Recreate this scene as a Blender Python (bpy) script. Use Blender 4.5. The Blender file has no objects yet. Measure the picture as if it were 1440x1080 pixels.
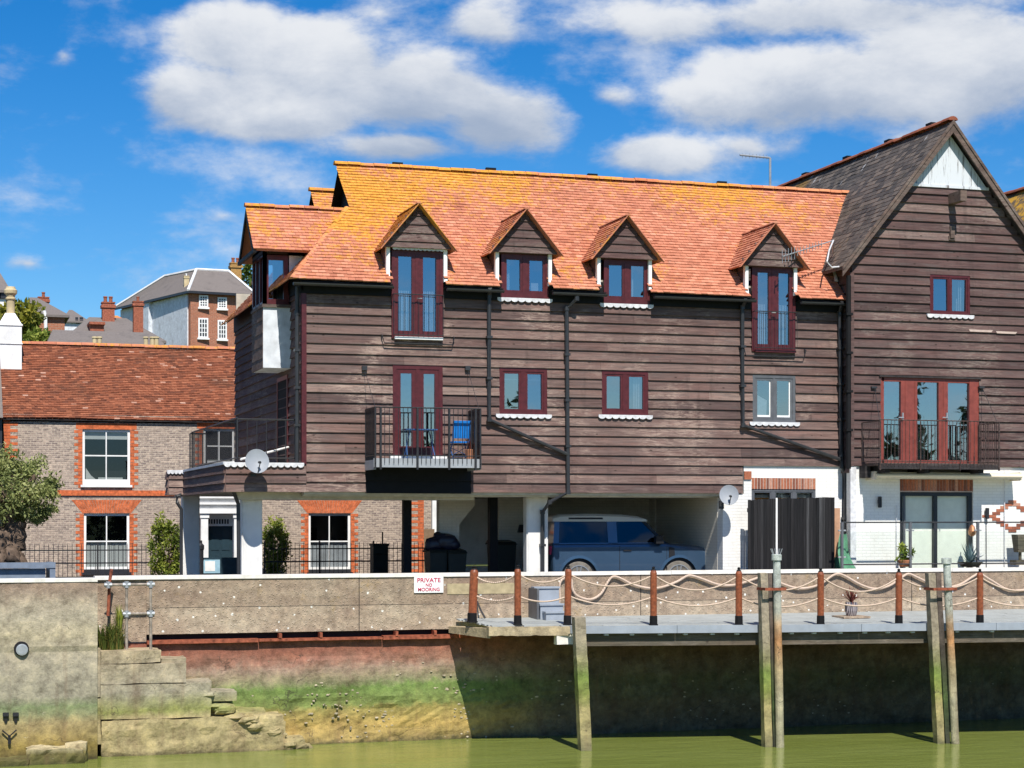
import bpy, math, random
from mathutils import Vector, Matrix, noise
random.seed(7)
R = math.radians
scene = bpy.context.scene
col = scene.collection

# ------------------------------------------------------------------ camera frame
F, TH, EYE, VH = 2590.0, R(17.2), 1.9, 727.0
S_, C_ = math.sin(TH), math.cos(TH)
def tt(u, Y): return Y / (F * C_ - (u - 720) * S_)
def X(u, Y): return tt(u, Y) * (F * S_ + (u - 720) * C_)
def Z(u, v, Y): return EYE + (VH - v) * tt(u, Y)
def P(u, v, Y): return Vector((X(u, Y), Y, Z(u, v, Y)))

# ------------------------------------------------------------------ mesh builder
OFF = {}
class MB:
    def __init__(s):
        s.v = []; s.f = []; s.t = []; s.m = []
    def add(s, verts, faces, tone=.5, mi=0):
        b = len(s.v); s.v += [tuple(p) for p in verts]
        for f in faces:
            s.f.append([b + i for i in f]); s.t.append(tone); s.m.append(mi)
    def quad(s, a, b, c, d, tone=.5, mi=0): s.add([a, b, c, d], [(0, 1, 2, 3)], tone, mi)
    def box(s, x0, x1, y0, y1, z0, z1, tone=.5, mi=0):
        if x0 > x1: x0, x1 = x1, x0
        if y0 > y1: y0, y1 = y1, y0
        if z0 > z1: z0, z1 = z1, z0
        s.add([(x0,y0,z0),(x1,y0,z0),(x1,y1,z0),(x0,y1,z0),(x0,y0,z1),(x1,y0,z1),(x1,y1,z1),(x0,y1,z1)],
              [(0,3,2,1),(4,5,6,7),(0,1,5,4),(1,2,6,5),(2,3,7,6),(3,0,4,7)], tone, mi)
    def hexa(s, p, tone=.5, mi=0):   # 8 points, bottom ring then top ring
        s.add(p, [(0,3,2,1),(4,5,6,7),(0,1,5,4),(1,2,6,5),(2,3,7,6),(3,0,4,7)], tone, mi)
    def prism(s, poly, d, tone=.5, mi=0):  # poly: list of Vectors, d: extrusion vector
        n = len(poly); d = Vector(d)
        vs = [Vector(p) for p in poly] + [Vector(p) + d for p in poly]
        fs = [tuple(range(n))[::-1], tuple(range(n, 2*n))] + [(i, (i+1) % n, n + (i+1) % n, n + i) for i in range(n)]
        s.add(vs, fs, tone, mi)
    def tube(s, path, r, n=8, tone=.5, mi=0, cap=True):
        path = [Vector(p) for p in path]; b = len(s.v); k = len(path)
        rs = r if isinstance(r, (list, tuple)) else [r] * k
        up = Vector((0.13, .21, .97))
        for i, p in enumerate(path):
            a = path[max(0, i-1)]; c = path[min(k-1, i+1)]
            d = (c - a).normalized()
            e = d.cross(up)
            if e.length < .2: e = d.cross(Vector((1, 0, 0)))
            e.normalize(); g = d.cross(e)
            for j in range(n):
                q = 2 * math.pi * j / n
                s.v.append(tuple(p + (e * math.cos(q) + g * math.sin(q)) * rs[i]))
        for i in range(k-1):
            for j in range(n):
                s.f.append([b+i*n+j, b+i*n+(j+1)%n, b+(i+1)*n+(j+1)%n, b+(i+1)*n+j]); s.t.append(tone); s.m.append(mi)
        if cap:
            s.f.append([b+j for j in range(n)][::-1]); s.t.append(tone); s.m.append(mi)
            s.f.append([b+(k-1)*n+j for j in range(n)]); s.t.append(tone); s.m.append(mi)
    def lathe(s, c, prof, n=16, tone=.5, mi=0, axis='z'):
        c = Vector(c); b = len(s.v); k = len(prof)
        for (r, h) in prof:
            for j in range(n):
                q = 2*math.pi*j/n
                if axis == 'z': p = Vector((r*math.cos(q), r*math.sin(q), h))
                elif axis == 'y': p = Vector((r*math.cos(q), h, r*math.sin(q)))
                else: p = Vector((h, r*math.cos(q), r*math.sin(q)))
                s.v.append(tuple(c + p))
        for i in range(k-1):
            for j in range(n):
                s.f.append([b+i*n+j, b+i*n+(j+1)%n, b+(i+1)*n+(j+1)%n, b+(i+1)*n+j]); s.t.append(tone); s.m.append(mi)
        s.f.append([b+j for j in range(n)][::-1]); s.t.append(tone); s.m.append(mi)
        s.f.append([b+(k-1)*n+j for j in range(n)]); s.t.append(tone); s.m.append(mi)
    def build(s, name, mats, parent=None, smooth=False, label=None, cat=None, group=None, kind=None, fixn=True):
        if not isinstance(mats, (list, tuple)): mats = [mats]
        if parent is not None: off = OFF[parent.name]
        else:
            xs = [p[0] for p in s.v]; ys = [p[1] for p in s.v]; zs = [p[2] for p in s.v]
            off = Vector(((min(xs)+max(xs))/2, (min(ys)+max(ys))/2, min(zs)))
        me = bpy.data.meshes.new(name)
        me.from_pydata([(p[0]-off.x, p[1]-off.y, p[2]-off.z) for p in s.v], [], s.f)
        for m in mats: me.materials.append(m)
        me.polygons.foreach_set('material_index', s.m)
        at = me.attributes.new('tone', 'FLOAT', 'FACE'); at.data.foreach_set('value', s.t)
        if smooth: me.polygons.foreach_set('use_smooth', [True]*len(s.f))
        me.update()
        o = bpy.data.objects.new(name, me); col.objects.link(o)
        OFF[o.name] = off
        if parent is not None: o.parent = parent
        else: o.location = off
        if label: tag(o, label, cat, group, kind)
        elif kind: o['kind'] = kind
        return o
def tag(o, label=None, cat=None, group=None, kind=None):
    if label: o['label'] = label
    if cat: o['category'] = cat
    if group: o['group'] = group
    if kind: o['kind'] = kind
def thing(name, loc, label, cat, group=None):
    o = bpy.data.objects.new(name, None); col.objects.link(o)
    o.location = loc; o.empty_display_size = .2; OFF[o.name] = Vector(loc)
    tag(o, label, cat, group); return o

# ------------------------------------------------------------------ material helpers
class G:
    def __init__(s, name):
        s.mat = bpy.data.materials.new(name); s.mat.use_nodes = True
        s.nt = s.mat.node_tree; s.nt.nodes.clear()
        s.out = s.nt.nodes.new('ShaderNodeOutputMaterial')
        s.b = s.nt.nodes.new('ShaderNodeBsdfPrincipled')
        s.nt.links.new(s.b.outputs[0], s.out.inputs[0])
        s.geo = None
    def n(s, t): return s.nt.nodes.new(t)
    def put(s, inp, val):
        if isinstance(val, bpy.types.NodeSocket): s.nt.links.new(val, inp)
        elif isinstance(val, (tuple, list)) and len(val) == 3 and inp.type == 'RGBA': inp.default_value = (*val, 1)
        else: inp.default_value = val
    def pos(s, scale=None):
        if s.geo is None: s.geo = s.n('ShaderNodeNewGeometry')
        o = s.geo.outputs['Position']
        if scale is None: return o
        m = s.n('ShaderNodeVectorMath'); m.operation = 'MULTIPLY'
        s.put(m.inputs[0], o); m.inputs[1].default_value = scale
        return m.outputs[0]
    def xyz(s):
        q = s.n('ShaderNodeSeparateXYZ'); s.put(q.inputs[0], s.pos()); return q.outputs
    def noise(s, scale, vec=None, detail=4, rough=.55, dist=0):
        q = s.n('ShaderNodeTexNoise'); s.put(q.inputs['Vector'], vec if vec is not None else s.pos())
        q.inputs['Scale'].default_value = scale; q.inputs['Detail'].default_value = detail
        q.inputs['Roughness'].default_value = rough; q.inputs['Distortion'].default_value = dist
        return q.outputs[0]
    def voro(s, scale, vec=None, out='Distance', rnd=1):
        q = s.n('ShaderNodeTexVoronoi'); s.put(q.inputs['Vector'], vec if vec is not None else s.pos())
        q.inputs['Scale'].default_value = scale; q.inputs['Randomness'].default_value = rnd
        return q.outputs[out]
    def m(s, op, a, b=0, c=0, clamp=False):
        q = s.n('ShaderNodeMath'); q.operation = op; q.use_clamp = clamp
        s.put(q.inputs[0], a); s.put(q.inputs[1], b); s.put(q.inputs[2], c); return q.outputs[0]
    def rng(s, x, a, b, lo=0, hi=1, smooth=True):
        q = s.n('ShaderNodeMapRange'); q.interpolation_type = 'SMOOTHSTEP' if smooth else 'LINEAR'
        s.put(q.inputs[0], x); q.inputs[1].default_value = a; q.inputs[2].default_value = b
        q.inputs[3].default_value = lo; q.inputs[4].default_value = hi; return q.outputs[0]
    def ramp(s, x, stops):
        q = s.n('ShaderNodeValToRGB'); s.put(q.inputs[0], x); e = q.color_ramp.elements
        while len(e) < len(stops): e.new(.5)
        for i, (p, c) in enumerate(stops):
            e[i].position = p; e[i].color = (*c, 1) if len(c) == 3 else c
        return q.outputs[0]
    def mix(s, f, a, b, mode='MIX'):
        q = s.n('ShaderNodeMix'); q.data_type = 'RGBA'; q.blend_type = mode
        s.put(q.inputs[0], f); s.put(q.inputs[6], a); s.put(q.inputs[7], b); return q.outputs[2]
    def tone(s):
        q = s.n('ShaderNodeAttribute'); q.attribute_name = 'tone'; return q.outputs['Fac']
    def bump(s, h, strength=.3, dist=.02):
        q = s.n('ShaderNodeBump'); s.put(q.inputs['Height'], h)
        q.inputs['Strength'].default_value = strength; q.inputs['Distance'].default_value = dist
        s.nt.links.new(q.outputs[0], s.b.inputs['Normal'])
    def fin(s, color, rough=.8, spec=.3, metal=0, **k):
        s.put(s.b.inputs['Base Color'], color); s.put(s.b.inputs['Roughness'], rough)
        s.b.inputs['Specular IOR Level'].default_value = spec; s.put(s.b.inputs['Metallic'], metal)
        for a, b in k.items(): s.put(s.b.inputs[a.replace('_', ' ')], b)
        return s.mat

def plain(name, c, rough=.6, spec=.3, metal=0, var=.15, scale=6, dirt=0, bump=0):
    g = G(name); nz = g.noise(scale, detail=5)
    c0 = tuple(x*(1-var) for x in c); c1 = tuple(min(1, x*(1+var)) for x in c)
    cc = g.ramp(nz, [(.3, c0), (.7, c1)])
    if dirt: cc = g.mix(g.m('MULTIPLY', g.rng(g.noise(1.7, g.pos((1, 1, .5)), 6, .65), .48, .75), dirt), cc, (.12, .10, .075))
    if bump: g.bump(g.noise(40, detail=4), bump, .01)
    return g.fin(cc, rough, spec, metal)

def timber(name, stops, bleach, grainscale=(1.3, 1.3, 26), bl=(.45, .66), bcol=(.34, .28, .235)):
    g = G(name); t = g.tone()
    base = g.ramp(t, stops)
    gr = g.noise(1.0, g.pos(grainscale), 6, .7, .6)
    cc = g.mix(.85, base, g.ramp(gr, [(.25, (.34, .32, .32)), (.5, (.95, .95, .95)), (.75, (1.65, 1.6, 1.55))]), 'MULTIPLY')
    cc = g.mix(g.m('MULTIPLY', g.rng(g.noise(1, g.pos((.8, .8, 7)), 4, .6), .45, .65), .45), cc, g.mix(1, cc, (1.16, .93, .88), 'MULTIPLY'))
    cc = g.mix(g.m('MULTIPLY', g.rng(g.noise(1, g.pos((1.1, 1.1, 9.1)), 4, .6), .52, .7), .4), cc, (.115, .10, .095))
    big = g.noise(.55, g.pos((1, 1, 1.6)), 5, .65, .3)
    bt = g.m('ADD', g.rng(big, bl[0], bl[1]), g.m('MULTIPLY', g.rng(t, .72, 1), .55), clamp=True)
    fine = g.rng(g.noise(1.0, g.pos((2.2, 2.2, 15)), 6, .75, 1.4), .43, .60)
    cc = g.mix(g.m('MULTIPLY', g.m('MULTIPLY', bt, fine), bleach), cc, bcol)
    kn = g.voro(1.0, g.pos((2.3, 2.3, 4.4)))
    cc = g.mix(g.rng(kn, .05, .11, .75, 0), cc, (.028, .018, .014))
    st = g.rng(g.noise(1.0, g.pos((5, 5, .5)), 5, .6), .55, .75)
    cc = g.mix(g.m('MULTIPLY', st, .35), cc, (.03, .022, .02))
    g.bump(g.m('ADD', gr, g.noise(60, g.pos((1, 1, 5)), 3)), .5, .012)
    return g.fin(cc, .85, .25)

def tilemat(name, stops, lichen=None, spots=.5, rough=.85, dark=(.10, .055, .04), darkamt=.5, pale=(.55, .42, .36)):
    g = G(name); t = g.tone()
    cc = g.ramp(t, stops)
    nz = g.noise(9, detail=5, rough=.7)
    cc = g.mix(.55, cc, g.ramp(nz, [(.25, (.55, .52, .5)), (.5, (1, 1, 1)), (.8, (1.35, 1.32, 1.3))]), 'MULTIPLY')
    dk = g.rng(g.noise(.75, detail=6, rough=.7), .52, .72)
    cc = g.mix(g.m('MULTIPLY', dk, darkamt), cc, dark)
    pl = g.rng(g.noise(2.6, detail=7, rough=.8), .60, .70)
    cc = g.mix(g.m('MULTIPLY', pl, spots), cc, pale)
    if lichen: cc = lichen(g, cc)
    g.bump(g.noise(35, detail=4), .4, .01)
    return g.fin(cc, rough, .2)

def main_lichen(g, cc):
    x, y, z = g.xyz()
    # lichen grows thickest on the old tiles towards the ridge and the west end
    w = g.m('ADD', g.m('MULTIPLY', g.rng(z, 8.3, 10.6), .20), g.m('MULTIPLY', g.rng(x, 9.5, 19.5, 1, 0, False), .20))
    n1 = g.m('ADD', g.noise(.45, g.pos((1, 1, 1.2)), 3, .5), w)
    n2 = g.noise(7, detail=7, rough=.8)
    f = g.m('ADD', g.m('MULTIPLY', g.m('SUBTRACT', n1, .715), 3.2), g.m('MULTIPLY', g.m('SUBTRACT', n2, .5), 4.0))
    f = g.rng(f, -.1, .5)
    lc = g.ramp(g.noise(13, detail=5), [(.3, (.46, .19, .022)), (.6, (.66, .33, .028)), (.8, (.70, .42, .12))])
    return g.mix(g.m('MULTIPLY', f, .8), cc, lc)
def slate_lichen(g, cc):
    x, y, z = g.xyz()
    n1 = g.m('ADD', g.noise(.5, detail=3), g.m('MULTIPLY', g.rng(y, 44, 51), .24))
    n2 = g.noise(8, detail=7, rough=.8)
    f = g.rng(g.m('ADD', g.m('MULTIPLY', g.m('SUBTRACT', n1, .68), 3), g.m('MULTIPLY', g.m('SUBTRACT', n2, .5), 2)), .0, .6)
    cc = g.mix(g.m('MULTIPLY', f, .6), cc, (.30, .17, .03))
    dr = g.m('MULTIPLY', g.rng(g.noise(1, g.pos((2.0, 3.2, .6)), 3, .5), .63, .70), g.rng(z, 9.9, 11.2))
    return g.mix(g.m('MULTIPLY', dr, .8), cc, (.42, .42, .42))
def gold_lichen(g, cc):
    n2 = g.noise(3, detail=7, rough=.75)
    return g.mix(g.rng(n2, .42, .56), cc, (.50, .28, .035))

def bricks(name, c1, c2, mortar, scale=1, paint=0, msize=.012, axis='x', bmp=.6):
    g = G(name); x, y, z = g.xyz()
    cb = g.n('ShaderNodeCombineXYZ'); g.put(cb.inputs[0], x if axis == 'x' else y); g.put(cb.inputs[1], z)
    q = g.n('ShaderNodeTexBrick'); g.put(q.inputs['Vector'], cb.outputs[0])
    q.inputs['Scale'].default_value = 1; q.inputs['Brick Width'].default_value = .225*scale
    q.inputs['Row Height'].default_value = .075*scale; q.inputs['Mortar Size'].default_value = msize
    q.inputs['Mortar Smooth'].default_value = .2; q.inputs['Bias'].default_value = 0
    q.inputs['Color1'].default_value = (*c1, 1); q.inputs['Color2'].default_value = (*c2, 1); q.inputs['Mortar'].default_value = (*mortar, 1)
    cc = q.outputs[0]
    nz = g.noise(12, detail=6, rough=.7)
    cc = g.mix(.9, cc, g.ramp(nz, [(.28, (.45, .42, .42)), (.5, (1, 1, 1)), (.72, (1.45, 1.42, 1.38))]), 'MULTIPLY')
    big = g.rng(g.noise(.7, detail=5), .4, .7)
    cc = g.mix(g.m('MULTIPLY', big, .25), cc, tuple(v*.55 for v in c1))
    h = g.m('ADD', g.m('MULTIPLY', q.outputs[1], -1), g.m('MULTIPLY', nz, .6))
    g.bump(h, bmp, .012)
    return g.fin(cc, .88, .2)

def whitebrick(name, c=(.80, .79, .76), grime=.25):
    g = G(name); x, y, z = g.xyz()
    cb = g.n('ShaderNodeCombineXYZ'); g.put(cb.inputs[0], g.m('ADD', x, y)); g.put(cb.inputs[1], z)
    q = g.n('ShaderNodeTexBrick'); g.put(q.inputs['Vector'], cb.outputs[0])
    q.inputs['Scale'].default_value = 1; q.inputs['Brick Width'].default_value = .225
    q.inputs['Row Height'].default_value = .075; q.inputs['Mortar Size'].default_value = .009; q.inputs['Mortar Smooth'].default_value = .6
    q.inputs['Color1'].default_value = (*c, 1); q.inputs['Color2'].default_value = (*[v*.95 for v in c], 1); q.inputs['Mortar'].default_value = (*[v*.86 for v in c], 1)
    cc = g.mix(g.m('MULTIPLY', g.rng(g.noise(1.4, g.pos((1, 1, .6)), 6, .7), .5, .75), grime), q.outputs[0], (.42, .38, .32))
    g.bump(g.m('ADD', g.m('MULTIPLY', q.outputs[1], -1), g.noise(30)), .35, .008)
    return g.fin(cc, .75, .3)

def glass(name, tint=(.80, .88, .97), refl=.42, tr=(.55, .6, .62)):
    g = G(name); nt = g.nt
    gl = g.n('ShaderNodeBsdfGlossy'); gl.inputs['Roughness'].default_value = .01; gl.inputs['Color'].default_value = (*tint, 1)
    tb = g.n('ShaderNodeBsdfTransparent'); tb.inputs['Color'].default_value = (*tr, 1)
    mx = g.n('ShaderNodeMixShader'); mx.inputs[0].default_value = refl
    nt.links.new(tb.outputs[0], mx.inputs[1]); nt.links.new(gl.outputs[0], mx.inputs[2]); nt.links.new(mx.outputs[0], g.out.inputs[0])
    bp = g.n('ShaderNodeBump'); bp.inputs['Strength'].default_value = .04; bp.inputs['Distance'].default_value = .02
    g.put(bp.inputs['Height'], g.noise(1.6, detail=1)); nt.links.new(bp.outputs[0], gl.inputs['Normal'])
    nt.nodes.remove(g.b)
    return g.mat

def concrete(name, top=True):
    g = G(name); x, y, z = g.xyz()
    n1 = g.noise(.6, g.pos((1, 1, 1.6)), 6, .7); n2 = g.noise(6, detail=7, rough=.75)
    cc = g.ramp(n1, [(.3, (.27, .195, .145)), (.5, (.365, .285, .21)), (.7, (.45, .375, .28))])
    cc = g.mix(.75, cc, g.ramp(n2, [(.30, (.42, .39, .37)), (.5, (1, 1, 1)), (.70, (1.6, 1.56, 1.48))]), 'MULTIPLY')
    ag = g.rng(g.voro(17), .16, .34, 1, 0)                              # exposed pebbles
    cc = g.mix(g.m('MULTIPLY', ag, g.rng(g.noise(2.2, detail=4), .42, .62, .05, .5)), cc, (.52, .45, .35))
    cc = g.mix(g.rng(g.m('ADD', z, g.m('MULTIPLY', g.noise(3), .06)), -.05, .02, .0, .8), cc, g.mix(1, cc, (.78, .75, .74), 'MULTIPLY'))
    lc = g.rng(g.noise(1.6, detail=7, rough=.75), .56, .70)
    cc = g.mix(g.m('MULTIPLY', lc, .45), cc, (.38, .25, .085))
    dk = g.rng(g.noise(1, g.pos((1.4, 1, .35)), 5, .65), .54, .74)
    cc = g.mix(g.m('MULTIPLY', dk, .55), cc, (.085, .062, .05))
    cb = g.n('ShaderNodeCombineXYZ'); g.put(cb.inputs[0], x); g.put(cb.inputs[1], z)
    vd = g.n('ShaderNodeTexVoronoi'); vd.voronoi_dimensions = '2D'; g.put(vd.inputs['Vector'], cb.outputs[0]); vd.inputs['Scale'].default_value = 2.4
    sp = g.rng(g.m('ADD', vd.outputs['Distance'], g.m('MULTIPLY', g.noise(11, detail=5), .16)), .115, .15, 1, 0)
    cs = g.n('ShaderNodeSeparateColor'); g.put(cs.inputs[0], vd.outputs['Color'])
    cc = g.mix(g.m('MULTIPLY', sp, g.rng(cs.outputs[0], .35, .4)), cc, (.78, .76, .70))
    g.bump(g.m('ADD', n2, g.m('MULTIPLY', ag, .4)), .7, .04)
    return g.fin(cc, .9, .2)

def tidal(name, stops, z0=-3.1, z1=-.6, amp=.22, shady=False):
    """tide-stained masonry: weed and silt lie in levels above the water"""
    g = G(name); x, y, z = g.xyz()
    wz = g.m('ADD', z, g.m('MULTIPLY', g.m('SUBTRACT', g.noise(.8, g.pos((.6, .6, 1)), 8, .75, .4), .5), amp*1.8))
    wz = g.m('ADD', wz, g.m('MULTIPLY', g.m('SUBTRACT', g.noise(4.5, detail=8, rough=.8), .5), amp*2.0))
    lv = g.rng(wz, z0, z1, 0, 1, False)
    cc = g.ramp(lv, stops)
    if shady:   # deck shade put into the colour: weed fades to a dark brown tone
        deck_shade = g.ramp(g.noise(1.1, detail=7, rough=.75), [(.3, (.05, .034, .025)), (.5, (.085, .068, .048)), (.72, (.15, .135, .10))])
        cc = g.mix(g.rng(g.m('ADD', x, g.noise(1.2)), 11.6, 14.5, 0, .82), cc, deck_shade)
    n2 = g.noise(3.2, detail=8, rough=.78)
    cc = g.mix(.95, cc, g.ramp(n2, [(.30, (.36, .34, .32)), (.5, (1, 1, 1)), (.70, (1.65, 1.6, 1.5))]), 'MULTIPLY')
    st = g.rng(g.noise(1, g.pos((3.4, 3.4, .28)), 5, .65), .50, .72)
    cc = g.mix(g.m('MULTIPLY', st, .35), cc, (.14, .075, .045))
    sh = g.rng(g.noise(5.5, g.pos((1, 1, 1.5)), 6, .8, 1.5), .64, .70)
    cc = g.mix(g.m('MULTIPLY', sh, .7), cc, (.56, .50, .38))
    ck = g.n('ShaderNodeTexVoronoi'); ck.feature = 'DISTANCE_TO_EDGE'; ck.inputs['Scale'].default_value = .9; wv = g.n('ShaderNodeVectorMath'); wv.operation = 'ADD'; g.put(wv.inputs[0], g.pos((.6, .6, 1.4))); wn_ = g.n('ShaderNodeTexNoise'); wn_.inputs['Scale'].default_value = 1.8; wn_.inputs['Detail'].default_value = 5; g.put(wv.inputs[1], wn_.outputs[1]); g.put(wn_.inputs['Vector'], g.pos()); g.put(ck.inputs['Vector'], wv.outputs[0])
    cc = g.mix(g.m('MULTIPLY', g.rng(ck.outputs[0], .0, .012, .75, 0), g.rng(g.noise(.9), .52, .6)), cc, (.05, .04, .03))
    g.bump(n2, .8, .05)
    return g.fin(cc, .82, .3)
# ------------------------------------------------------------------ materials
M = {}
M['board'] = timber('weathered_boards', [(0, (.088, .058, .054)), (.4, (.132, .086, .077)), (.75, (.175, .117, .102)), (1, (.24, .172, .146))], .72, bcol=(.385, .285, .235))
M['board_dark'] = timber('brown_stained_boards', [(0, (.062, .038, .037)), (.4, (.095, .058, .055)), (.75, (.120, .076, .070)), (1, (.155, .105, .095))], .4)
M['board_black'] = timber('black_boards', [(0, (.018, .017, .018)), (1, (.045, .04, .042))], .15, (10, 10, 1.2))
M['verge'] = timber('grey_brown_trim', [(0, (.10, .07, .06)), (1, (.16, .12, .10))], .4, (3, 3, 8))
g = G('black_upright_boards'); M['fence_black'] = g.fin(g.mix(.8, g.ramp(g.tone(), [(0, (.007, .007, .008)), (.8, (.018, .017, .018)), (1, (.05, .05, .052))]), g.ramp(g.noise(1, g.pos((30, 30, 1)), 5, .7), [(.3, (.5, .5, .5)), (.5, (1, 1, 1)), (.72, (2.2, 2.2, 2.2))]), 'MULTIPLY'), .7, .2)
M['tile'] = tilemat('orange_clay_tiles', [(0, (.40, .145, .085)), (.3, (.48, .183, .108)), (.7, (.52, .205, .122)), (1, (.58, .255, .16))], main_lichen, .45, darkamt=.28, dark=(.26, .11, .07))
M['tile_old'] = tilemat('old_red_brown_tiles', [(0, (.16, .06, .036)), (.3, (.23, .08, .043)), (.7, (.29, .10, .052)), (.97, (.33, .125, .067)), (1, (.50, .30, .22))], None, .06, darkamt=.6, dark=(.10, .05, .032))
M['ridge'] = tilemat('orange_ridge_tiles', [(0, (.50, .17, .08)), (1, (.64, .27, .13))], main_lichen, .3, darkamt=.25)
M['slate'] = tilemat('dark_slates', [(0, (.06, .054, .05)), (.5, (.105, .09, .078)), (1, (.165, .135, .11))], slate_lichen, .15, .7, dark=(.05, .045, .03), darkamt=.6, pale=(.25, .24, .22))
M['slate_gold'] = tilemat('lichen_covered_slates', [(0, (.06, .05, .04)), (1, (.14, .11, .08))], gold_lichen, .1)
M['slate_far'] = tilemat('grey_far_slates', [(0, (.15, .13, .12)), (1, (.20, .175, .16))], None, .15, dark=(.09, .08, .075))
M['ridge_red'] = tilemat('red_ridge_tiles', [(0, (.24, .075, .045)), (1, (.36, .13, .07))], None, .1)
M['frame'] = plain('maroon_paint', (.078, .014, .017), .4, .4, var=.25, scale=9)
M['frame_red'] = plain('brick_red_paint', (.21, .05, .038), .4, .4, var=.2, scale=7)
M['frame_grey'] = plain('grey_paint', (.10, .105, .115), .45, .4)
M['frame_dark'] = plain('charcoal_frame', (.025, .027, .033), .4, .4)
M['white'] = plain('white_paint', (.78, .78, .77), .5, .35, var=.06, scale=3, dirt=.22)
M['lead'] = plain('whitened_lead', (.62, .62, .64), .6, .3, var=.2, scale=10, dirt=.3)
M['white_board'] = None
g = G('peeling_white_boards')
gr = g.noise(1, g.pos((13, 13, .9)), 6, .75)
cc = g.mix(g.rng(gr, .52, .66), (.60, .63, .66), (.13, .12, .115)); g.bump(gr, .4, .01); M['white_board'] = g.fin(cc, .75, .25)
M['panel_white'] = plain('white_weathered_panel', (.62, .65, .69), .6, .3, var=.18, scale=4, dirt=.35)
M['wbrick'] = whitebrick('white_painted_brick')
M['wbrick_cream'] = whitebrick('cream_painted_brick', (.74, .68, .58), .35)  # warm cream paint of the garage walls and back pillar
M['render'] = plain('white_pillar_render', (.76, .75, .72), .7, .3, var=.08, scale=2.5, dirt=.3, bump=.15)
M['redbrick'] = plain('red_brick', (.30, .10, .06), .85, .2, var=.45, scale=14, bump=.4)
g = G('lintel_bricks'); M['lbrick'] = g.fin(g.mix(.5, g.ramp(g.tone(), [(0, (.17, .075, .055)), (.4, (.34, .11, .06)), (.8, (.42, .16, .09)), (1, (.46, .24, .17))]), g.ramp(g.noise(20, detail=4), [(.3, (.5, .5, .5)), (.7, (1.4, 1.4, 1.4))]), 'MULTIPLY'), .88, .2)
M['mortar'] = plain('pale_lintel_mortar', (.46, .36, .31), .9, .1)
M['lintel'] = bricks('soldier_bricks', (.36, .12, .07), (.24, .09, .06), (.40, .35, .30), 1)
M['flint'] = bricks('grey_header_bricks', (.47, .37, .30), (.20, .155, .145), (.46, .39, .31), .8, msize=.011)
M['hillbrick'] = bricks('orange_far_bricks', (.40, .15, .085), (.33, .12, .07), (.38, .27, .2), 1.6)
M['black'] = plain('black_gloss_paint', (.010, .010, .011), .6, .15)
M['metal_black'] = plain('black_railing_paint', (.022, .022, .025), .45, .4, var=.4, scale=30)
M['rusty_rail'] = plain('rust_flecked_rail', (.06, .04, .035), .6, .3, var=.7, scale=24)
M['pipe'] = plain('dark_grey_pipe', (.03, .031, .034), .38, .45)
M['steel'] = plain('galvanised_steel', (.36, .38, .40), .45, .5, .35, var=.15, scale=12)
M['grey_fascia'] = plain('grey_fascia', (.30, .32, .35), .5, .4, var=.1)
M['glass'] = glass('window_glass', (.74, .80, .84), .44)
M['glass_dark'] = glass('house_glass', (.7, .8, .9), .07, (.62, .64, .64))
M['balus'] = glass('balustrade_glass', (.9, .95, .95), .025, (.95, .975, .965))
M['dark'] = plain('dark_interior', (.02, .02, .022), .9, .1)
M['room'] = plain('dim_room_wall', (.16, .14, .12), .9, .1)
M['blind'] = plain('white_blind', (.70, .72, .70), .8, .2, var=.05)
M['curtain'] = plain('pale_curtain', (.60, .62, .66), .9, .1, var=.15, scale=20)
M['soffit'] = plain('cream_soffit', (.50, .46, .38), .8, .2, var=.15, dirt=.3)
M['beam'] = timber('grey_beam', [(0, (.09, .08, .06)), (1, (.14, .12, .09))], .5)
M['dish'] = plain('grey_dish', (.27, .29, .32), .55, .35, var=.06)
M['quay'] = concrete('old_quay_concrete')
M['coping'] = plain('white_coping', (.75, .72, .66), .75, .25, var=.15, scale=5, dirt=.3, bump=.2)
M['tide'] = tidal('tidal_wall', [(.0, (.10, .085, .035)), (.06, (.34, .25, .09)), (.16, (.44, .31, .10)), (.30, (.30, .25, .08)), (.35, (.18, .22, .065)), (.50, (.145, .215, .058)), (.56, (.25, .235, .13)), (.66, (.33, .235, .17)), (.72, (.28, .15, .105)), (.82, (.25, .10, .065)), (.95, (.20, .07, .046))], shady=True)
M['tide_left'] = tidal('tidal_concrete', [(.0, (.09, .075, .03)), (.08, (.24, .18, .05)), (.22, (.34, .27, .13)), (.27, (.24, .25, .13)), (.31, (.19, .23, .11)), (.37, (.30, .275, .20)), (.60, (.34, .30, .225)), (.73, (.395, .34, .23)), (.83, (.40, .35, .26)), (.9, (.39, .33, .245)), (1, (.27, .20, .15))], -3.1, .45, .16)
M['step'] = tidal('step_stone', [(.0, (.12, .10, .05)), (.05, (.34, .28, .14)), (.35, (.40, .33, .17)), (.42, (.24, .25, .08)), (.50, (.28, .27, .14)), (.60, (.32, .29, .21)), (.8, (.35, .30, .21)), (1, (.38, .31, .20))], -3.1, -.9, .14)
M['tube'] = plain('weathered_tube', (.30, .255, .21), .65, .35, .15, var=.4, scale=9)
M['awning'] = plain('cream_awning', (.78, .68, .53), .7, .25, var=.06)
M['rust'] = plain('rusty_steel', (.26, .075, .04), .75, .25, var=.55, scale=9, bump=.4)
M['deck'] = plain('grey_deck_paint', (.34, .36, .35), .65, .3, var=.12, scale=3, dirt=.25)
M['deck_edge'] = plain('pale_grey_fascia_paint', (.30, .335, .385), .5, .35, var=.1, scale=4, dirt=.2)
M['post'] = plain('varnished_brown_post', (.235, .068, .028), .4, .4, var=.35, scale=18)
g = G('twisted_rope'); x, y, z = g.xyz()
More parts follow.
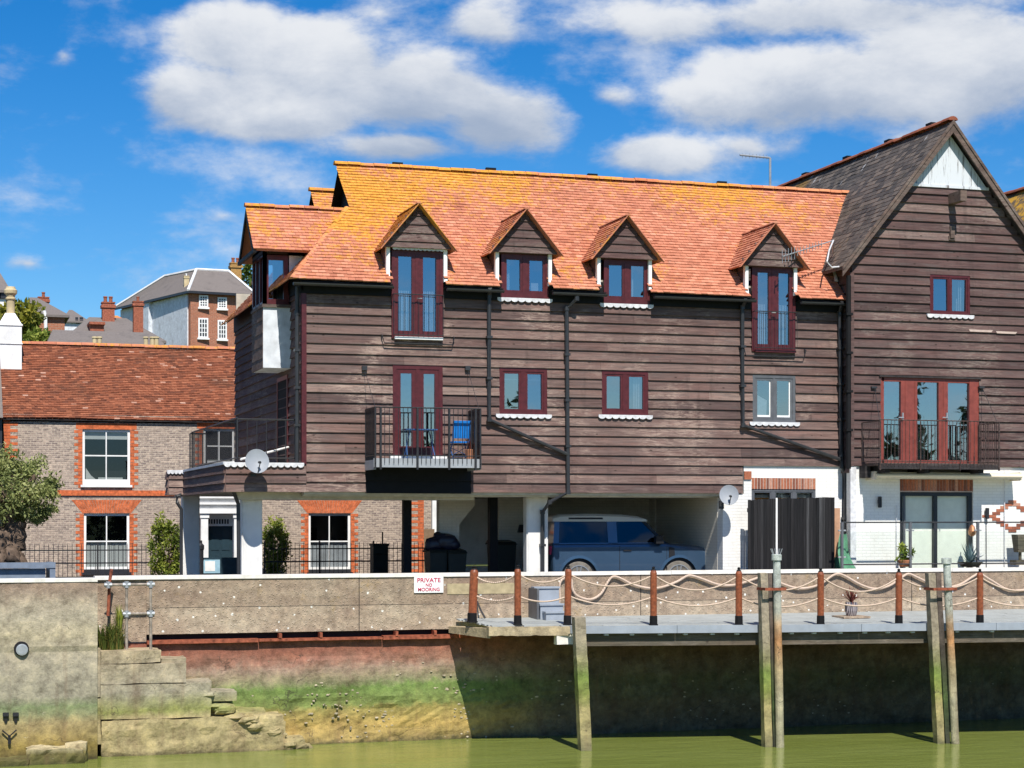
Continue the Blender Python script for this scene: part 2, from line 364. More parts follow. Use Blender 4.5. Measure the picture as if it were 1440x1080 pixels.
w = g.n('ShaderNodeTexWave'); w.inputs['Scale'].default_value = 9; g.put(w.inputs['Vector'], g.pos((1, 0, 2.2))); w.inputs['Distortion'].default_value = 1
g.bump(w.outputs[1], .6, .02); M['rope'] = g.fin(g.mix(g.noise(5), (.50, .37, .27), (.74, .58, .47)), .9, .15)
M['pile'] = tidal('old_timber_pile', [(.0, (.16, .15, .08)), (.08, (.30, .26, .13)), (.30, (.34, .29, .13)), (.42, (.20, .23, .06)), (.55, (.17, .23, .055)), (.66, (.24, .23, .11)), (.8, (.30, .26, .18)), (1, (.30, .255, .19))], -3.1, -.2, .2)
M['pile_dark'] = tidal('dark_pile', [(.0, (.04, .04, .03)), (.3, (.05, .08, .025)), (.6, (.06, .05, .04)), (1, (.13, .10, .085))], -3.1, .4, .2)
M['pole'] = tidal('grey_mooring_pole', [(.0, (.33, .31, .20)), (.25, (.36, .33, .22)), (.42, (.38, .30, .17)), (.58, (.42, .21, .09)), (.66, (.40, .27, .16)), (.74, (.37, .37, .31)), (1, (.42, .46, .43))], -3.1, .9, .1)
M['car'] = None
g = G('blue_car_paint'); M['car'] = g.fin(g.ramp(g.noise(1.2), [(.3, (.042, .082, .142)), (.7, (.05, .095, .162))]), .28, .5, .35, Coat_Weight=.8, Coat_Roughness=.05)
M['car_white'] = plain('white_car_roof', (.55, .54, .50), .3, .5, var=.03)
M['car_black'] = plain('black_car_plastic', (.014, .014, .016), .5, .4)
M['car_glass'] = glass('car_glass', (.6, .7, .8), .07, (.14, .16, .17))
M['tyre'] = plain('dusty_tyre', (.16, .145, .125), .9, .15, var=.3, scale=10)
M['alloy'] = plain('silver_alloy', (.55, .56, .57), .35, .5, .7, var=.06)
M['lamp_lens'] = plain('lamp_lens', (.6, .6, .6), .15, .6)
M['bin'] = plain('dark_green_bin', (.014, .020, .017), .5, .35)
M['bag'] = plain('navy_bin_bag', (.016, .018, .035), .35, .5, bump=.6)
M['tarp'] = plain('green_tarpaulin', (.11, .28, .17), .6, .3, var=.25, scale=5, bump=.5)
M['blue_cloth'] = plain('bright_blue_cloth', (.012, .19, .62), .7, .2)
M['blue_metal'] = plain('blue_chair_metal', (.03, .09, .24), .45, .4)
M['copper'] = plain('copper_lantern', (.55, .24, .12), .35, .5, .6)
M['terracotta'] = plain('clay_pot', (.36, .15, .08), .8, .2)
M['pot'] = None
g = G('striped_pot'); x, y, z = g.xyz()
w = g.n('ShaderNodeTexWave'); w.inputs['Scale'].default_value = 3.2; w.inputs['Distortion'].default_value = 4; g.put(w.inputs['Vector'], g.pos((3, 3, .7)))
M['pot'] = g.fin(g.mix(g.rng(w.outputs[1], .5, .75), (.085, .075, .085), (.42, .38, .38)), .55, .35)
M['planter'] = plain('blue_grey_planter', (.17, .21, .27), .6, .3, var=.15, dirt=.15)
M['yellow_pot'] = plain('buff_chimney_pot', (.52, .42, .25), .8, .2, var=.2, scale=3)
M['door_teal'] = plain('dark_teal_door', (.018, .04, .055), .4, .4)
M['sign_white'] = plain('white_sign_face', (.80, .80, .79), .5, .3, var=.03)
M['red_ink'] = plain('red_lettering', (.50, .04, .10), .6, .2, var=.05)
M['rock'] = tidal('weedy_rock', [(.0, (.06, .06, .02)), (.12, (.16, .14, .05)), (.2, (.45, .38, .23)), (1, (.5, .42, .26))], -3.1, -1.5, .06)

def leafmat(name, stops):
    g = G(name); t = g.tone()
    cc = g.ramp(t, stops)
    g.fin(cc, .6, .3)
    tr = g.n('ShaderNodeBsdfTranslucent'); g.put(tr.inputs[0], cc)
    mx = g.n('ShaderNodeMixShader'); mx.inputs[0].default_value = .3
    g.nt.links.new(g.b.outputs[0], mx.inputs[1]); g.nt.links.new(tr.outputs[0], mx.inputs[2]); g.nt.links.new(mx.outputs[0], g.out.inputs[0])
    return g.mat
M['olive'] = leafmat('olive_leaves', [(0, (.08, .11, .03)), (.5, (.26, .29, .095)), (.85, (.40, .42, .16)), (1, (.52, .50, .26))])
M['shrub'] = leafmat('shrub_leaves', [(0, (.04, .08, .012)), (.5, (.17, .22, .03)), (1, (.38, .40, .07))])
M['far_leaf'] = leafmat('hill_leaves', [(0, (.07, .10, .015)), (.5, (.20, .21, .025)), (1, (.36, .31, .04))])
M['shrub_dark'] = leafmat('dark_bank_leaves', [(0, (.015, .025, .008)), (1, (.06, .08, .02))])
M['agave'] = leafmat('blue_agave', [(0, (.10, .16, .17)), (1, (.26, .34, .38))])
M['cordy'] = leafmat('red_spiky_leaves', [(0, (.08, .022, .02)), (1, (.25, .075, .05))])
M['weed'] = leafmat('wall_weeds', [(0, (.05, .08, .012)), (.6, (.12, .15, .03)), (1, (.28, .22, .06))])
M['bark'] = plain('gnarled_bark', (.12, .085, .062), .9, .15, var=.6, scale=9, bump=.35)
M['asphalt'] = plain('road_asphalt', (.075, .072, .068), .9, .2, var=.2, scale=20)
M['grass'] = plain('hill_grass', (.07, .09, .025), .95, .1, var=.4, scale=.5)
M['dirt'] = plain('river_bed', (.10, .085, .045), .95, .1)
g = G('murky_green_water')
n1 = g.noise(1.0, g.pos((.9, 2.4, 1)), 3, .5, .5); n2 = g.noise(1.0, g.pos((3, 8, 1)), 4, .6, .5)
g.bump(g.m('ADD', n1, g.m('MULTIPLY', n2, .5)), .30, .06)
M['water'] = g.fin(g.ramp(g.noise(.35, g.pos((1, 1.6, 1)), 4, .6), [(.3, (.165, .198, .040)), (.7, (.205, .238, .058))]), .10, .5, IOR=1.33)

# ------------------------------------------------------------------ world, sun, camera
def azel(u, v):
    d = Vector((S_*F + C_*(u-720), C_*F - S_*(u-720), VH - v)).normalized()
    return math.atan2(d.x, d.y), math.asin(d.z)
world = bpy.data.worlds.new('World'); scene.world = world; world.use_nodes = True
wn = world.node_tree; wn.nodes.clear()
class W(G):
    def __init__(s): s.nt = wn; s.geo = None
w = W()
SUN_EL, SUN_X = R(52), -.06
sd = Vector((SUN_X, -math.cos(SUN_EL), math.sin(SUN_EL))).normalized()   # towards the sun
sky = w.n('ShaderNodeTexSky'); sky.sky_type = 'NISHITA'; sky.sun_disc = False
sky.sun_elevation = SUN_EL; sky.sun_rotation = math.atan2(sd.x, sd.y)
sky.air_density = 1.0; sky.dust_density = .0; sky.ozone_density = 5.0
hs = w.n('ShaderNodeHueSaturation'); hs.inputs['Saturation'].default_value = 1.4; hs.inputs['Value'].default_value = 1.0
wn.links.new(sky.outputs[0], hs.inputs['Color'])
blue = w.mix(1, hs.outputs[0], (1.06, 1.22, 1.38), 'MULTIPLY')
tc = w.n('ShaderNodeTexCoord'); gen = tc.outputs['Generated']
sx = w.n('ShaderNodeSeparateXYZ'); w.put(sx.inputs[0], gen)
az = w.m('ARCTAN2', sx.outputs[0], sx.outputs[1]); el = w.m('ARCSINE', sx.outputs[2])
# clouds: (u, v, half width, half height, weight) measured on the photo, turned into compass bearing and height
CL = [(335, 60, 120, 70, 1), (440, 92, 160, 84, 1.05), (590, 132, 160, 78, 1.1), (700, 168, 135, 64, 1.05), (290, 135, 130, 56, 1.1), (400, 165, 160, 40, 1), (560, 205, 130, 30, .9),
      (1130, 122, 220, 76, 1.0), (1340, 95, 230, 100, 1.05), (1010, 140, 110, 46, .85), (1200, 18, 330, 46, .8), (960, 28, 220, 40, .55),
      (925, 215, 115, 36, .85), (1040, 205, 60, 25, .6), (680, 25, 70, 50, .60), (90, 78, 24, 18, .45), (38, 370, 50, 20, .5), (140, 350, 50, 12, .25), (315, 303, 40, 12, .25), (1120, 200, 60, 30, .45),
      (1290, 195, 90, 22, .45), (520, 20, 90, 30, .3), (860, 135, 60, 24, .45)]
vec = w.n('ShaderNodeCombineXYZ'); w.put(vec.inputs[0], w.m('MULTIPLY', az, 1.0)); w.put(vec.inputs[1], w.m('MULTIPLY', el, 1.9))
wn1 = w.noise(9, vec.outputs[0], 8, .62, .15); wn2 = w.noise(26, vec.outputs[0], 6, .6)
field = None; hn = None; hd = None
for (u, v, a, b, wt) in CL:
    A, E = azel(u, v); ha = a/F; hb = b/F
    dx = w.m('DIVIDE', w.m('SUBTRACT', az, A), ha); dy = w.m('DIVIDE', w.m('SUBTRACT', el, E), hb)
    d2 = w.m('ADD', w.m('MULTIPLY', dx, dx), w.m('MULTIPLY', dy, dy))
    e = w.m('MULTIPLY', w.m('SUBTRACT', 1.16, w.m('SQRT', d2)), wt)
    e = w.m('MAXIMUM', e, 0)
    field = e if field is None else w.m('SMOOTH_MAX', field, e, .3)
    e2 = w.m('MULTIPLY', e, e); hn = w.m('MULTIPLY', e2, dy) if hn is None else w.m('ADD', hn, w.m('MULTIPLY', e2, dy)); hd = e2 if hd is None else w.m('ADD', hd, e2)
# loose cloud elsewhere in the sky (seen only in reflections)
els = w.m('MULTIPLY', w.rng(w.noise(2.4, gen, 6, .6), .55, .7), w.rng(w.m('ABSOLUTE', w.m('SUBTRACT', az, TH)), .5, .8))
field = w.m('MAXIMUM', field, els)
dens = w.m('ADD', field, w.m('MULTIPLY', w.m('SUBTRACT', wn1, .5), 1.5))
dens = w.m('ADD', dens, w.m('MULTIPLY', w.m('SUBTRACT', wn2, .5), .55))
mask = w.rng(dens, .16, .62); mask = w.m('MULTIPLY', mask, w.rng(field, .02, .3))
rel = w.m('DIVIDE', hn, w.m('ADD', hd, .01))
shade = w.rng(w.m('ADD', w.m('MULTIPLY', w.m('SUBTRACT', wn1, .5), 2.4), w.m('MULTIPLY', rel, .7)), -.70, .55)
cloudc = w.mix(shade, (4.3, 5.2, 6.8), (9.9, 10.1, 10.4))
fin = w.mix(w.m('MULTIPLY', mask, .95), blue, cloudc)
bg = w.n('ShaderNodeBackground'); bg.inputs[1].default_value = .065; w.put(bg.inputs[0], fin)
wo = w.n('ShaderNodeOutputWorld'); wn.links.new(bg.outputs[0], wo.inputs[0])
world.cycles.sampling_method = 'AUTOMATIC'

sl = bpy.data.lights.new('sun', 'SUN'); sl.energy = 4.8; sl.angle = R(.5); sl.color = (1, .95, .87)
so = bpy.data.objects.new('sun', sl); col.objects.link(so); so.rotation_euler = (-sd).to_track_quat('-Z', 'Y').to_euler(); so.location = (10, -40, 60)
cam = bpy.data.cameras.new('camera'); co = bpy.data.objects.new('camera', cam); col.objects.link(co)
cam.sensor_width = 36; cam.lens = 36 * F / 1440; cam.shift_y = (VH - 540) / 1440; cam.clip_end = 3000; cam.clip_start = .5
co.location = (0, 0, EYE); co.rotation_euler = (R(90), 0, -TH)
scene.camera = co
scene.view_settings.view_transform = 'Standard'; scene.view_settings.look = 'None'
scene.view_settings.exposure = .4; scene.view_settings.gamma = 1
scene.render.engine = 'CYCLES'
scene.cycles.use_denoising = True
scene.cycles.max_bounces = 8; scene.cycles.transparent_max_bounces = 12
scene.cycles.sample_clamp_indirect = 6

# ------------------------------------------------------------------ generic builders
def boards(mb, a0, a1, z0, z1, plane, pitch=.228, holes=(), clip=None, tone=None, lap=.044, long=(3.2, 5.6)):
    """lapped boards; plane(a, z, out) -> point; a runs along the wall"""
    z = z1; k = 0
    while z - .02 > z0:
        zb = max(z0, z - pitch + random.uniform(-.008, .008)); zt = z
        if clip:
            cl = clip((zb + zt) / 2)
            if cl is None: z = zb; continue
            b0, b1 = cl
        else: b0, b1 = a0, a1
        rects = [(b0, b1, zb, zt)]
        for (h0, h1, y0, y1) in holes:
            new = []
            for (r0, r1, q0, q1) in rects:
                if h1 <= r0 or h0 >= r1 or y1 <= q0 or y0 >= q1: new.append((r0, r1, q0, q1)); continue
                if h0 > r0: new.append((r0, h0, q0, q1))
                if h1 < r1: new.append((h1, r1, q0, q1))
                if y0 > q0: new.append((max(r0, h0), min(r1, h1), q0, y0))
                if y1 < q1: new.append((max(r0, h0), min(r1, h1), y1, q1))
            rects = new
        cuts = []; c = b0 + random.uniform(.8, long[1])
        while c < b1: cuts.append(c); c += random.uniform(*long)
        tones = [min(1, max(0, random.gauss(.5, .17))) if tone is None else tone + random.uniform(-.1, .1) for _ in range(len(cuts)+1)]
        lev = random.gauss(0, .16)
        for (r0, r1, q0, q1) in rects:
            es = [r0] + [c for c in cuts if r0 + .05 < c < r1 - .05] + [r1]
            for i in range(len(es)-1):
                e0, e1 = es[i], es[i+1]
                ti = sum(1 for c in cuts if c <= (e0+e1)/2)
                n = max(1, int((e1-e0)/.9)); hh = max(.001, zt - zb)
                tn = min(1, max(0, tones[ti] + lev))
                for j in range(n):
                    x0 = e0 + (e1-e0)*j/n; x1 = e0 + (e1-e0)*(j+1)/n
                    if j == n-1: x1 -= .003
                    def wob(x): return .007*noise.noise((x*1.3, zb*9.1, 3.1)) if q0 == zb else 0
                    ob = lap*(zt-q0)/hh; ot = lap*(zt-q1)/hh + .006
                    jt = .004*noise.noise((e0*3, zb*5, 9))
                    A = plane(x0, q0+wob(x0), ob+.006+jt); B = plane(x1, q0+wob(x1), ob+.006+jt)
                    Cc = plane(x1, q1, ot); D = plane(x0, q1, ot)
                    A2 = plane(x0, q0+wob(x0), -.02); B2 = plane(x1, q0+wob(x1), -.02); C2 = plane(x1, q1, -.02); D2 = plane(x0, q1, -.02)
                    fs = [(0, 1, 2, 3), (4, 5, 1, 0), (3, 2, 6, 7)]
                    if j == 0: fs.append((0, 3, 7, 4))
                    if j == n-1: fs.append((1, 5, 6, 2))
                    mb.add([A, B, Cc, D, A2, B2, C2, D2], fs, tn)
        z = zb; k += 1
def front(Y): return lambda a, z, o: Vector((a, Y - o, z))
def leftface(x): return lambda a, z, o: Vector((x - o, a, z))

def tiles(mb, O, A, V, N, L, clip, gauge=.118, width=.165, lift=.022, excl=None, toner=None, wave=.008, under=True, rng=None):
    O, A, V, N = Vector(O), Vector(A).normalized(), Vector(V).normalized(), Vector(N).normalized()
    k = 0; s = 0
    r = rng or random
    while s < L - .02:
        cl = clip(s + gauge/2)
        if cl is not None:
            c0, c1 = cl
            e0 = math.floor((c0 - (k % 2)*width/2)/width)*width + (k % 2)*width/2
            rowdz = r.gauss(0, .003)
            a = e0
            while a < c1:
                x0 = max(a + .002, c0); x1 = min(a + width - .002, c1)
                if x1 - x0 > .02 and not (excl and excl((x0+x1)/2, s + gauge/2)):
                    h = wave*noise.noise((a*.5, s*.7, 1.7))*2; j = r.gauss(0, .0028)
                    sb = s + rowdz + r.gauss(0, .004); st = min(L, s + gauge*1.02)
                    hb = lift + h + j; ht = .003 + h; tw = r.gauss(0, .002)
                    p = [O+A*x0+V*sb+N*(h-.01), O+A*x1+V*sb+N*(h-.01), O+A*x1+V*sb+N*(hb+tw), O+A*x0+V*sb+N*(hb-tw), O+A*x1+V*st+N*ht, O+A*x0+V*st+N*ht]
                    tn = toner(x0, s) if toner else r.random()
                    mb.add(p, [(0, 1, 2, 3), (3, 2, 4, 5)], tn)
                a += width
        s += gauge; k += 1
def halfround(mb, p0, p1, r=.11, seg=.33, n=7, up=Vector((0, 0, 1))):
    p0, p1 = Vector(p0), Vector(p1); d = p1 - p0; L = d.length; d.normalize()
    e = d.cross(up).normalized(); g = e.cross(d).normalized()
    k = max(1, int(L/seg)); 
    for i in range(k):
        a = p0 + d*(L*i/k + .004); b = p0 + d*(L*(i+1)/k - .004); rr = r*random.uniform(.95, 1.06); dz = random.gauss(0, .006)
        vs = []
        for q, f in ((a, 1), (b, 1.0)):
            for j in range(n):
                an = math.pi*j/(n-1)
                vs.append(q + (e*math.cos(an)*rr*f + g*(math.sin(an)*rr*.75 - .03 + dz)))
        fs = [(j, j+1, n+j+1, n+j) for j in range(n-1)] + [tuple(range(n)), tuple(range(n, 2*n))]
        mb.add(vs, fs, random.random())

def scallop(mb, x0, x1, y, z, h=.06, proud=.05, n=8):
    """lead apron with a scalloped lower edge"""
    mb.box(x0, x1, y - proud, y + .02, z - .012, z + .02)
    st = (x1-x0)/n
    for i in range(n):
        cx = x0 + st*(i+.5); r = st*.52
        pts = [Vector((cx - r, y-proud, z-.012))] + [Vector((cx - r*math.cos(math.pi*k/6), y-proud+.002*(i % 2), z-.02-h*math.sin(math.pi*k/6))) for k in range(7)] + [Vector((cx + r, y-proud, z-.012))]
        mb.prism(pts, (0, .02, 0))
def window(root, x0, x1, z0, z1, Y, mat, cols=2, rows=1, fw=.065, mw=.06, sash=.0, sill=None, depth=.10, proud=.05, glassm=None, part='window', pad=.0, bottom=None, back=None, railz=None):
    """frame + panes; frame face stands `proud` in front of plane Y"""
    yf = Y - proud; b = bottom or fw
    m = MB()
    m.box(x0, x0+fw, yf, yf+depth, z0, z1); m.box(x1-fw, x1, yf, yf+depth, z0, z1)
    m.box(x0+fw, x1-fw, yf, yf+depth, z1-fw, z1); m.box(x0+fw, x1-fw, yf, yf+depth, z0, z0+b)
    ix0, ix1, iz0, iz1 = x0+fw, x1-fw, z0+b, z1-fw
    panes = []
    cw = (ix1-ix0-(cols-1)*mw)/cols
    for c in range(cols):
        cx0 = ix0 + c*(cw+mw); cx1 = cx0+cw
        if c: m.box(cx0-mw, cx0, yf+.004, yf+depth-.004, iz0, iz1)
        if sash:
            m.box(cx0, cx0+sash, yf+.014, yf+depth-.01, iz0, iz1); m.box(cx1-sash, cx1, yf+.014, yf+depth-.01, iz0, iz1)
            m.box(cx0+sash, cx1-sash, yf+.014, yf+depth-.01, iz1-sash, iz1); m.box(cx0+sash, cx1-sash, yf+.014, yf+depth-.01, iz0, iz0+sash)
        hs_ = (iz1-iz0)/rows
        for r_ in range(rows):
            if r_: m.box(cx0+sash, cx1-sash, yf+.02, yf+depth-.012, iz0+hs_*r_-.02, iz0+hs_*r_+.02)
        panes.append((cx0+sash, cx1-sash, iz0+sash, iz1-sash))
    w_ = m.build(part, mat, root)
    g_ = MB()
    for (p0, p1, q0, q1) in panes:
        a_, b_ = random.uniform(-.010, .010), random.uniform(-.010, .010)   # no two panes sit quite true
        g_.quad((p0-.005, yf+.05+a_, q0-.005), (p1+.005, yf+.05-a_, q0-.005), (p1+.005, yf+.05-a_+b_, q1+.005), (p0-.005, yf+.05+a_+b_, q1+.005))
    g_.build('pane', glassm or M['glass'], w_)
    if back:
        k = MB(); k.box(x0+.02, x1-.02, Y+.75, Y+.77, z0, z1); k.build('interior', back, w_)
    if sill == 'scallop':
        s = MB(); scallop(s, x0-.10, x1+.10, Y-.03, z0-.015); s.build('sill', M['lead'], w_)
    elif sill:
        s = MB(); s.box(x0-.08, x1+.08, Y-.14, Y+.02, z0-.09, z0-.002); s.build('sill', sill, w_)
    return w_, panes
def rough_box(mb, x0, x1, y0, y1, z0, z1, n=.25, amp=.03, seed=0, tone=.5, slope=0):
    nx = max(2, int((x1-x0)/n)); nz = max(2, int((z1-z0)/n)); ny = max(1, int((y1-y0)/n))
    def q(x, y, z):
        d = noise.noise_vector((x*2.1+seed, y*2.1, z*2.1))*amp + noise.noise_vector((x*7+seed, y*7, z*7))*amp*.4
        zz = z - slope*(x-x0)*(1 if z == z1 else 0)
        return Vector((x+d.x, y+d.y, zz+d.z*.6))
    def grid(fn, na, nb):
        vs = [q(*fn(i/na, j/nb)) for j in range(nb+1) for i in range(na+1)]
        fs = [(j*(na+1)+i, j*(na+1)+i+1, (j+1)*(na+1)+i+1, (j+1)*(na+1)+i) for j in range(nb) for i in range(na)]
        mb.add(vs, fs, tone)
    lx = lambda t: x0+(x1-x0)*t; ly = lambda t: y0+(y1-y0)*t; lz = lambda t: z0+(z1-z0)*t
    def L(a, b, t): return b if t == 1 else a + (b-a)*t
    grid(lambda s, t: (L(x0, x1, s), y0, L(z0, z1, t)), nx, nz)
    grid(lambda s, t: (L(x0, x1, s), L(y0, y1, t), z1), nx, ny)
    grid(lambda s, t: (x1, L(y0, y1, s), L(z0, z1, t)), ny, nz)
    grid(lambda s, t: (x0, L(y1, y0, s), L(z0, z1, t)), ny, nz)
def rock(mb, c, rx, ry, rz, seed, tone=.5):
    c = Vector(c); n, k = 12, 7; vs = []
    for i in range(k+1):
        q = math.pi*i/k
        for j in range(n):
            a = 2*math.pi*j/n; d = Vector((math.sin(q)*math.cos(a), math.sin(q)*math.sin(a), -math.cos(q)))
            f = 1 + .35*noise.noise(d*1.5 + Vector((seed, 0, 0))) + .15*noise.noise(d*4 + Vector((0, seed, 0)))
            m = max(abs(d.x), abs(d.y), abs(d.z)); d = d*(.55 + .45/m)   # towards a broken block
            vs.append(c + Vector((d.x*rx, d.y*ry, d.z*rz))*f)
    mb.add(vs, [(i*n+j, i*n+(j+1) % n, (i+1)*n+(j+1) % n, (i+1)*n+j) for i in range(k) for j in range(n)], tone)
def leaves(mb, c, rad, n, size, seed=1, clumps=26, shell=.55, stretch=1.0, droop=0):
    rr = random.Random(seed); c = Vector(c)
    cs = []
    for i in range(clumps):
        while True:
            p = Vector((rr.uniform(-1, 1), rr.uniform(-1, 1), rr.uniform(-1, 1)))
            if shell < p.length < 1: break
        cs.append((Vector((p.x*rad[0], p.y*rad[1], p.z*rad[2])), rr.uniform(.13, .42), rr.uniform(-.28, .28)))
    for i in range(n):
        cc, cr, ct = cs[i % clumps]
        d = Vector((rr.gauss(0, 1), rr.gauss(0, 1), rr.gauss(0, 1))); d = d.normalized()*rr.random()**.5
        p = c + cc + Vector((d.x*rad[0], d.y*rad[1], d.z*rad[2]))*cr
        ax = Vector((rr.gauss(0, 1), rr.gauss(0, 1), rr.gauss(0, 1) - droop)).normalized()
        bx = ax.cross(Vector((rr.gauss(0, 1), rr.gauss(0, 1), rr.gauss(0, 1)))).normalized()
        s = size*rr.uniform(.6, 1.35); w_ = s*.42
        t = min(1, max(0, .5 + ct + rr.gauss(0, .16) + d.z*.12))
        mb.add([p, p+ax*s*.5+bx*w_*.5, p+ax*s, p+ax*s*.5-bx*w_*.5], [(0, 1, 2, 3)], t)
def railing(mb, p0, p1, h, step=.11, r=.008, top=.016, mid=None, ends=True, low=.08, posts=None, toprail=True):
    p0, p1 = Vector(p0), Vector(p1); d = p1-p0; L = d.length; n = max(1, int(L/step))
    zz = Vector((0, 0, 1))
    for i in range(n+1):
        q = p0 + d*(i/n); rr = r*1.9 if (ends and i in (0, n)) else r
        mb.tube([q, q+zz*h], rr, 5)
    if toprail: mb.tube([p0+zz*h, p1+zz*h], top, 6)
    if low: mb.tube([p0+zz*low, p1+zz*low], top*.8, 6)
    if mid: mb.tube([p0+zz*mid, p1+zz*mid], top*.8, 6)
def text(root, s, center, size, mat, name='lettering', ext=.004, rot=(R(90), 0, 0), width=None):
    cu = bpy.data.curves.new(name, 'FONT'); cu.body = s; cu.size = size; cu.align_x = 'CENTER'; cu.align_y = 'CENTER'; cu.extrude = ext; cu.offset = size*.012
    cu.space_line = .95
    tmp = bpy.data.objects.new('tmp', cu); col.objects.link(tmp)
    me = bpy.data.meshes.new_from_object(tmp.evaluated_get(bpy.context.evaluated_depsgraph_get()))
    bpy.data.objects.remove(tmp); me.name = name; me.materials.clear(); me.materials.append(mat)
    o = bpy.data.objects.new(name, me); col.objects.link(o); o.parent = root; o.location = Vector(center) - OFF[root.name]; o.rotation_euler = rot
    OFF[o.name] = Vector(center)
    if width:
        xs = [v.co.x for v in me.vertices]; k = width/(max(xs)-min(xs)); o.scale = (k, 1, 1)
    return o
def split_rects(rects, holes):
    for (h0, h1, y0, y1) in holes:
        new = []
        for (r0, r1, q0, q1) in rects:
            if h1 <= r0 or h0 >= r1 or y1 <= q0 or y0 >= q1: new.append((r0, r1, q0, q1)); continue
            if h0 > r0: new.append((r0, h0, q0, q1))
            if h1 < r1: new.append((h1, r1, q0, q1))
            if y0 > q0: new.append((max(r0, h0), min(r1, h1), q0, y0))
            if y1 < q1: new.append((max(r0, h0), min(r1, h1), y1, q1))
        rects = new
    return rects
def wall(mb, x0, x1, y0, y1, z0, z1, holes=()):
    for (a, b, c, d) in split_rects([(x0, x1, z0, z1)], holes): mb.box(a, b, y0, y1, c, d)
def rect(u0, u1, v0, v1, Y):
    um = (u0+u1)/2
    return X(u0, Y), X(u1, Y), Z(um, v1, Y), Z(um, v0, Y)

# =================================================================== MAIN TIMBER HOUSE
YF, XL, XR, ZB, ZE = 41.8, 7.93, 21.62, 2.47, 7.05
house = thing('timber_house', (14.5, 46, 0), 'long dark weatherboarded riverside house with orange tiled roof and four dormers', 'house')
SL = 3.33/3.45; RY, RZ, EY, EZ = 44.9, 10.65, 41.45, 7.32
RL = math.hypot(3.45, 3.33); RV = Vector((0, 3.45, 3.33))/RL; RN = Vector((0, -3.33, 3.45))/RL
dorm = []   # cx, window rect, gable half width, z foot, z apex
spec = [((550, 622, 352, 477), (538, 636, 347, 285), 'door'), ((704, 770, 358, 420), (690, 785, 354, 293), 'win'),
        ((848, 912, 366, 428), (833, 926, 362, 302), 'win'), ((1056, 1117, 375, 495), (1041, 1131, 373, 313), 'door')]
for wr, gr, kd in spec:
    x0, x1, z0, z1 = rect(*wr, YF); g0, g1 = X(gr[0], 41.6), X(gr[1], 41.6)
    zf = Z((gr[0]+gr[1])/2, gr[2], 41.6); za = Z((gr[0]+gr[1])/2, gr[3]+5, 41.6)
    dorm.append(((g0+g1)/2, (x0, x1, z0, z1), (g1-g0)/2, zf, za, kd))
holes = [d[1] for d in dorm]
lowdoor = rect(552, 622, 514, 641, YF); w5 = rect(702, 769, 518, 583, YF); w6 = rect(846, 911, 522, 584, YF); w7 = rect(1058, 1118, 528, 594, YF)
holes += [lowdoor, w5, w6, w7]
blk = (X(514, YF), X(662, YF), 2.3, 3.06)
mb = MB()
boards(mb, XL+.06, XR, ZB, ZE, front(YF), holes=holes + [blk, (X(1044, YF), 30, 2.0, 3.17)])
boards(mb, X(317, YF), XL+.06, ZB, 3.11, front(YF), pitch=.213, tone=.45)
mb.build('weatherboarding', M['board'], house)
mb = MB(); boards(mb, blk[0], blk[1], 2.45, 3.05, front(YF-.004), pitch=.3, tone=.3); mb.build('black_panel', M['black'], house)
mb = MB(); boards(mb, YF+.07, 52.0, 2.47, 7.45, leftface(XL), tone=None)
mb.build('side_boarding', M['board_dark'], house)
mb = MB(); mb.box(XL-.05, XL+.06, YF-.055, YF+.07, 3.12, ZE); mb.build('corner_board', M['frame'], house)
# shell behind the boards
mb = MB()
wall(mb, XL+.02, XR+.3, YF+.03, YF+.13, 2.42, 7.62, [(h[0]+.01, h[1]-.01, h[2]+.01, h[3]) for h in holes] + [(X(1044, YF), 30, 2.0, 3.17)])
mb.box(XL+.03, XL+.12, YF+.13, 51.9, 2.46, 7.5); mb.box(XL, XR+.3, 51.9, 52, 2.4, 8.2)
mb.box(XL+.02, XR+.3, YF+.14, 51.9, 2.38, 2.46)
mb.build('inner_shell', M['soffit'], house)
# fascia, gutter
mb = MB(); gt = MB()
segs = []; cur = XL-.3
for d in dorm: segs.append((cur, d[1][0]-.02)); cur = d[1][1]+.02
segs.append((cur, XR-.02))
for i, (a, b) in enumerate(segs):
    mb.box(max(a, XL-.1), b, YF-.06, YF-.02, 7.03, 7.56)
    mb.box(max(a, XL-.1), b, 41.50, YF-.02, 7.26, 7.285)
    n = 8; pts = []
    for k in range(n+1):
        an = math.pi*k/n; pts.append((41.47 - .065*math.cos(an), 7.235 - .065*math.sin(an)))
    x0 = a - (.0 if i else -.0)
    gt = MB()
    vs = [Vector((x0, y, z)) for y, z in pts] + [Vector((b, y, z)) for y, z in pts]
    gt.add(vs, [(k, k+1, n+2+k, n+1+k) for k in range(n)] + [tuple(range(n+1)), tuple(range(n+1, 2*n+2))])
    gt.build('gutter', M['pipe'], house); mb.build('fascia', M['black'], house); mb = MB()
mb.box(XL-.06, XL-.02, YF-.06, 52, 7.1, 7.5)
mb.build('fascia', M['black'], house)

# ---- roof
HS = (9.4-EZ)/(RZ-EZ)*RL
def clip_main(s):
    z = EZ + s*(RZ-EZ)/RL
    lo = 7.58 + (9.36-7.58)*(s/HS) if s < HS else 9.30 + .08*(1-(s-HS)/(RL-HS))
    hi = 21.58 if z < 8.15 else 23.55
    return lo, hi
def excl_main(a, s):
    z = EZ + s*(RZ-EZ)/RL
    for cx, wr, hw, zf, za, kd in dorm:
        if abs(a-cx) < (wr[1]-wr[0])/2+.06 and z < zf+.05: return True
        if z > zf-.1 and abs(a-cx) < hw*(za-.25-z)/(za-zf): return True
    return False
mb = MB()
tiles(mb, (0, EY, EZ), (1, 0, 0), RV, RN, RL, clip_main, excl=excl_main)
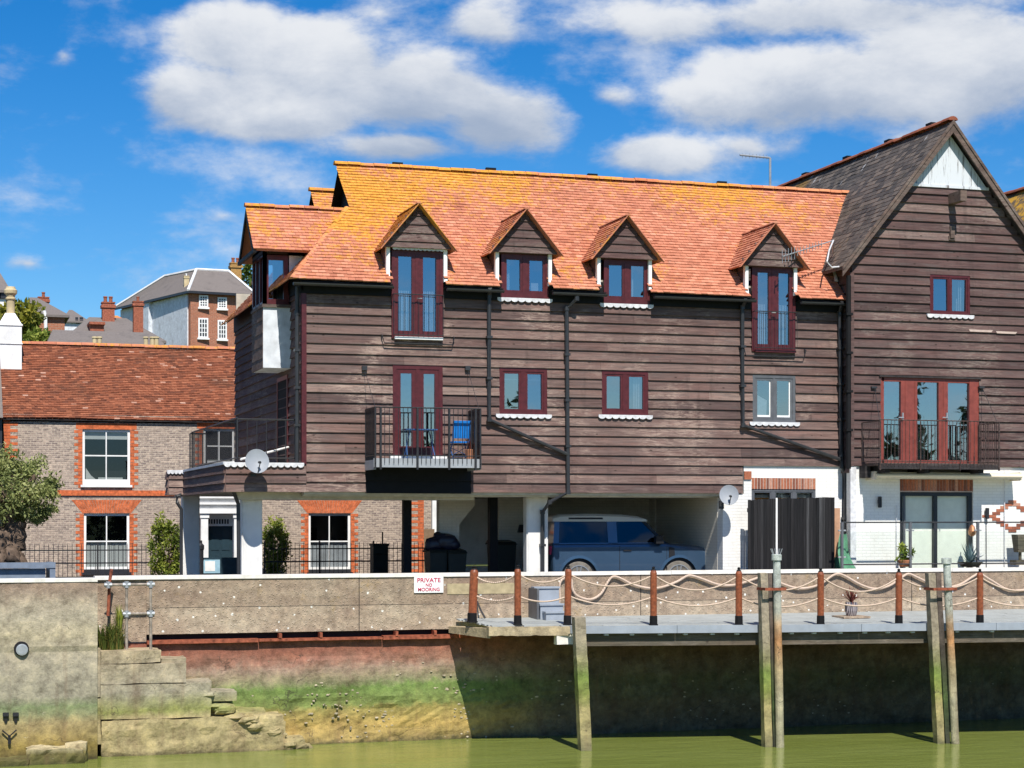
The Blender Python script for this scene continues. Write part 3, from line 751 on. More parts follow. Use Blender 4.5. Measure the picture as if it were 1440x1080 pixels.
# end slope, rear slopes
tiles(mb, (7.55, 0, EZ), (0, 1, 0), Vector((1.85, 0, 2.08)).normalized(), Vector((-2.08, 0, 1.85)).normalized(), 2.78, lambda s: (EY+.05+s*.78, 52.3-s*.8))
v2 = Vector((0, 1.9, 1.85)).normalized()
tiles(mb, (0, 46.8, 8.8), (1, 0, 0), v2, Vector((0, -1.85, 1.9)).normalized(), 2.65, lambda s: (9.42, 13.0))
mb.build('main_roof', M['tile'], house)
mb = MB()
cols = [(9.42, None)]; 
def onroof(y): return EZ + (y-EY)*SL - .02
edges = sorted([XL-.3, 24.3] + [d[0]-(d[1][1]-d[1][0])/2 for d in dorm] + [d[0]+(d[1][1]-d[1][0])/2 for d in dorm])
for i in range(len(edges)-1):
    a, b = edges[i], edges[i+1]; dd = [d for d in dorm if abs((a+b)/2-d[0]) < .1]
    ys = 41.84 if not dd else EY + (dd[0][3]+.05-EZ)/SL
    def lx(y): return max(a, 7.62+(y-EY)*.87) if a < 9.3 else a
    ym = min(max(ys, 43.6), RY)
    mb.quad((lx(ys), ys, onroof(ys)), (b, ys, onroof(ys)), (b, ym, onroof(ym)), (lx(ym), ym, onroof(ym)))
    mb.quad((lx(ym), ym, onroof(ym)), (b, ym, onroof(ym)), (b, RY, RZ-.02), (max(a, 9.42), RY, RZ-.02))
mb.quad((9.4, RY, RZ-.02), (23.6, RY, RZ-.02), (23.6, 46.85, 8.78), (9.4, 46.85, 8.78))
mb.quad((9.45, 46.8, 8.77), (21.6, 46.8, 8.77), (21.6, 48.7, 10.62), (9.45, 48.7, 10.62))
mb.quad((9.45, 48.7, 10.62), (21.6, 48.7, 10.62), (21.6, 52.2, 7.3), (9.45, 52.2, 7.3))
mb.quad((7.62, 41.7, EZ), (7.62, 52.1, EZ), (9.45, 49.9, 9.36), (9.45, 43.65, 9.36))
mb.build('roof_underlay', M['black'], house)
mb = MB()
halfround(mb, (9.28, RY, RZ+.02), (23.5, RY, RZ+.02), .12); mb.build('ridge_tile', M['ridge'], house)
mb = MB(); halfround(mb, (9.38, 48.7, RZ+.02), (13, 48.7, RZ+.02), .12); mb.build('ridge_tile', M['ridge'], house)
mb = MB(); halfround(mb, (7.60, EY+.05, EZ+.02), (9.32, 43.58, 9.36), .085, .25)
mb.build('ridge_tile', M['ridge'], house)
mb = MB()
mb.prism([(9.62, 43.72, 9.33), (9.62, RY, RZ-.03), (9.62, 46.1, 9.33)], (.05, 0, 0)); mb.build('gablet_board', M['black'], house); mb = MB(); mb.prism([(9.75, 47.3, 9.33), (9.75, 48.7, RZ-.03), (9.75, 50.1, 9.33)], (.05, 0, 0))
mb.build('gablet_board', M['black'], house)
mb = MB()
for u in (559, 690, 833, 1015):
    mb = MB(); p = P(u, 240, RY); mb.box(p.x-.13, p.x+.13, RY-.05, RY+.05, RZ+.05, RZ+.125); mb.build('ridge_vent', M['black'], house)
# lead flashing at the right-hand junction, and soaker up the left hip
mb = MB()
mb.tube([(21.55, 41.95, 7.85), (21.75, 42.6, 8.5), (22.3, 43.35, 9.22), (23.3, 44.6, 10.45)], .05, 5)
mb.build('flashing', M['lead'], house)

# ---- dormers
for i, (cx, wr, hw, zf, za, kd) in enumerate(dorm):
    x0, x1, z0, z1 = wr; ch = (x1-x0)/2 + .05
    d = MB()
    for sx in (-1, 1):
        a = cx + sx*ch; b = cx + sx*(ch+.07)
        yb = EY + (zf-EZ)/SL + .1
        d.prism([(a, 41.78, 7.3), (a, 41.78, zf+.02), (a, yb, zf+.02), (a, yb, zf-.1), (a, 41.78+.02, 7.35)], (b-a, 0, 0))
    d.box(cx-ch, cx+ch, 41.78, 41.9, z1-.01, zf+.05)
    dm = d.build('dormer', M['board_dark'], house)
    gb = MB()
    def clipg(z, cx=cx, hw=hw, zf=zf, za=za):
        w_ = hw*(za-z)/(za-zf); return None if w_ < .04 else (cx-w_, cx+w_)
    boards(gb, 0, 0, zf-.03, za-.03, front(41.60), pitch=.2, clip=clipg, tone=.42, lap=.03)
    gb.prism([(cx-hw, 41.62, zf-.03), (cx+hw, 41.62, zf-.03), (cx, 41.62, za)], (0, .12, 0))
    gb.build('gable_boarding', M['board_dark'] if i else M['board_dark'], dm)
    rf = MB(); hw2 = hw + .05; ze = zf - .07; zr = za + .05; rl = math.hypot(hw2, zr-ze); Y0 = 41.42
    for sx in (-1, 1):
        v = Vector((-sx*hw2, 0, zr-ze))/rl; n_ = Vector((sx*(zr-ze), 0, hw2))/rl
        tiles(rf, (cx+sx*hw2, Y0, ze), (0, 1, 0), v, n_, rl, lambda s: (0, EY + (ze + s*(zr-ze)/rl - EZ)/SL + .12 - Y0), wave=.002, width=.165, gauge=.1)
        # deck under the tiles, kicked out at the foot
        A = Vector((cx+sx*hw2, Y0+.02, ze)); B = Vector((cx, Y0+.02, zr)); yA = EY+(ze-EZ)/SL; yB = EY+(zr-EZ)/SL
        A2 = Vector((cx+sx*hw2, yA, ze)); B2 = Vector((cx, yB, zr)); dn = n_*-.022
        rf.hexa([A+dn, A2+dn, B2+dn, B+dn, A, A2, B2, B], .2)
        # tile verge
        e = n_*.012
        rf.hexa([A+dn*.3+Vector((sx*.03, -.04, -.03)), A+Vector((sx*.03, .05, -.03)), B+Vector((0, .05, -.02)), B+dn*.3+Vector((0, -.04, 0)), A+e+Vector((sx*.03, -.04, -.03)), A+e+Vector((sx*.03, .05, -.03)), B+e+Vector((0, .05, 0)), B+e+Vector((0, -.04, 0))], .3)
    halfround(rf, (cx, Y0-.03, zr+.02), (cx, EY+(zr-EZ)/SL+.1, zr+.01), .07, .3)
    rf.build('dormer_roof', M['tile'], dm)
    for sx in (-1, 1):
        st = MB(); a = cx + sx*((x1-x0)/2 + .03)
        st.box(min(a, a+sx*.085), max(a, a+sx*.085), 41.66, 41.78, 7.50, zf-.03)
        st.prism([(a, 41.62, 7.40), (a+sx*.10, 41.62, 7.44), (a+sx*.085, 41.66, 7.52), (a, 41.66, 7.52)], (0, .1, 0)); st.build('lead_strip', M['white'], dm)
    if kd == 'door':
        w_, pn = window(house, x0, x1, z0, z1, YF, M['frame'], 2, 1, .075, .10, .085, None, proud=.07, part='balcony_door', bottom=.10)
        s = MB(); s.box(x0+.06, x1-.02, YF-.15, YF-.02, z0-.02, z0+.04); s.build('sill', M['white'] if i == 0 else M['frame'], w_)
        h_ = MB(); h_.tube([(cx+.02, YF-.10, (z0+z1)/2-.1), (cx+.02, YF-.15, (z0+z1)/2-.1), (cx+.12, YF-.15, (z0+z1)/2-.1)], .012, 6); h_.build('handle', M['steel'], w_)
        k = MB()
        for p_ in pn:
            for j in range(7): k.box(p_[0]+.01+j*(p_[1]-p_[0]-.02)/7, p_[0]+(j+.8)*(p_[1]-p_[0]-.02)/7, YF+.10+.012*(j % 2), YF+.12, p_[2], p_[2]+(.95 if i == 0 else 1.0))
        k.build('curtain', M['curtain'], w_)
        if i == 0:
            s = MB(); scallop(s, x0+.0, x1, 41.66, z1+.02, .03, .03, 12); s.build('drip_lead', M['lead'], w_)
        r_ = MB(); rz0 = z0-.12; rx0, rx1 = x0-.22, x1+.18; yj = YF-.20
        top = z0 + (1.02 if i == 0 else .98)
        r_.tube([(x0+.02, YF-.07, top), (x0+.02, yj, top), (x1-.02, yj, top), (x1-.02, YF-.07, top)], .012, 6)
        r_.tube([(x0+.02, yj, z0+.08), (x1-.02, yj, z0+.08)], .010, 6)
        for k in range(11):
            x = x0+.02+(x1-x0-.04)*k/10; r_.tube([(x, yj, z0+.08), (x, yj, top)], .0065, 5)
        r_.build('balcony_rail', M['metal_black'], house); r_ = MB()
        r_.tube([(rx0-.02, YF-.03, rz0+.2), (rx0-.02, yj+.08, rz0+.17), (rx0+.03, yj+.08, rz0), (rx1+.03, yj+.08, rz0), (rx1+.08, yj+.08, rz0+.17), (rx1+.08, YF-.03, rz0+.2)], .016, 6)
        r_.build('flower_box_bracket', M['metal_black'], house)
    else:
        w_, pn = window(house, x0, x1, z0, z1, YF, M['frame'], 2, 1, .08, .12, .055, 'scallop', proud=.07, bottom=.13)
        k = MB(); p_ = pn[0] if i == 1 else pn[1]
        for j in range(3): k.box(p_[0]+.01+j*.04, p_[0]+.04+j*.04, YF+.12+.012*(j % 2), YF+.135, p_[2], p_[3])
        if i == 1: k.box(pn[1][0]+.12, pn[1][0]+.3, YF+.2, YF+.24, pn[1][2], pn[1][2]+.22)
        k.build('curtain', M['curtain'], w_)
# ---- lower windows
w_, pn = window(house, *lowdoor, YF, M['frame'], 2, 1, .09, .09, .10, M['white'], proud=.03, part='balcony_door', bottom=.12)
w_, pn = window(house, *w5, YF, M['frame'], 2, 1, .08, .12, .05, 'scallop', proud=.02)
k = MB(); [k.box(p[0]+.01, p[1]-.01, YF+.12, YF+.125, p[3]-.15, p[3]-.115) for p in pn]; k.build('blind', M['blind'], w_)
w_, pn = window(house, *w6, YF, M['frame'], 2, 1, .08, .12, .05, 'scallop', proud=.02, bottom=.11)
k = MB()
for j in range(6): k.box(pn[1][0]+.16+j*.03, pn[1][0]+.185+j*.03, YF+.12+.01*(j % 2), YF+.13, pn[1][2], pn[1][2]+.75-.0*j if j < 4 else pn[1][3])
k.box(pn[0][0], pn[0][0]+.03, YF+.11, YF+.12, pn[0][2], pn[0][3]); k.build('curtain', M['curtain'], w_)
w_, pn = window(house, *w7, YF, M['frame_grey'], 2, 1, .07, .05, .06, 'scallop', proud=.02)
k = MB(); k.prism([(pn[0][0], YF+.12, pn[0][2]), (pn[0][0]+.30, YF+.12, pn[0][2]), (pn[0][0]+.32, YF+.12, pn[0][2]+.42), (pn[0][0]+.06, YF+.12, pn[0][2]+.55)], (0, .03, 0))
k.build('hanging_towel', M['curtain'], w_)
k = MB()
for p in pn: k.box(p[0], p[1], YF+.02, YF+.035, p[2]-.01, p[2]+.05); k.box(p[1]-.03, p[1], YF+.02, YF+.035, p[2]+.05, p[3])
k.build('inner_beading', M['white'], w_)
# ---- downpipes
def pipe(pts, root, r=.049, mat=None, clips=True):
    m = MB(); m.tube(pts, r, 8)
    for p in pts[1:-1]: m.lathe((p[0], p[1], p[2]), [(r*.6, -.05), (r*1.3, -.05), (r*1.3, .05), (r*.6, .05)], 8)
    for a, b in zip(pts[:-1], pts[1:]):
        a, b = Vector(a), Vector(b)
        if clips and abs(a.x-b.x) < .05 and (a-b).length > 1.0:
            k = int((a-b).length/1.1)
            for j in range(1, k+1):
                q = a.lerp(b, j/(k+1)); m.box(q.x-r*1.35, q.x+r*1.35, q.y-r*1.3, q.y+.1, q.z-.03, q.z+.03)
    return m.build('downpipe', mat or M['pipe'], root)
yp = YF-.12
def PP(u, v, Y=yp): p = P(u, v, Y); return (p.x, p.y, p.z)
pipe([PP(689, 405, 41.47), PP(688, 416), PP(688, 590), PP(800, 640)], house)
pipe([PP(812, 412, 41.47), PP(811, 420, 41.5), PP(797, 434), PP(799, 692), PP(773, 706, 41.9), PP(763, 720, 42.42), PP(763, 860, 42.42)], house)
pipe([PP(1049, 421, 41.47), PP(1044, 432), PP(1045, 598), PP(1184, 647)], house)
pipe([PP(1184, 424, 41.47), PP(1181, 440), PP(1183, 640), PP(1184, 656), PP(1189, 668), PP(1188, 790)], house)
pipe([(XL-.12, 41.9, 7.2), (XL-.12, 41.95, 6.6), (XL-.12, 41.95, 3.15)], house)
# ---- oriel bay on the left side
BX, B0, B1 = 7.25, 43.3, 44.9
b = MB(); b.box(BX, XL, B0, B1, 5.43, 6.86); bay = b.build('oriel_bay', M['panel_white'], house)
b = MB(); boards(b, B0+.02, B1, 5.43, 6.86, leftface(BX), pitch=.3, tone=.4, lap=.01); b.box(BX-.03, XL+.1, B0-.05, B1+.05, 6.86, 6.93); b.build('bay_cladding', M['verge'], bay)
b = MB(); b.box(BX+.60, 8.6, B0, B0+.1, 7.2, 8.25); b.build('bay_cheek', M['panel_white'], bay); b = MB(); b.box(BX+.5, 8.6, B1-.1, B1, 7.2, 8.2); b.build('bay_cheek', M['panel_white'], bay)
b = MB(); b.prism([(BX, B0-.05, 8.22), (BX, 44.1, 9.3), (BX, B1+.05, 8.22)], (.06, 0, 0)); b.box(BX, 8.6, B0, B0+.1, 8.1, 8.28); b.box(BX, BX+.08, B0, B1, 8.1, 8.28)
b.build('bay_gable', M['board_black'], bay)
window(house, BX, BX+.62, 6.93, 8.12, B0+.05, M['frame'], 1, 1, .13, .06, .0, None, proud=.05, part='bay_window')
b = MB()
for y in (B0, B0+.52, B0+1.04, B1-.08): b.box(BX, BX+.09, y, y+.08, 6.93, 8.12)
b.box(BX, BX+.09, B0, B1, 6.93, 7.0); b.box(BX, BX+.09, B0, B1, 8.06, 8.12)
sw = b.build('bay_window', M['frame'], house)
b = MB(); b.box(BX+.04, BX+.046, B0+.05, B1-.05, 6.97, 8.1); b.build('pane', M['glass'], sw)
b = MB(); bl = math.hypot(1.22, 1.2)
tiles(b, (6.95, 42.88, 8.17), (1, 0, 0), Vector((0, 1.22, 1.2)).normalized(), Vector((0, -1.2, 1.22)).normalized(), bl, lambda s: (0, 2.6))
b.hexa([(6.97, 42.92, 8.13), (9.5, 42.92, 8.13), (9.5, 44.1, 9.33), (6.97, 44.1, 9.33), (6.97, 42.9, 8.17), (9.5, 42.9, 8.17), (9.5, 44.1, 9.37), (6.97, 44.1, 9.37)], .2)
b.hexa([(6.97, 44.1, 9.33), (9.5, 44.1, 9.33), (9.5, 45.32, 8.13), (6.97, 45.32, 8.13), (6.97, 44.1, 9.37), (9.5, 44.1, 9.37), (9.5, 45.32, 8.17), (6.97, 45.32, 8.17)], .2)
halfround(b, (6.93, 44.1, 9.39), (9.45, 44.1, 9.39), .11)
b.build('bay_roof', M['tile'], house)
b = MB(); b.box(6.95, 7.02, 42.9, 45.3, 8.08, 8.17); b.prism([(6.96, 42.92, 8.12), (6.96, 44.1, 9.3), (6.96, 45.28, 8.12), (6.96, 45.1, 8.12), (6.96, 44.1, 9.12), (6.96, 43.1, 8.12)], (.04, 0, 0)); b.build('bay_bargeboard', M['black'], house)
# side door to the terrace
b = MB(); b.box(XL-.06, XL, 43.55, 43.65, 3.15, 5.3); b.box(XL-.06, XL, 44.9, 45.0, 3.15, 5.3); b.box(XL-.06, XL, 43.65, 44.9, 5.2, 5.3)
sdoor = b.build('side_door', M['frame'], house)
b = MB(); b.box(XL-.045, XL-.04, 43.65, 44.9, 3.15, 5.2); b.build('panel', M['dark'], sdoor)
# ---- porch roof / terrace on pillars
CX0 = X(317, YF); CX1 = CX0 + .03
b = MB(); boards(b, YF, 49.2, ZB, 3.11, leftface(CX0+.0), pitch=.213, tone=.35)
boards(b, X(237, 49.2), CX0, ZB, 3.11, front(49.2), pitch=.213, tone=.5)
boards(b, 49.2, 49.7, ZB, 3.11, leftface(X(237, 49.2)), pitch=.213, tone=.3)
b.build('porch_boarding', M['board'], house)
b = MB(); b.box(CX0+.02, XL, YF+.02, 51.5, ZB+.0, ZB+.05); b.box(X(237, 49.2)+.02, CX0+.02, 49.22, 49.7, ZB, ZB+.05); b.box(CX0+.02, XL, YF+.02, 51.5, 3.05, 3.10); b.box(X(237, 49.2)+.02, CX0+.02, 49.22, 49.7, 3.05, 3.10)
b.box(CX0+.3, XL+4.2, 42.25, 42.45, 2.30, ZB); b.build('porch_slab', M['soffit'], house)
b = MB(); scallop(b, CX0-.04, XL-.0, YF-.03, 3.12, .07, .05, 12); b.build('lead_edging', M['lead'], house); b = MB(); scallop(b, X(237, 49.2)-.05, CX0+.02, 49.17, 3.12, .07, .05, 5)
b.box(CX0-.05, CX0+.1, YF, 49.2, 3.09, 3.15)
b.build('lead_edging', M['lead'], house)
b = MB(); b.tube([(CX0+.4, YF+.3, 3.22), (XL-.1, 43.2, 3.55)], .03, 6); b.build('handrail_pipe', M['white'], house)
for (u0, u1, Y) in ((340, 369, 42.5), (257, 281, 49.6), (741, 771, 42.5)):
    b = MB(); x0, x1 = X(u0, Y), X(u1, Y); dd = .32 if Y < 49 else .4
    b.box(x0+.03, x1-.03, Y, Y+dd, 0, ZB-.02); b.box(x0, x1, Y+.03, Y+dd-.03, .0, ZB-.02)
    b.build('pillar', M['render'], house)
b = MB(); b.tube([(X(255, 49), 49.0, 2.5), (X(249, 49), 49.0, 2.45), (X(249, 49), 49.0, 2.28), (X(255, 49), 49.0, 2.1), (X(255, 49), 49.0, 0)], .045, 8); b.build('downpipe', M['pipe'], house)
b = MB(); b.tube([(X(328, 42.2), 42.2, 2.5), (X(335, 42.3), 42.3, 2.2), (X(336, 42.3), 42.3, 0)], .045, 8); b.build('downpipe', M['pipe'], house)
b = MB()
tx = X(334, 42.3)
railing(b, (tx, 42.3, 3.2), (XL-.1, 42.3, 3.2), .95, .2, .011, .02, low=.06)
tr = b.build('terrace_railing', M['metal_black'], house)
b = MB(); railing(b, (tx, 42.3, 3.2), (tx-.05, 50.0, 3.2), .98, .16, .0085, .02, low=.06); b.build('terrace_railing', M['metal_black'], house); b = MB(); railing(b, (tx-.1, 50.0, 3.2), (X(290, 50), 50.0, 3.2), .95, .1, .011, .02); b.build('terrace_railing', M['metal_black'], house)
# ---- main balcony
bx0, bx1, by0 = 9.36, 11.88, 40.79
b = MB(); b.box(bx0, bx1, by0+.04, YF, 3.14, 3.20); bal = b.build('balcony', M['grey_fascia'], house)
b = MB(); b.box(bx0-.01, bx1+.01, by0, by0+.04, 3.03, 3.235); b.box(bx0, bx0+.05, by0+.04, YF, 2.98, 3.14); b.box(bx1-.05, bx1, by0+.04, YF, 2.98, 3.14)
b.build('fascia', M['grey_fascia'], bal)
b = MB()
railing(b, (bx0+.02, by0-.03, 3.12), (bx1-.02, by0-.03, 3.12), 1.27, .107, .0085, .016, low=.18)
for x in (bx0+.14, bx0+1.0, bx0+1.75, bx1-.14): b.box(x-.022, x+.022, by0-.06, by0-.005, 2.98, 4.39)
for x in (bx0+.02, bx1-.02): railing(b, (x, by0, 3.12), (x, YF-.06, 3.12), 1.27, .075, .012, .02, low=.18); b.box(x-.02, x+.02, by0-.03, by0+.03, 3.0, 4.4)
b.build('railing', M['metal_black'], bal)
for x in (bx0+.02, bx1-.02):
    b = MB()
    for k in range(26): b.box(x-.010, x+.010, by0+.03+k*.0365, by0+.05+k*.0365, 3.34, 4.38)
    for z in (3.34, 3.6, 3.86, 4.12, 4.36): b.box(x-.009, x+.009, by0+.02, YF-.08, z, z+.03)
    b.build('mesh_screen', M['metal_black'], bal)
for x, u in ((bx0+.02, 512), (bx1-.05, 657)):
    b = MB(); p = P(u, 518, YF-.04); b.box(p.x-.06, p.x+.06, YF-.12, YF-.02, p.z-.05, p.z+.05)
    b.tube([(p.x, YF-.08, p.z-.03), (x, by0, 4.39)], .006, 5); b.build('stay_wire', M['pipe'], bal)
# things standing on the balcony
def chair(loc, label):
    x, y, z = loc; t = thing('folding_chair', loc, label, 'chair')
    b = MB(); b.box(x-.20, x+.20, y-.20, y+.20, z+.42, z+.455); b.build('seat', M['blue_cloth'], t)
    b = MB(); b.prism([(x-.21, y-.2, z+.52), (x+.21, y-.2, z+.52), (x+.21, y-.28, z+.92), (x-.21, y-.28, z+.92)], (0, .02, .005)); b.build('backrest', M['blue_cloth'], t)
    for sx in (-.2, .2):
        b = MB(); b.tube([(x+sx, y+.24, z), (x+sx, y-.2, z+.45), (x+sx, y-.29, z+.93)], .013, 6); b.build('leg', M['blue_metal'], t)
        b = MB(); b.tube([(x+sx*.92, y-.24, z), (x+sx*.92, y+.2, z+.44)], .013, 6); b.build('leg', M['blue_metal'], t)
    b = MB(); b.tube([(x-.2, y-.17, z+.1), (x+.2, y-.17, z+.1)], .01, 6); b.tube([(x-.19, y-.1, z+.13), (x+.19, y+.1, z+.32)], .008, 5); b.tube([(x+.19, y-.1, z+.13), (x-.19, y+.1, z+.32)], .008, 5); b.build('stretcher', M['blue_metal'], t)
chair((X(646, 41.25), 41.3, 3.2), 'bright blue folding chair on the right end of the middle balcony')
tx0, ty0 = X(590, 41.25), 41.25
t = thing('folding_table', (tx0, ty0, 3.2), 'small dark folding table with crossed legs on the middle balcony before the door', 'table')
b = MB(); b.box(tx0-.38, tx0+.38, ty0-.22, ty0+.22, 3.90, 3.925); b.build('tabletop', M['blue_metal'], t)
for sx in (-.34, .34):
    b = MB(); b.tube([(tx0+sx, ty0-.2, 3.2), (tx0+sx*.8, ty0+.2, 3.9)], .012, 6); b.tube([(tx0+sx, ty0+.2, 3.2), (tx0+sx*.8, ty0-.2, 3.9)], .012, 6); b.build('leg', M['blue_metal'], t)
b = MB(); q = X(663, 41.1)
b.lathe((q, 41.15, 3.2), [(.08, 0), (.11, .02), (.14, .26), (.12, .27), (.02, .2)], 12)
t = b.build('flower_pot', M['terracotta'], label='clay pot with dry stems beside the blue folding chair', cat='plant pot')
b = MB(); rr = random.Random(4)
for k in range(26):
    a = rr.uniform(0, 6.28); l = rr.uniform(.1, .3); b.tube([(q, 41.15, 3.4), (q+math.cos(a)*l*.6, 41.15+math.sin(a)*l*.5, 3.45+l)], .006, 4, rr.random())
OFF[t.name] = Vector(t.location); b.build('dry_stem', M['cordy'], t)

# ---- ground floor of the timber house
wx0, wx1 = X(1046, YF), XR + .02
win_h = (X(1057, YF), X(1147, YF), Z(1100, 708, YF), Z(1100, 688, YF))
b = MB(); wall(b, wx0, wx1, YF+.004, YF+.2, 0, 3.17, [win_h, (win_h[0], win_h[1], win_h[3], win_h[3]+.28)]); b.box(X(1016, YF), wx0, YF-.02, YF+.3, 0, 2.46)
b.build('ground_floor_wall', M['wbrick'], house)
b = MB(); n = 22
for k in range(n):
    a = win_h[0] + (win_h[1]-win_h[0])*k/n; b.box(a+.004, a+(win_h[1]-win_h[0])/n-.016, YF-.012, YF+.1, win_h[3]+.005, win_h[3]+.275, random.random())
b.box(X(1046, YF), X(1056, YF), YF-.035, YF+.0, 2.83, 3.03)
bl_ = b.build('brick_lintel', M['lbrick'], house)
b = MB(); b.box(win_h[0], win_h[1], YF-.004, YF+.1, win_h[3]+.002, win_h[3]+.279); b.build('mortar', M['mortar'], bl_)
w_, pn = window(house, win_h[0], win_h[1], win_h[2]-1.1, win_h[3], YF+.06, M['frame_grey'], 3, 1, .06, .1, .03, None, proud=.05, part='low_window', glassm=M['glass_dark'])
b = MB(); b.box(win_h[0], win_h[1], YF+.02, YF+.2, win_h[2]-1.1, win_h[2]-1.0); b.build('sill', M['white'], w_)
b = MB(); b.box(win_h[0]+.05, win_h[1]-.05, YF+.35, YF+.37, 1.0, win_h[3]-.05); b.build('wood_blind', plain('pine_blind', (.55, .27, .07), .7, .2), w_)
# ---- under-croft: garage
gx0 = X(702, 46.6)
b = MB(); b.box(gx0, 18.36, 46.6, 46.8, 0, 2.38); b.box(18.36, 18.56, YF+.3, 46.8, 0, 2.38)
x0 = X(915, 46.5); b.box(x0, x0+.5, 46.2, 46.6, 0, 2.38); b.box(X(702, 45.4), X(741, 45.4), 45.4, 45.6, 0, 2.38)
b.build('garage_wall', M['wbrick_cream'], house)
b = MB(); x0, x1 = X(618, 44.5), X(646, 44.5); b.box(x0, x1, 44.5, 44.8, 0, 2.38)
b.prism([(x1, 44.55, 2.38), (x1+.42, 44.55, 2.38), (x1+.42, 44.55, 2.2), (x1, 44.55, 1.7)], (0, .15, 0)); b.build('back_pillar', M['wbrick_cream'], house)
for (u0, u1, Y) in ((568, 579, 43.4), (689, 700, 43.6)):
    b = MB(); b.box(X(u0, Y), X(u1, Y), Y, Y+.2, 0, 2.4); b.build('post', M['black'], house)
b = MB(); x0, x1 = X(645, 47.5), X(692, 47.5); b.box(x0, x1, 47.5, 47.6, .62, 2.4); b.box(x0-.2, x1-.05, 47.3, 47.6, 0, .55); b.box(x0-.2, x1-.05, 47.28, 47.6, .55, .58)
b.build('store_door', M['render'], house)
b = MB(); x0 = X(735, 45.3); b.prism([(x0-.12, 45.3, 1.5), (x0+.12, 45.3, 1.5), (x0+.07, 45.3, 1.7), (x0-.07, 45.3, 1.7)], (0, .09, 0)); b.build('wall_lamp', M['metal_black'], house)
# =================================================================== RIGHT GABLED HOUSE
YR, GX0, GXA, GZA, GS = 41.35, 21.65, 24.37, 11.70, 1.23
GX1 = 27.15
gable = thing('gabled_house', (24.4, 46, 0), 'tall gabled house at the right with dark boarding over a white brick ground floor', 'house')
wu = rect(1307, 1363, 387, 443, YR); fd = rect(1238, 1376, 532, 656, YR)
ZT = Z(1340, 262, YR)
def clipR(z):
    if z < 7.9: return GX0, GX1
    w_ = (GZA - z)/GS
    return max(GX0, GXA - w_), min(GX1, GXA + w_)
b = MB(); boards(b, GX0, GX1, 3.17, ZT, front(YR), holes=[wu, fd], clip=clipR, long=(3, 6)); b.build('weatherboarding', M['board_dark'], gable)
b = MB(); wl = (GZA-.05-ZT)/GS
b.prism([(GXA-wl, YR-.03, ZT), (GXA+wl, YR-.03, ZT), (GXA, YR-.03, GZA-.05)], (0, .06, 0)); b.box(GXA-wl-.05, GXA+wl+.05, YR-.06, YR, ZT-.06, ZT+.01); b.build('gable_panel', M['white_board'], gable)
b = MB(); boards(b, YR+.02, 51.3, 3.0, 8.2, leftface(GX0), tone=.4); b.box(GX0-.06, GX0+.05, YR-.06, YR+.02, 3.17, 8.0); b.build('side_boarding', M['board_dark'], gable)
b = MB()
hl = [(wu[0]+.01, wu[1]-.01, wu[2]+.01, wu[3]-.01), (fd[0]+.01, fd[1]-.01, fd[2]+.01, fd[3]-.01)]
wall(b, GX0+.02, GX1, YR+.03, YR+.12, 3.1, 7.95, hl)
b.prism([(GX0+.02, YR+.03, 7.95), (GX1, YR+.03, 7.95), (GXA, YR+.03, GZA-.2)], (0, .08, 0))
b.box(GX0+.03, GX0+.1, YR+.15, 51.3, 0, 8.2); b.box(GX1-.1, GX1, YR+.15, 51.3, 0, 8.2); b.box(GX0, GX1, 51.2, 51.3, 0, 8.2); b.box(GX0+.1, GX1-.1, YR+.15, 51.2, 3.0, 3.1)
b.build('inner_shell', M['room'], gable)
# roof
b = MB(); ex, ez = 21.30, 8.10; zr = 11.90; sl = math.hypot(GXA-ex, zr-ez); V = Vector((GXA-ex, 0, zr-ez))/sl; N = Vector((-(zr-ez), 0, GXA-ex))/sl
tiles(b, (ex, 41.12, ez), (0, 1, 0), V, N, sl, lambda s: (0, 10.1), gauge=.17, width=.25, lift=.012, wave=.012)
def dk(sx):
    A = Vector((GXA-sx*(GXA-ex), 41.14, ez-.01)); B = Vector((GXA, 41.14, zr-.01)); d = Vector((0, 10.2, 0)); e = Vector((0, 0, -.06))
    b.hexa([A+e, A+e+d, B+e+d, B+e, A, A+d, B+d, B], .4)
dk(1); dk(-1); b.build('slate_roof', M['slate'], gable)
b = MB(); halfround(b, (GXA, 41.08, zr+.04), (GXA, 51.2, zr+.04), .13, .4); b.build('ridge_tile', M['ridge_red'], gable)
b = MB()
for y in (42.2, 44.4, 46.8, 49.4): b = MB(); b.box(GXA-.07, GXA+.07, y-.14, y+.14, zr+.08, zr+.16); b.build('ridge_vent', M['black'], gable)
for sx in (-1, 1):
    b = MB(); A = Vector((GXA+sx*(GXA-ex+.02), 0, ez-.02)); B = Vector((GXA, 0, zr+.0)); w_ = Vector((0, 0, -.34))
    for (y0, y1, dz0, dz1) in ((41.08, 41.125, 0, -.30), (41.055, 41.08, .02, -.09)):
        pl = [A+Vector((0, y0, dz0)), B+Vector((0, y0, dz0)), B+Vector((0, y0, dz1)), A+Vector((-sx*.0, y0, dz1*.75))]
        b.prism(pl, (0, y1-y0, 0), .4)
    b.build('bargeboard', M['verge'], gable)
    b = MB(); b.prism([A+Vector((-sx*.1, 41.13, -.10)), B+Vector((0, 41.13, -.12)), B+Vector((0, 41.13, -.15)), A+Vector((-sx*.1, 41.13, -.13))], (0, .19, 0)); b.build('soffit', M['board_black'], gable)
# windows
w_, pn = window(gable, *wu, YR, M['frame'], 2, 1, .065, .05, .04, 'scallop', proud=.03)
k = MB()
for j in range(5): k.box(pn[1][0]+.2+j*.03, pn[1][0]+.222+j*.03, YR+.12+.01*(j % 2), YR+.13, pn[1][2], pn[1][3]-.02 - .45*(j < 2))
k.build('curtain', M['curtain'], w_)
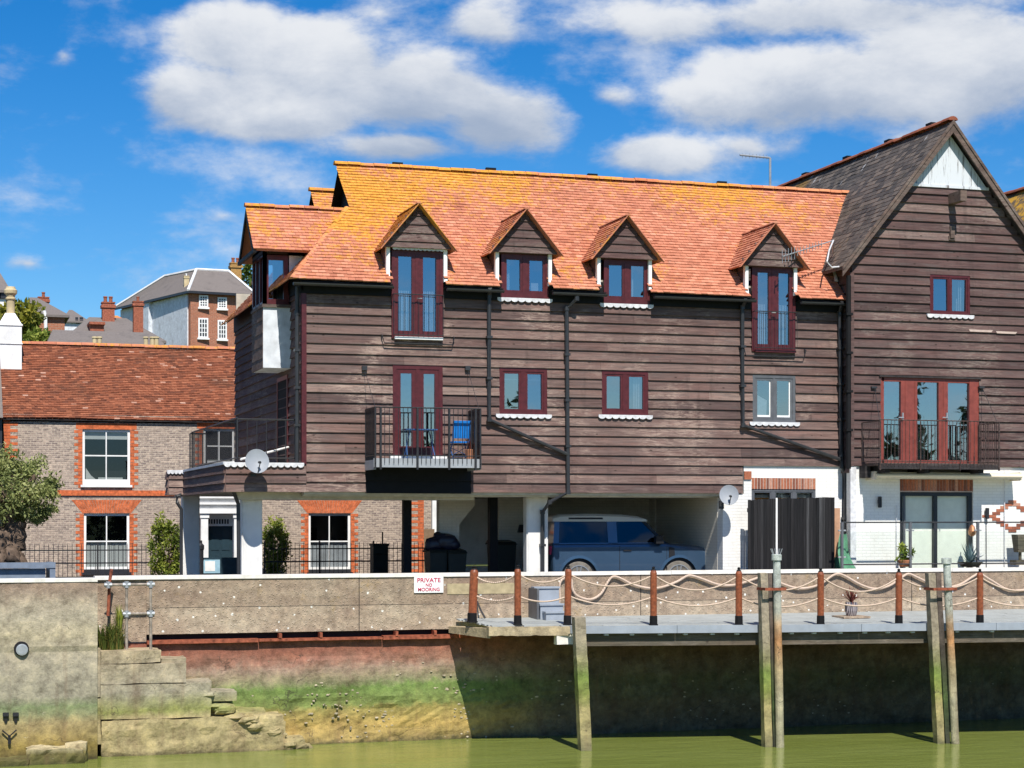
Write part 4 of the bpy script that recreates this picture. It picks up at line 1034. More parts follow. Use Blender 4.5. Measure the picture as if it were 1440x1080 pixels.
# triple door: three glazed leaves with a wide post after the first
x0, x1, z0, z1 = fd; yf = YR-.0
fx = [X(u, YR) for u in (1238, 1243, 1267, 1290, 1320, 1333, 1363, 1376)]
b = MB(); b.box(x0, fx[1], yf, yf+.1, z0, z1); b.box(fx[6], fx[7], yf-.01, yf+.1, z0, z1); b.box(x0+.05, x1-.05, yf, yf+.1, z1-.10, z1); b.box(x0+.05, x1-.05, yf, yf+.1, z0, z0+.16)
b.box(fx[2], fx[3], yf+.0, yf+.1, z0+.16, z1-.1); b.box(fx[4], fx[5], yf, yf+.1, z0+.16, z1-.1)
for c in (fx[2]+.12, fx[3]-.07, (fx[4]+fx[5])/2): b.box(c-.006, c+.006, yf-.012, yf, z0+.1, z1-.1)
dr = b.build('balcony_door', M['frame_red'], gable)
b = MB()
for a, c in ((fx[1], fx[2]), (fx[3], fx[4]), (fx[5], fx[6])): b.box(a-.01, c+.01, yf+.05, yf+.056, z0+.15, z1-.09)
b.build('pane', M['glass'], dr)
b = MB()
for u in (1268, 1330): p = P(u, 587, yf-.06); b.box(p.x-.09, p.x+.06, yf-.07, yf-.05, p.z-.012, p.z+.012); b.box(p.x+.03, p.x+.06, yf-.05, yf, p.z-.05, p.z+.12)
b.build('handle', M['steel'], dr)
b = MB(); b.box(fx[3]+.06, fx[3]+.28, YR+.5, YR+.55, z0+.15, z0+.9); b.box(fx[3]+.1, fx[4]-.02, YR+.62, YR+.64, z0+.15, z0+.95); b.box(fx[5]+.04, fx[6]-.03, YR+.3, YR+.32, z0+.16, z0+.32); b.build('furniture', M['blind'], dr)
b = MB(); b.box(x0-.05, x1+.05, YR-.06, YR-.0, z1, z1+.05); b.build('door_hood', M['board_black'], dr)
b = MB()
for (u0, u1, v) in ((1364, 1394, 464.5), (1402, 1428, 467)): p = P(u0, v, YR-.05); q = P(u1, v, YR-.05); b.prism([(p.x, YR-.056, p.z-.03), (q.x, YR-.056, p.z-.035), (q.x+.05, YR-.05, p.z+.02), (p.x-.03, YR-.05, p.z+.025)], (0, .02, 0))
b.build('bare_patch', M['mortar'], gable)
# lifting beam
p = P(1337, 280, YR); b = MB()
b.prism([(p.x-.09, YR, p.z-.14), (p.x+.09, YR, p.z-.14), (p.x+.09, YR, p.z+.12), (p.x-.09, YR, p.z+.12)], (0, -.62, 0), .8); b.build('lifting_beam', M['verge'], gable); b = MB()
b.box(p.x-.06, p.x+.06, YR-.1, YR-.0, p.z-1.0, p.z-.7); b.box(p.x-.09, p.x+.09, YR-.07, YR, p.z-1.05, p.z-.95); b.build('pulley_block', M['verge'], gable)
# ground floor
sd_ = (X(1266, YR), X(1369, YR), .05, Z(1317, 692, YR)); so_ = (sd_[0], sd_[1], sd_[3], sd_[3]+.32)
b = MB(); wall(b, GX0, GX1+.6, YR+.02, YR+.25, 0, 3.17, [sd_, so_]); b.build('ground_floor_wall', M['wbrick'], gable)
b = MB(); b.box(GX1+.02, 29.5, YR+.26, 51, 0, 3.3); b.build('neighbour_wall', M['wbrick'], gable)
b = MB(); n = 24
for k in range(n):
    a = so_[0] + (so_[1]-so_[0])*k/n; b.box(a+.003, a+(so_[1]-so_[0])/n-.014, YR+.008, YR+.15, so_[2]+.03, so_[3], random.random())
bl_ = b.build('brick_lintel', M['lbrick'], gable)
b = MB(); b.box(so_[0], so_[1], YR+.022, YR+.2, so_[2], so_[3]-.003); b.build('mortar', M['mortar'], bl_)
b = MB(); dx = P(1424, 726, YR); st = .118
for k in range(-5, 6):
    h = abs(k); zc = [dx.z + (5-h)*.075, dx.z - (5-h)*.075]
    for z in set(zc):
        b.box(dx.x+k*st-.115, dx.x+k*st+.115, YR+.004, YR+.02, z-.034, z+.034, random.random())
b.box(dx.x-6*st-.17, dx.x-6*st+.02, YR+.005, YR+.02, dx.z-.03, dx.z+.03)
b.build('brick_diamond', M['lbrick'], gable)
w_, pn = window(gable, sd_[0], sd_[1], sd_[2], sd_[3], YR+.1, M['frame_dark'], 2, 1, .10, .10, .0, None, proud=.03, part='sliding_door', glassm=M['balus'], bottom=.06)
b = MB(); b.box(sd_[0]+.08, sd_[1]-.08, YR+.19, YR+.20, .1, sd_[3]-.1); b.build('door_blind', plain('pale_cream_blind', (.76, .77, .69), .8, .2, var=.05), w_)
b = MB(); b.box(sd_[0]+.1, sd_[0]+.16, YR+.02, YR+.06, .1, sd_[3]-.1); b.build('inner_stile', M['frame_grey'], w_)
# awning cassette
ax0, ax1 = X(1230, 40.95), X(1434, 40.95); az = Z(1330, 672, 40.95)
b = MB(); b.box(ax0, ax1, 40.9, YR+.02, az+.02, az+.13); b.box(ax0-.03, ax0+.03, 40.88, YR+.02, az-.06, az+.15); b.box(ax1-.03, ax1+.03, 40.88, YR+.02, az-.06, az+.15)
aw = b.build('awning', M['awning'], gable)
b = MB(); b.tube([(ax0, 40.86, az+.05), (ax1, 40.86, az+.05)], .045, 10); scallop(b, ax0+.05, ax1-.05, 40.9, az+.02, .035, .03, 40); b.build('valance', M['awning'], aw)
b = MB(); p = P(1388, 722, YR-.05); b.lathe((p.x, YR-.06, p.z-.14), [(.03, 0), (.05, .01), (.05, .27), (.03, .28)], 10); b.box(p.x-.02, p.x+.02, YR-.06, YR+.02, p.z-.03, p.z+.05); b.tube([(p.x, YR-.01, p.z-.1), (p.x+.01, YR-.01, .1)], .008, 5); b.build('wall_lamp', M['metal_black'], gable)
b = MB(); p = P(1237, 706, YR-.05); b.lathe((p.x, YR-.06, p.z-.14), [(.03, 0), (.05, .01), (.05, .27), (.03, .28)], 10); b.box(p.x-.02, p.x+.02, YR-.06, YR+.02, p.z-.03, p.z+.05); b.build('wall_lamp', M['metal_black'], gable)
b = MB(); x = X(1200, YR); b.box(GX0-.04, GX0+.12, YR-.04, YR+.02, 0, 3.15); b.build('corner_strip', M['lead'], gable)
b = MB(); x = X(1413, YR-.03); b.tube([(x, YR-.02, 3.1), (x, YR-.02, 0)], .012, 6); b.build('cable', M['lead'], gable); b = MB(); x = X(1261, YR-.03); b.tube([(x, YR-.02, 2.2), (x, YR-.02, 0)], .01, 6); b.build('cable', M['lead'], gable)
pipe([(GX0-.12, YR-.08, 7.9), (GX0-.12, YR-.08, 3.1)], gable, .065, M['black'])
# balcony
bx0, bx1, by0 = X(1237, 40.4), X(1404, 40.4), 40.4; zf = 3.15
b = MB(); b.box(bx0, bx1, by0+.03, YR, zf+.02, zf+.08); bal = b.build('balcony', M['verge'], gable)
b = MB(); b.box(bx0-.02, bx1+.02, by0-.02, by0+.03, zf-.07, zf+.06)
for x in (bx0+.2, bx0+1.3, bx1-.5): b.box(x, x+.14, by0+.1, YR, zf-.16, zf+.02)
b.box(bx0-.05, bx0+.1, YR-.3, YR, zf-.28, zf+.02); b.build('floor_beam', M['board_black'], bal)
b = MB()
railing(b, (bx0, by0-.03, zf), (bx1, by0-.03, zf), 1.13, .098, .0075, .013, low=.12)
for x in (bx0, bx1): railing(b, (x, by0-.03, zf), (x, YR-.05, zf), 1.10, .1, .010, .014, low=.12); b.tube([(x, by0-.03, zf-.1), (x, by0-.03, zf+1.1)], .022, 6)
for x in ((2*bx0+bx1)/3, (bx0+2*bx1)/3): b.tube([(x, by0-.04, zf-.1), (x, by0-.04, zf+1.1)], .014, 6)
b.tube([(bx1-.35, by0+.3, zf), (bx1-.35, by0+.3, zf+1.1)], .022, 6); b.tube([(bx1-.18, by0+.3, zf), (bx1-.18, by0+.3, zf+1.1)], .022, 6)
b.build('railing', M['rusty_rail'], bal)
for u, x in ((1229, bx0), (1380, bx1-.03)):
    b = MB(); p = P(u, 545, YR-.02); b.box(p.x-.10, p.x+.05, YR-.1, YR, p.z-.025, p.z+.025); b.tube([(p.x, YR-.06, p.z), (x, by0, zf+1.1)], .007, 5); b.build('stay_wire', M['pipe'], bal)

# =================================================================== things on and round the houses
def dish(loc, r, face, label):
    x, y, z = loc; t = thing('satellite_dish', (x, y+.5, z), label, 'satellite dish', 'satellite dishes on the houses')
    f = Vector(face).normalized(); rot = f.to_track_quat('Z', 'Y').to_matrix()
    b = MB(); n = 24; rings = 6; vs = []
    for i in range(rings+1):
        q = i/rings
        for j in range(n):
            a = 2*math.pi*j/n; p = rot @ Vector((r*q*math.cos(a), r*1.08*q*math.sin(a), r*.28*q*q)); vs.append(Vector(loc)+p)
    b.add(vs, [(i*n+j, i*n+(j+1) % n, (i+1)*n+(j+1) % n, (i+1)*n+j) for i in range(rings) for j in range(n)])
    b.add([v - f*.012 for v in vs], [(i*n+j, (i+1)*n+j, (i+1)*n+(j+1) % n, i*n+(j+1) % n) for i in range(rings) for j in range(n)])
    b.build('reflector', M['dish'], t, smooth=True)
    b = MB(); low = Vector(loc) + rot @ Vector((0, -r*1.05, r*.28)); lnb = Vector(loc) + f*r*.95 + Vector((r*.15, 0, -r*.35))
    b.tube([low, lnb], .012, 6); b.build('arm', M['pipe'], t)
    b = MB(); b.tube([lnb, lnb + (Vector(loc)-lnb).normalized()*.09], .03, 8); b.build('receiver', M['pipe'], t)
    b = MB(); b.tube([Vector(loc)-f*.02, Vector(loc)-f*.15+Vector((0, .1, -.05)), (x, y+.45, z-.22)], .02, 6); b.box(x-.06, x+.06, y+.43, y+.47, z-.32, z-.12); b.build('bracket', M['pipe'], t)
p = P(361, 650, 41.35); dish((p.x, p.y, p.z), .27, (.0, -1, .35), 'grey satellite dish on the porch boarding left of the middle balcony')
p = P(1025, 697, 41.3); dish((p.x, p.y, p.z), .235, (-.35, -1, .3), 'grey satellite dish on the white corner beside the garage opening')
# aerials
p = P(1083, 222, 48.5); t = thing('tv_aerial', (p.x, 48.5, 9.0), 'bare television aerial mast with one arm above the orange ridge', 'aerial')
b = MB(); b.tube([(p.x, 48.5, 9.0), (p.x, 48.5, p.z)], .035, 6); b.build('mast', M['steel'], t)
b = MB(); b.tube([(p.x, 48.5, p.z), (p.x-.95, 48.5, p.z+.03)], .028, 6)
for k in range(8): b.tube([(p.x-.1-k*.11, 48.5, p.z-.05), (p.x-.1-k*.11, 48.5, p.z+.08)], .008, 4)
b.build('boom', M['steel'], t)
p0 = P(1172, 338, 41.9); p1 = P(1100, 361, 41.2)
t = thing('tv_aerial', p0, 'toothed television aerial slanting off the slate roof edge towards the rightmost dormer', 'aerial')
b = MB(); b.tube([p0, p1], .016, 6); b.tube([p0, p0+Vector((.25, .5, -.25))], .02, 6); b.build('boom', M['steel'], t)
b = MB()
for k in range(14):
    q = p1.lerp(p0, k/17); h = .16 if k < 5 else .10; b.tube([q+Vector((0, 0, -h)), q+Vector((0, 0, h))], .008, 4); b.tube([q+Vector((-.03, -h*.8, 0)), q+Vector((.03, h*.8, 0))], .008, 4)
b.build('rod', M['steel'], t)
b = MB(); q = P(1165, 365, 41.5); b.tube([P(1172, 338, 41.9), P(1166, 352, 41.6), P(1163, 368, 41.3), P(1170, 376, 41.3), P(1180, 375, 41.3)], .02, 6); b.build('cable', M['lead'], t)
# black gate
gy = 41.2; x0, x1, x2 = X(1052, gy), X(1093, gy), X(1174, gy); zt = Z(1110, 702, gy)
t = thing('boarded_gate', ((x0+x2)/2, gy, 0), 'black upright-boarded double gate before the white wall', 'gate')
for (a, c, z, nm) in ((x0, x1-.03, zt-.02, 'leaf'), (x1+.01, x2, zt+.02, 'leaf')):
    b = MB(); k = a
    while k < c-.02:
        w_ = min(random.uniform(.07, .10), c-k); b.box(k+.003, k+w_-.003, gy+random.uniform(-.006, .006), gy+.025, .05, z+random.uniform(-.012, .012)+.03*(k-a)/(c-a), random.random()); k += w_
    b.box(a, c, gy+.026, gy+.06, .3, .4); b.box(a, c, gy+.026, gy+.06, z-.3, z-.2); b.build(nm, M['fence_black'], t)
b = MB(); b.box(x1-.032, x1+.012, gy+.008, gy+.05, .75, zt+.03); b.build('stile', M['white'], t)
b = MB(); b.box(x2+.0, X(1184, gy), gy+.1, gy+.16, .9, 2.12); b.build('side_panel', plain('worn_orange_board', (.42, .24, .15), .8, .2), t)
# tarpaulin heap
b = MB(); x0, x1 = X(1186, 40.9), X(1220, 40.9); n = 10; vs = []
for j in range(n+1):
    for i in range(n+1):
        s = i/n; q = j/n; xr = x0 + (x1-x0)*s*(1-.72*q)
        vs.append(Vector((xr+.05*math.sin(7*q), 40.9+.25*q+.10*noise.noise((s*4, q*4, 2))+.35*abs(s-.2)*(1-q), 1.48*q+.03*noise.noise((s*5, q*5, 8)))))
b.add(vs, [(j*(n+1)+i, j*(n+1)+i+1, (j+1)*(n+1)+i+1, (j+1)*(n+1)+i) for j in range(n) for i in range(n)])
b.add([v+Vector((0, .35, 0)) for v in vs], [(j*(n+1)+i, (j+1)*(n+1)+i, (j+1)*(n+1)+i+1, j*(n+1)+i+1) for j in range(n) for i in range(n)])
b.build('tarpaulin', M['tarp'], label='crumpled green tarpaulin draped in a heap between black gate and glass balustrade', cat='tarpaulin', smooth=True)
# wheelie bins
def wbin(u0, u1, Y, ztop, label, bag=False):
    x0, x1 = X(u0, Y), X(u1, Y); cx = (x0+x1)/2; t = thing('wheelie_bin', (cx, Y+.3, 0), label, 'bin', 'bins under the house')
    b = MB(); w_ = (x1-x0)/2
    b.hexa([(cx-w_*.8, Y+.06, .08), (cx+w_*.8, Y+.06, .08), (cx+w_*.8, Y+.5, .08), (cx-w_*.8, Y+.5, .08), (cx-w_*.95, Y, ztop-.1), (cx+w_*.95, Y, ztop-.1), (cx+w_*.95, Y+.6, ztop-.1), (cx-w_*.95, Y+.6, ztop-.1)])
    b.build('body', M['bin'], t)
    b = MB(); b.hexa([(cx-w_, Y-.04, ztop-.1), (cx+w_, Y-.04, ztop-.1), (cx+w_, Y+.64, ztop-.06), (cx-w_, Y+.64, ztop-.06), (cx-w_*.9, Y+.02, ztop-.03), (cx+w_*.9, Y+.02, ztop-.03), (cx+w_*.9, Y+.6, ztop+.02), (cx-w_*.9, Y+.6, ztop+.02)]); b.tube([(cx-w_, Y+.66, ztop-.08), (cx+w_, Y+.66, ztop-.08)], .02, 6); b.build('lid', M['bin'], t)
    for sx in (-.8, .8): b = MB(); b.lathe((cx+sx*w_-.03, Y+.52, .1), [(.02, 0), (.1, .005), (.1, .055), (.02, .06)], 14, axis='x'); b.build('wheel', M['tyre'], t)
    return cx, Y, ztop
wbin(604, 630, 44.0, 1.12, 'dark wheelie bin beneath the navy bag, beside the grey pillar')
wbin(630, 657, 43.9, 1.10, 'dark green wheelie bin with flat lid right of the navy bag')
wbin(693, 727, 44.4, 1.30, 'larger black wheelie bin standing by the cream brick wall')
b = MB(); cx, cy = X(621, 44.2), 44.3; rr = random.Random(9)
for (dx, dz, rx_, rz_) in ((-.16, .02, .24, .17), (.10, .06, .26, .22), (.28, .0, .18, .13), (-.02, .16, .16, .15)):
    rock(b, (cx+dx, cy+rr.uniform(-.05, .05), 1.20+dz), rx_, .2, rz_, rr.uniform(0, 50))
b.build('bin_bag', M['bag'], label='bulging navy refuse bag lying on the lid of the left bin', cat='bag', smooth=True)
b = MB(); x0, x1 = X(525, 48.5), X(546, 48.5); b.box(x0, x1, 48.5, 48.9, 0, 1.12); b.box(x0-.02, x1+.02, 48.48, 48.92, 1.12, 1.18); b.tube([(x0+.3, 48.7, 1.18), (x0+.3, 48.7, 1.5)], .02, 6); b.tube([(x0+.05, 48.47, .9), (x1-.05, 48.47, .9)], .012, 5)
b.build('litter_bin', M['bin'], label='square dark litter bin by the iron railing left of a black post', cat='litter bin')

# =================================================================== CAR
def build_car(cx, yc, k=1.03):
    t = thing('estate_car', (cx, yc, 0), 'blue short off-road car with white roof parked under the house', 'car')
    L0, L1 = -1.98, 2.18                        # rear / front
    wb0, wb1, rw = -1.29, 1.29, .395
    def T(x, y, z): return Vector((cx + x*k, yc + y*k, z*k))
    def arch(xc, r, z0, n=10):
        a0 = math.asin(max(-1, min(1, (z0-rw)/r)))
        return [(xc + r*math.cos(a), rw + r*math.sin(a)) for a in [a0 + (math.pi-2*a0)*i/n for i in range(n+1)]]
    zs = .36
    low = [(L0+.02, .55), (L0+.05, zs+.05)] + arch(wb0, .49, zs+.03)[::-1] + arch(wb1, .49, zs+.03)[::-1] + [(L1-.12, zs+.10), (L1, .56)]
    up = [(L1+.01, .92), (L1-.05, 1.06), (L1-.35, 1.145), (1.10, 1.21), (.98, 1.235), (L0+.02, 1.225), (L0-.0, .9)]
    poly = low + up
    def lay(y, inz, inx):
        out = []
        for i, (x, z) in enumerate(poly):
            f = 1 if z > 1.0 else 0
            out.append(T(x*(1-inx) , y, z - inz*f))
        return out
    ys = [(-1.0+.04, .035, .012), (-1.0, .10, .004), (-.98, .055, .0), (-.90, .0, 0), (.90, 0, 0), (.98, .055, 0), (1.0, .10, .004)]
    ys = [(-.965, .16, .012), (-.985, .10, .004), (-.93, .02, 0), (-.80, 0, 0), (.80, 0, 0), (.93, .02, 0), (.985, .10, .004), (.965, .16, .012)]
    # side is widest at the shoulder: rows of the profile pulled in towards sill and belt
    b = MB(); n = len(poly); vs = []
    def ysh(y, z):
        s = -1 if y < 0 else 1
        return y
    Ys = [-.985, -.965, -.90, -.78, .78, .90, .965, .985]; ins = [.12, .06, .02, 0, 0, .02, .06, .12]
    for y, iz in zip(Ys, ins):
        for (x, z) in poly:
            xx = x - (iz*.9 if x > 2.0 else 0) + (iz*.5 if x < -1.9 else 0)
            vs.append(T(xx, ysh(y, z), z - (iz*.9 if z > 1.0 else 0)))
    fs = [tuple(range(n)), tuple(range((len(Ys)-1)*n, len(Ys)*n))[::-1]]
    for q in range(len(Ys)-1):
        fs += [(q*n+i, (q+1)*n+i, (q+1)*n+(i+1) % n, q*n+(i+1) % n) for i in range(n)]
    b.add(vs, fs); body = b.build('body', M['car'], t)
    # wheel arch lips
    for xc in (wb0, wb1):
        b = MB(); A = arch(xc, .53, zs+.02, 14); B = arch(xc, .465, zs+.02, 14); m_ = len(A)
        v1 = [T(x, -1.0, z) for x, z in A] + [T(x, -1.005, z) for x, z in B] + [T(x, -.93, z) for x, z in A] + [T(x, -.93, z) for x, z in B]
        b.add(v1, [(i, i+1, m_+i+1, m_+i) for i in range(m_-1)] + [(i, 2*m_+i, 2*m_+i+1, i+1) for i in range(m_-1)] + [(m_+i, m_+i+1, 3*m_+i+1, 3*m_+i) for i in range(m_-1)])
        b.build('wheel_arch', M['car'], t)
        b = MB(); b.lathe(T(xc, -.5, rw), [(.3, -.45), (.485, -.45), (.485, .2), (.1, .2)], 24, axis='y'); b.build('arch_liner', M['car_black'], t)
    # greenhouse
    gb = [(L0+.06, 1.20), (.98, 1.20), (.42, 1.76), (L0+.13, 1.79)]
    def gl(ys_, mat, nm, pl, y0, y1, z0=1.2, z1=1.78):
        b = MB(); n = len(pl)
        v = [T(x, -(y0 + (y1-y0)*(z-z0)/(z1-z0)), z) for x, z in pl] + [T(x, (y0 + (y1-y0)*(z-z0)/(z1-z0)), z) for x, z in pl]
        b.add(v, [tuple(range(n)), tuple(range(n, 2*n))[::-1]] + [(i, n+i, n+(i+1) % n, (i+1) % n) for i in range(n)])
        return b.build(nm, mat, t)
    # pillars and waist in body colour, roof white, glass between
    for pl, mt, nm in (([(L0+.06, 1.2), (L0+.20, 1.2), (L0+.26, 1.78), (L0+.13, 1.78)], 'car', 'rear_pillar'), ([(-.52, 1.2), (-.28, 1.2), (-.28, 1.78), (-.52, 1.78)], 'car', 'middle_pillar'),
                       ([(.92, 1.2), (1.0, 1.2), (.43, 1.78), (.33, 1.78)], 'car_black', 'front_pillar'), ([(L0+.06, 1.19), (.99, 1.19), (.97, 1.225), (L0+.06, 1.225)], 'car', 'waist')):
        gl(0, M[mt], nm, pl, .92, .80)
    b = MB(); 
    for s in (-1, 1):
        for a in ([(L0+.2, 1.22), (-.52, 1.22), (-.52, 1.77), (L0+.26, 1.77)], [(-.28, 1.22), (.93, 1.22), (.35, 1.77), (-.28, 1.77)]):
            v = [T(x, s*(.905-.12*(z-1.2)/.58), z) for x, z in a]; b.prism(v, (0, -s*.01, 0))
    v = [T(.99, -.82, 1.22), T(.99, .82, 1.22), T(.42, .72, 1.77), T(.42, -.72, 1.77)]; b.prism(v, (-.012, 0, -.006))
    b.build('side_glass', M['car_glass'], t)
    b = MB(); b.hexa([T(L0+.10, -.80, 1.0), T(.7, -.80, 1.0), T(.7, .8, 1.0), T(L0+.1, .8, 1.0), T(L0+.1, -.80, 1.22), T(.7, -.8, 1.22), T(.7, .8, 1.22), T(L0+.1, .8, 1.22)])
    for x in (-1.0, .1):
        for y in (-.4, .4): b.hexa([T(x, y-.25, 1.2), T(x+.2, y-.25, 1.2), T(x+.2, y+.25, 1.2), T(x, y+.25, 1.2), T(x-.08, y-.2, 1.62), T(x+.05, y-.2, 1.62), T(x+.05, y+.2, 1.62), T(x-.08, y+.2, 1.62)])
    b.build('seat_row', M['car_black'], t)
    rp = [(L0+.08, 1.735), (.52, 1.735), (.50, 1.785), (.30, 1.86), (-.1, 1.90), (-.9, 1.92), (L0+.25, 1.90), (L0+.08, 1.85)]
    b = MB(); n = len(rp); vs = []
    for y, i_ in ((-.82, .05), (-.74, 0), (.74, 0), (.82, .05)):
        vs += [T(x, y, z-(i_ if z > 1.8 else 0)) for x, z in rp]
    b.add(vs, [tuple(range(n)), tuple(range(3*n, 4*n))[::-1]] + [(q*n+i, (q+1)*n+i, (q+1)*n+(i+1) % n, q*n+(i+1) % n) for q in range(3) for i in range(n)])
    rf = b.build('roof', M['car_white'], t)
    b = MB(); b.prism([T(-1.50, -.832, 1.79), T(-.62, -.832, 1.79), T(-.64, -.815, 1.85), T(-1.50, -.815, 1.85)], (0, .02, 0)); b.build('roof_window', M['car_black'], rf)
    for xc in (wb0, wb1):
        for s in (-1, 1):
            b = MB(); b.lathe(T(xc, s*.86, rw), [(.24, s*.11), (.30, s*.125), (.375, s*.11), (rw*k, s*.07), (rw*k, -s*.09), (.36, -s*.12)], 30, axis='y'); wh = b.build('wheel', M['tyre'], t, smooth=False)
            b = MB(); b.lathe(T(xc, s*.86, rw), [(.05, s*.10), (.10, s*.105), (.11, s*.05), (.26, s*.05), (.285, s*.13), (.305, s*.13), (.305, s*.05)], 30, axis='y')
            for q in range(5):
                a = 2*math.pi*q/5 + .3; d = Vector((math.cos(a), 0, math.sin(a))); e = Vector((-d.z, 0, d.x)); c0 = T(xc, s*.86, rw)
                for w0 in (-.03, .03):
                    b.prism([c0+d*.08+e*(w0-.02)+Vector((0, s*.07, 0)), c0+d*.27+e*(w0*1.9-.02)+Vector((0, s*.09, 0)), c0+d*.27+e*(w0*1.9+.02)+Vector((0, s*.09, 0)), c0+d*.08+e*(w0+.02)+Vector((0, s*.07, 0))], (0, s*.035, 0))
            b.build('rim', M['alloy'], wh)
    b = MB(); b.prism([T(1.02, -1.0, .80), T(1.18, -1.0, .84), T(1.16, -1.0, 1.10), T(1.02, -1.0, 1.12)], (0, .03, 0)); b.build('side_vent', M['car_black'], t)
    b = MB(); b.hexa([T(.62, -1.16, 1.20), T(.82, -1.16, 1.20), T(.84, -.96, 1.20), T(.64, -.96, 1.20), T(.62, -1.18, 1.38), T(.78, -1.18, 1.40), T(.80, -.97, 1.40), T(.64, -.97, 1.38)]); b.tube([T(.75, -.98, 1.2), T(.8, -.9, 1.18)], .03, 6); b.build('wing_mirror', M['car_black'], t)
    b = MB(); b.box(T(-.26, 0, 0).x, T(-.245, 0, 0).x, yc-.987*k, yc-.97*k, .45*k, 1.15*k); b.box(T(.96, 0, 0).x, T(.972, 0, 0).x, yc-.987*k, yc-.97*k, .52*k, 1.13*k); b.box(T(-.16, 0, 0).x, T(.04, 0, 0).x, yc-1.01*k, yc-.98*k, 1.02*k, 1.055*k); b.build('door_handle', M['car_black'], t)
    b = MB(); b.hexa([T(-.8, -.97, .36), T(.8, -.97, .36), T(.8, .97, .36), T(-.8, .97, .36), T(-.8, -.985, .50), T(.8, -.985, .50), T(.8, .985, .5), T(-.8, .985, .5)]); b.build('sill_guard', M['car_black'], t)
    b = MB(); b.hexa([T(L1-.14, -.93, .42), T(L1+.02, -.80, .42), T(L1+.02, .8, .42), T(L1-.14, .93, .42), T(L1-.10, -.95, .68), T(L1+.05, -.82, .68), T(L1+.05, .82, .68), T(L1-.1, .95, .68)]); b.build('bumper', M['car_black'], t)
    for s in (-1, 1): b = MB(); b.lathe(T(L1-.02, s*.68, .93), [(.02, .03), (.09, .03), (.10, -.03)], 16, axis='x'); b.build('headlight', M['lamp_lens'], t)
    for s in (-1, 1): b = MB(); b.hexa([T(L0-.02, s*.85-.06, .95), T(L0+.06, s*.85-.06, .95), T(L0+.06, s*.85+.06, .95), T(L0-.02, s*.85+.06, .95), T(L0-.02, s*.85-.06, 1.15), T(L0+.06, s*.85-.06, 1.15), T(L0+.06, s*.85+.06, 1.15), T(L0-.02, s*.85+.06, 1.15)]); b.build('tail_light', M['red_ink'], t)
cmid = (X(813, 42.9)+X(955, 42.9))/2
build_car(cmid, 43.88)
# =================================================================== GROUND AND WATER
def sheet(name, pts, mat, kind='structure'):
    b = MB(); b.add([Vector(p) for p in pts], [tuple(range(len(pts)))]); return b.build(name, mat, kind=kind)
ZW = -3.1
sheet('water', [(-400, -300, ZW), (500, -300, ZW), (500, 41, ZW), (-400, 41, ZW)], M['water'])
sheet('river_bed', [(-400, -300, -5.5), (500, -300, -5.5), (500, 42, -5.5), (-400, 42, -5.5)], M['dirt'])
sheet('road', [(-60, 40.2, 0), (120, 40.2, 0), (120, 63, 0), (-60, 63, 0)], M['asphalt'])
b = MB(); nx, ny = 60, 40; vs = []
for j in range(ny+1):
    for i in range(nx+1):
        x = -260 + 700*i/nx; y = 62.5 + 640*(j/ny)**1.6
        h = -.05 + 19*max(0, min(1, (y-66)/110))**1.15 * (1/(1+math.exp((x-60)/26))) + 1.2*noise.noise((x*.02, y*.02, 0))*min(1, (y-62.5)/40)
        vs.append(Vector((x, y, h)))
b.add(vs, [(j*(nx+1)+i, j*(nx+1)+i+1, (j+1)*(nx+1)+i+1, (j+1)*(nx+1)+i) for j in range(ny) for i in range(nx)])
b.build('hill', M['grass'], kind='structure', smooth=True)
def hillz(x, y): return -.05 + 19*max(0, min(1, (y-66)/110))**1.15 * (1/(1+math.exp((x-60)/26)))

# the opposite bank, behind the camera: it is what the lower panes and the water mirror
sheet('far_bank', [(-300, -22, .2), (400, -22, .2), (400, -300, 6), (-300, -300, 6)], M['grass'])
b = MB(); b.box(-300, 400, -22.6, -22, -5, .2); b.build('far_bank_edge', M['dirt'], kind='structure')
b = MB(); rr = random.Random(2)
for k in range(64):
    x = -60 + k*3.6 + rr.uniform(-1, 1); h = rr.uniform(3.2, 5.4) + (2.2 if rr.random() < .15 else 0) + (rr.uniform(2.0, 5.2) if 61 < x < 80 else 0); leaves(b, (x, -30+rr.uniform(-3, 3), .4+h*.5), (2.8, 2.4, h*.62), 620, .65, 300+k, 16, .1)
b.build('tree_belt', M['shrub_dark'], kind='stuff', label='dark belt of trees along the opposite river bank', cat='trees')

# =================================================================== QUAY
YW, ZC, ZJ = 40.0, .635, -.62
q0, q1 = X(137, 40.0), 60
qw = thing('quay_wall', (20, YW+.5, -4), 'long concrete quay wall with tide stained lower face below the houses', 'wall')
b = MB(); b.box(X(206, YW), q1, YW, 41.0, ZJ, ZC-.07); b.box(q0-.05, X(206, YW), YW+.03, 41.0, -1.6, ZC-.07); b.build('upper_wall', M['quay'], qw)
b = MB(); x = q0-.05
while x < q1:
    l = random.uniform(5.5, 7.5); b.box(x, min(x+l-.006, q1), YW-.03, YW+.45, ZC-.075+random.uniform(0, .004), ZC+random.uniform(-.004, .006)); x += l
b.build('coping', M['coping'], qw)
b = MB()
for u in (505, 901, 1070, 1282): xx = X(u, YW); b.box(xx-.008, xx+.008, YW-.004, YW+.02, ZJ, ZC-.08)
for (u0, u1) in ((206, 640), (640, 1100), (1100, 1500)):
    b.box(X(u0, YW), X(u1, YW)-.05, YW-.003, YW+.02, -.055, -.047)
b.build('joint_line', M['dark'], qw)
b = MB(); rough_box(b, X(630, YW)-.02, X(728, YW), YW-.012, YW+.05, .16, .40, .3, .008); b.build('patch_repair', plain('pale_mortar', (.40, .33, .20), .9, .1, var=.25), qw)
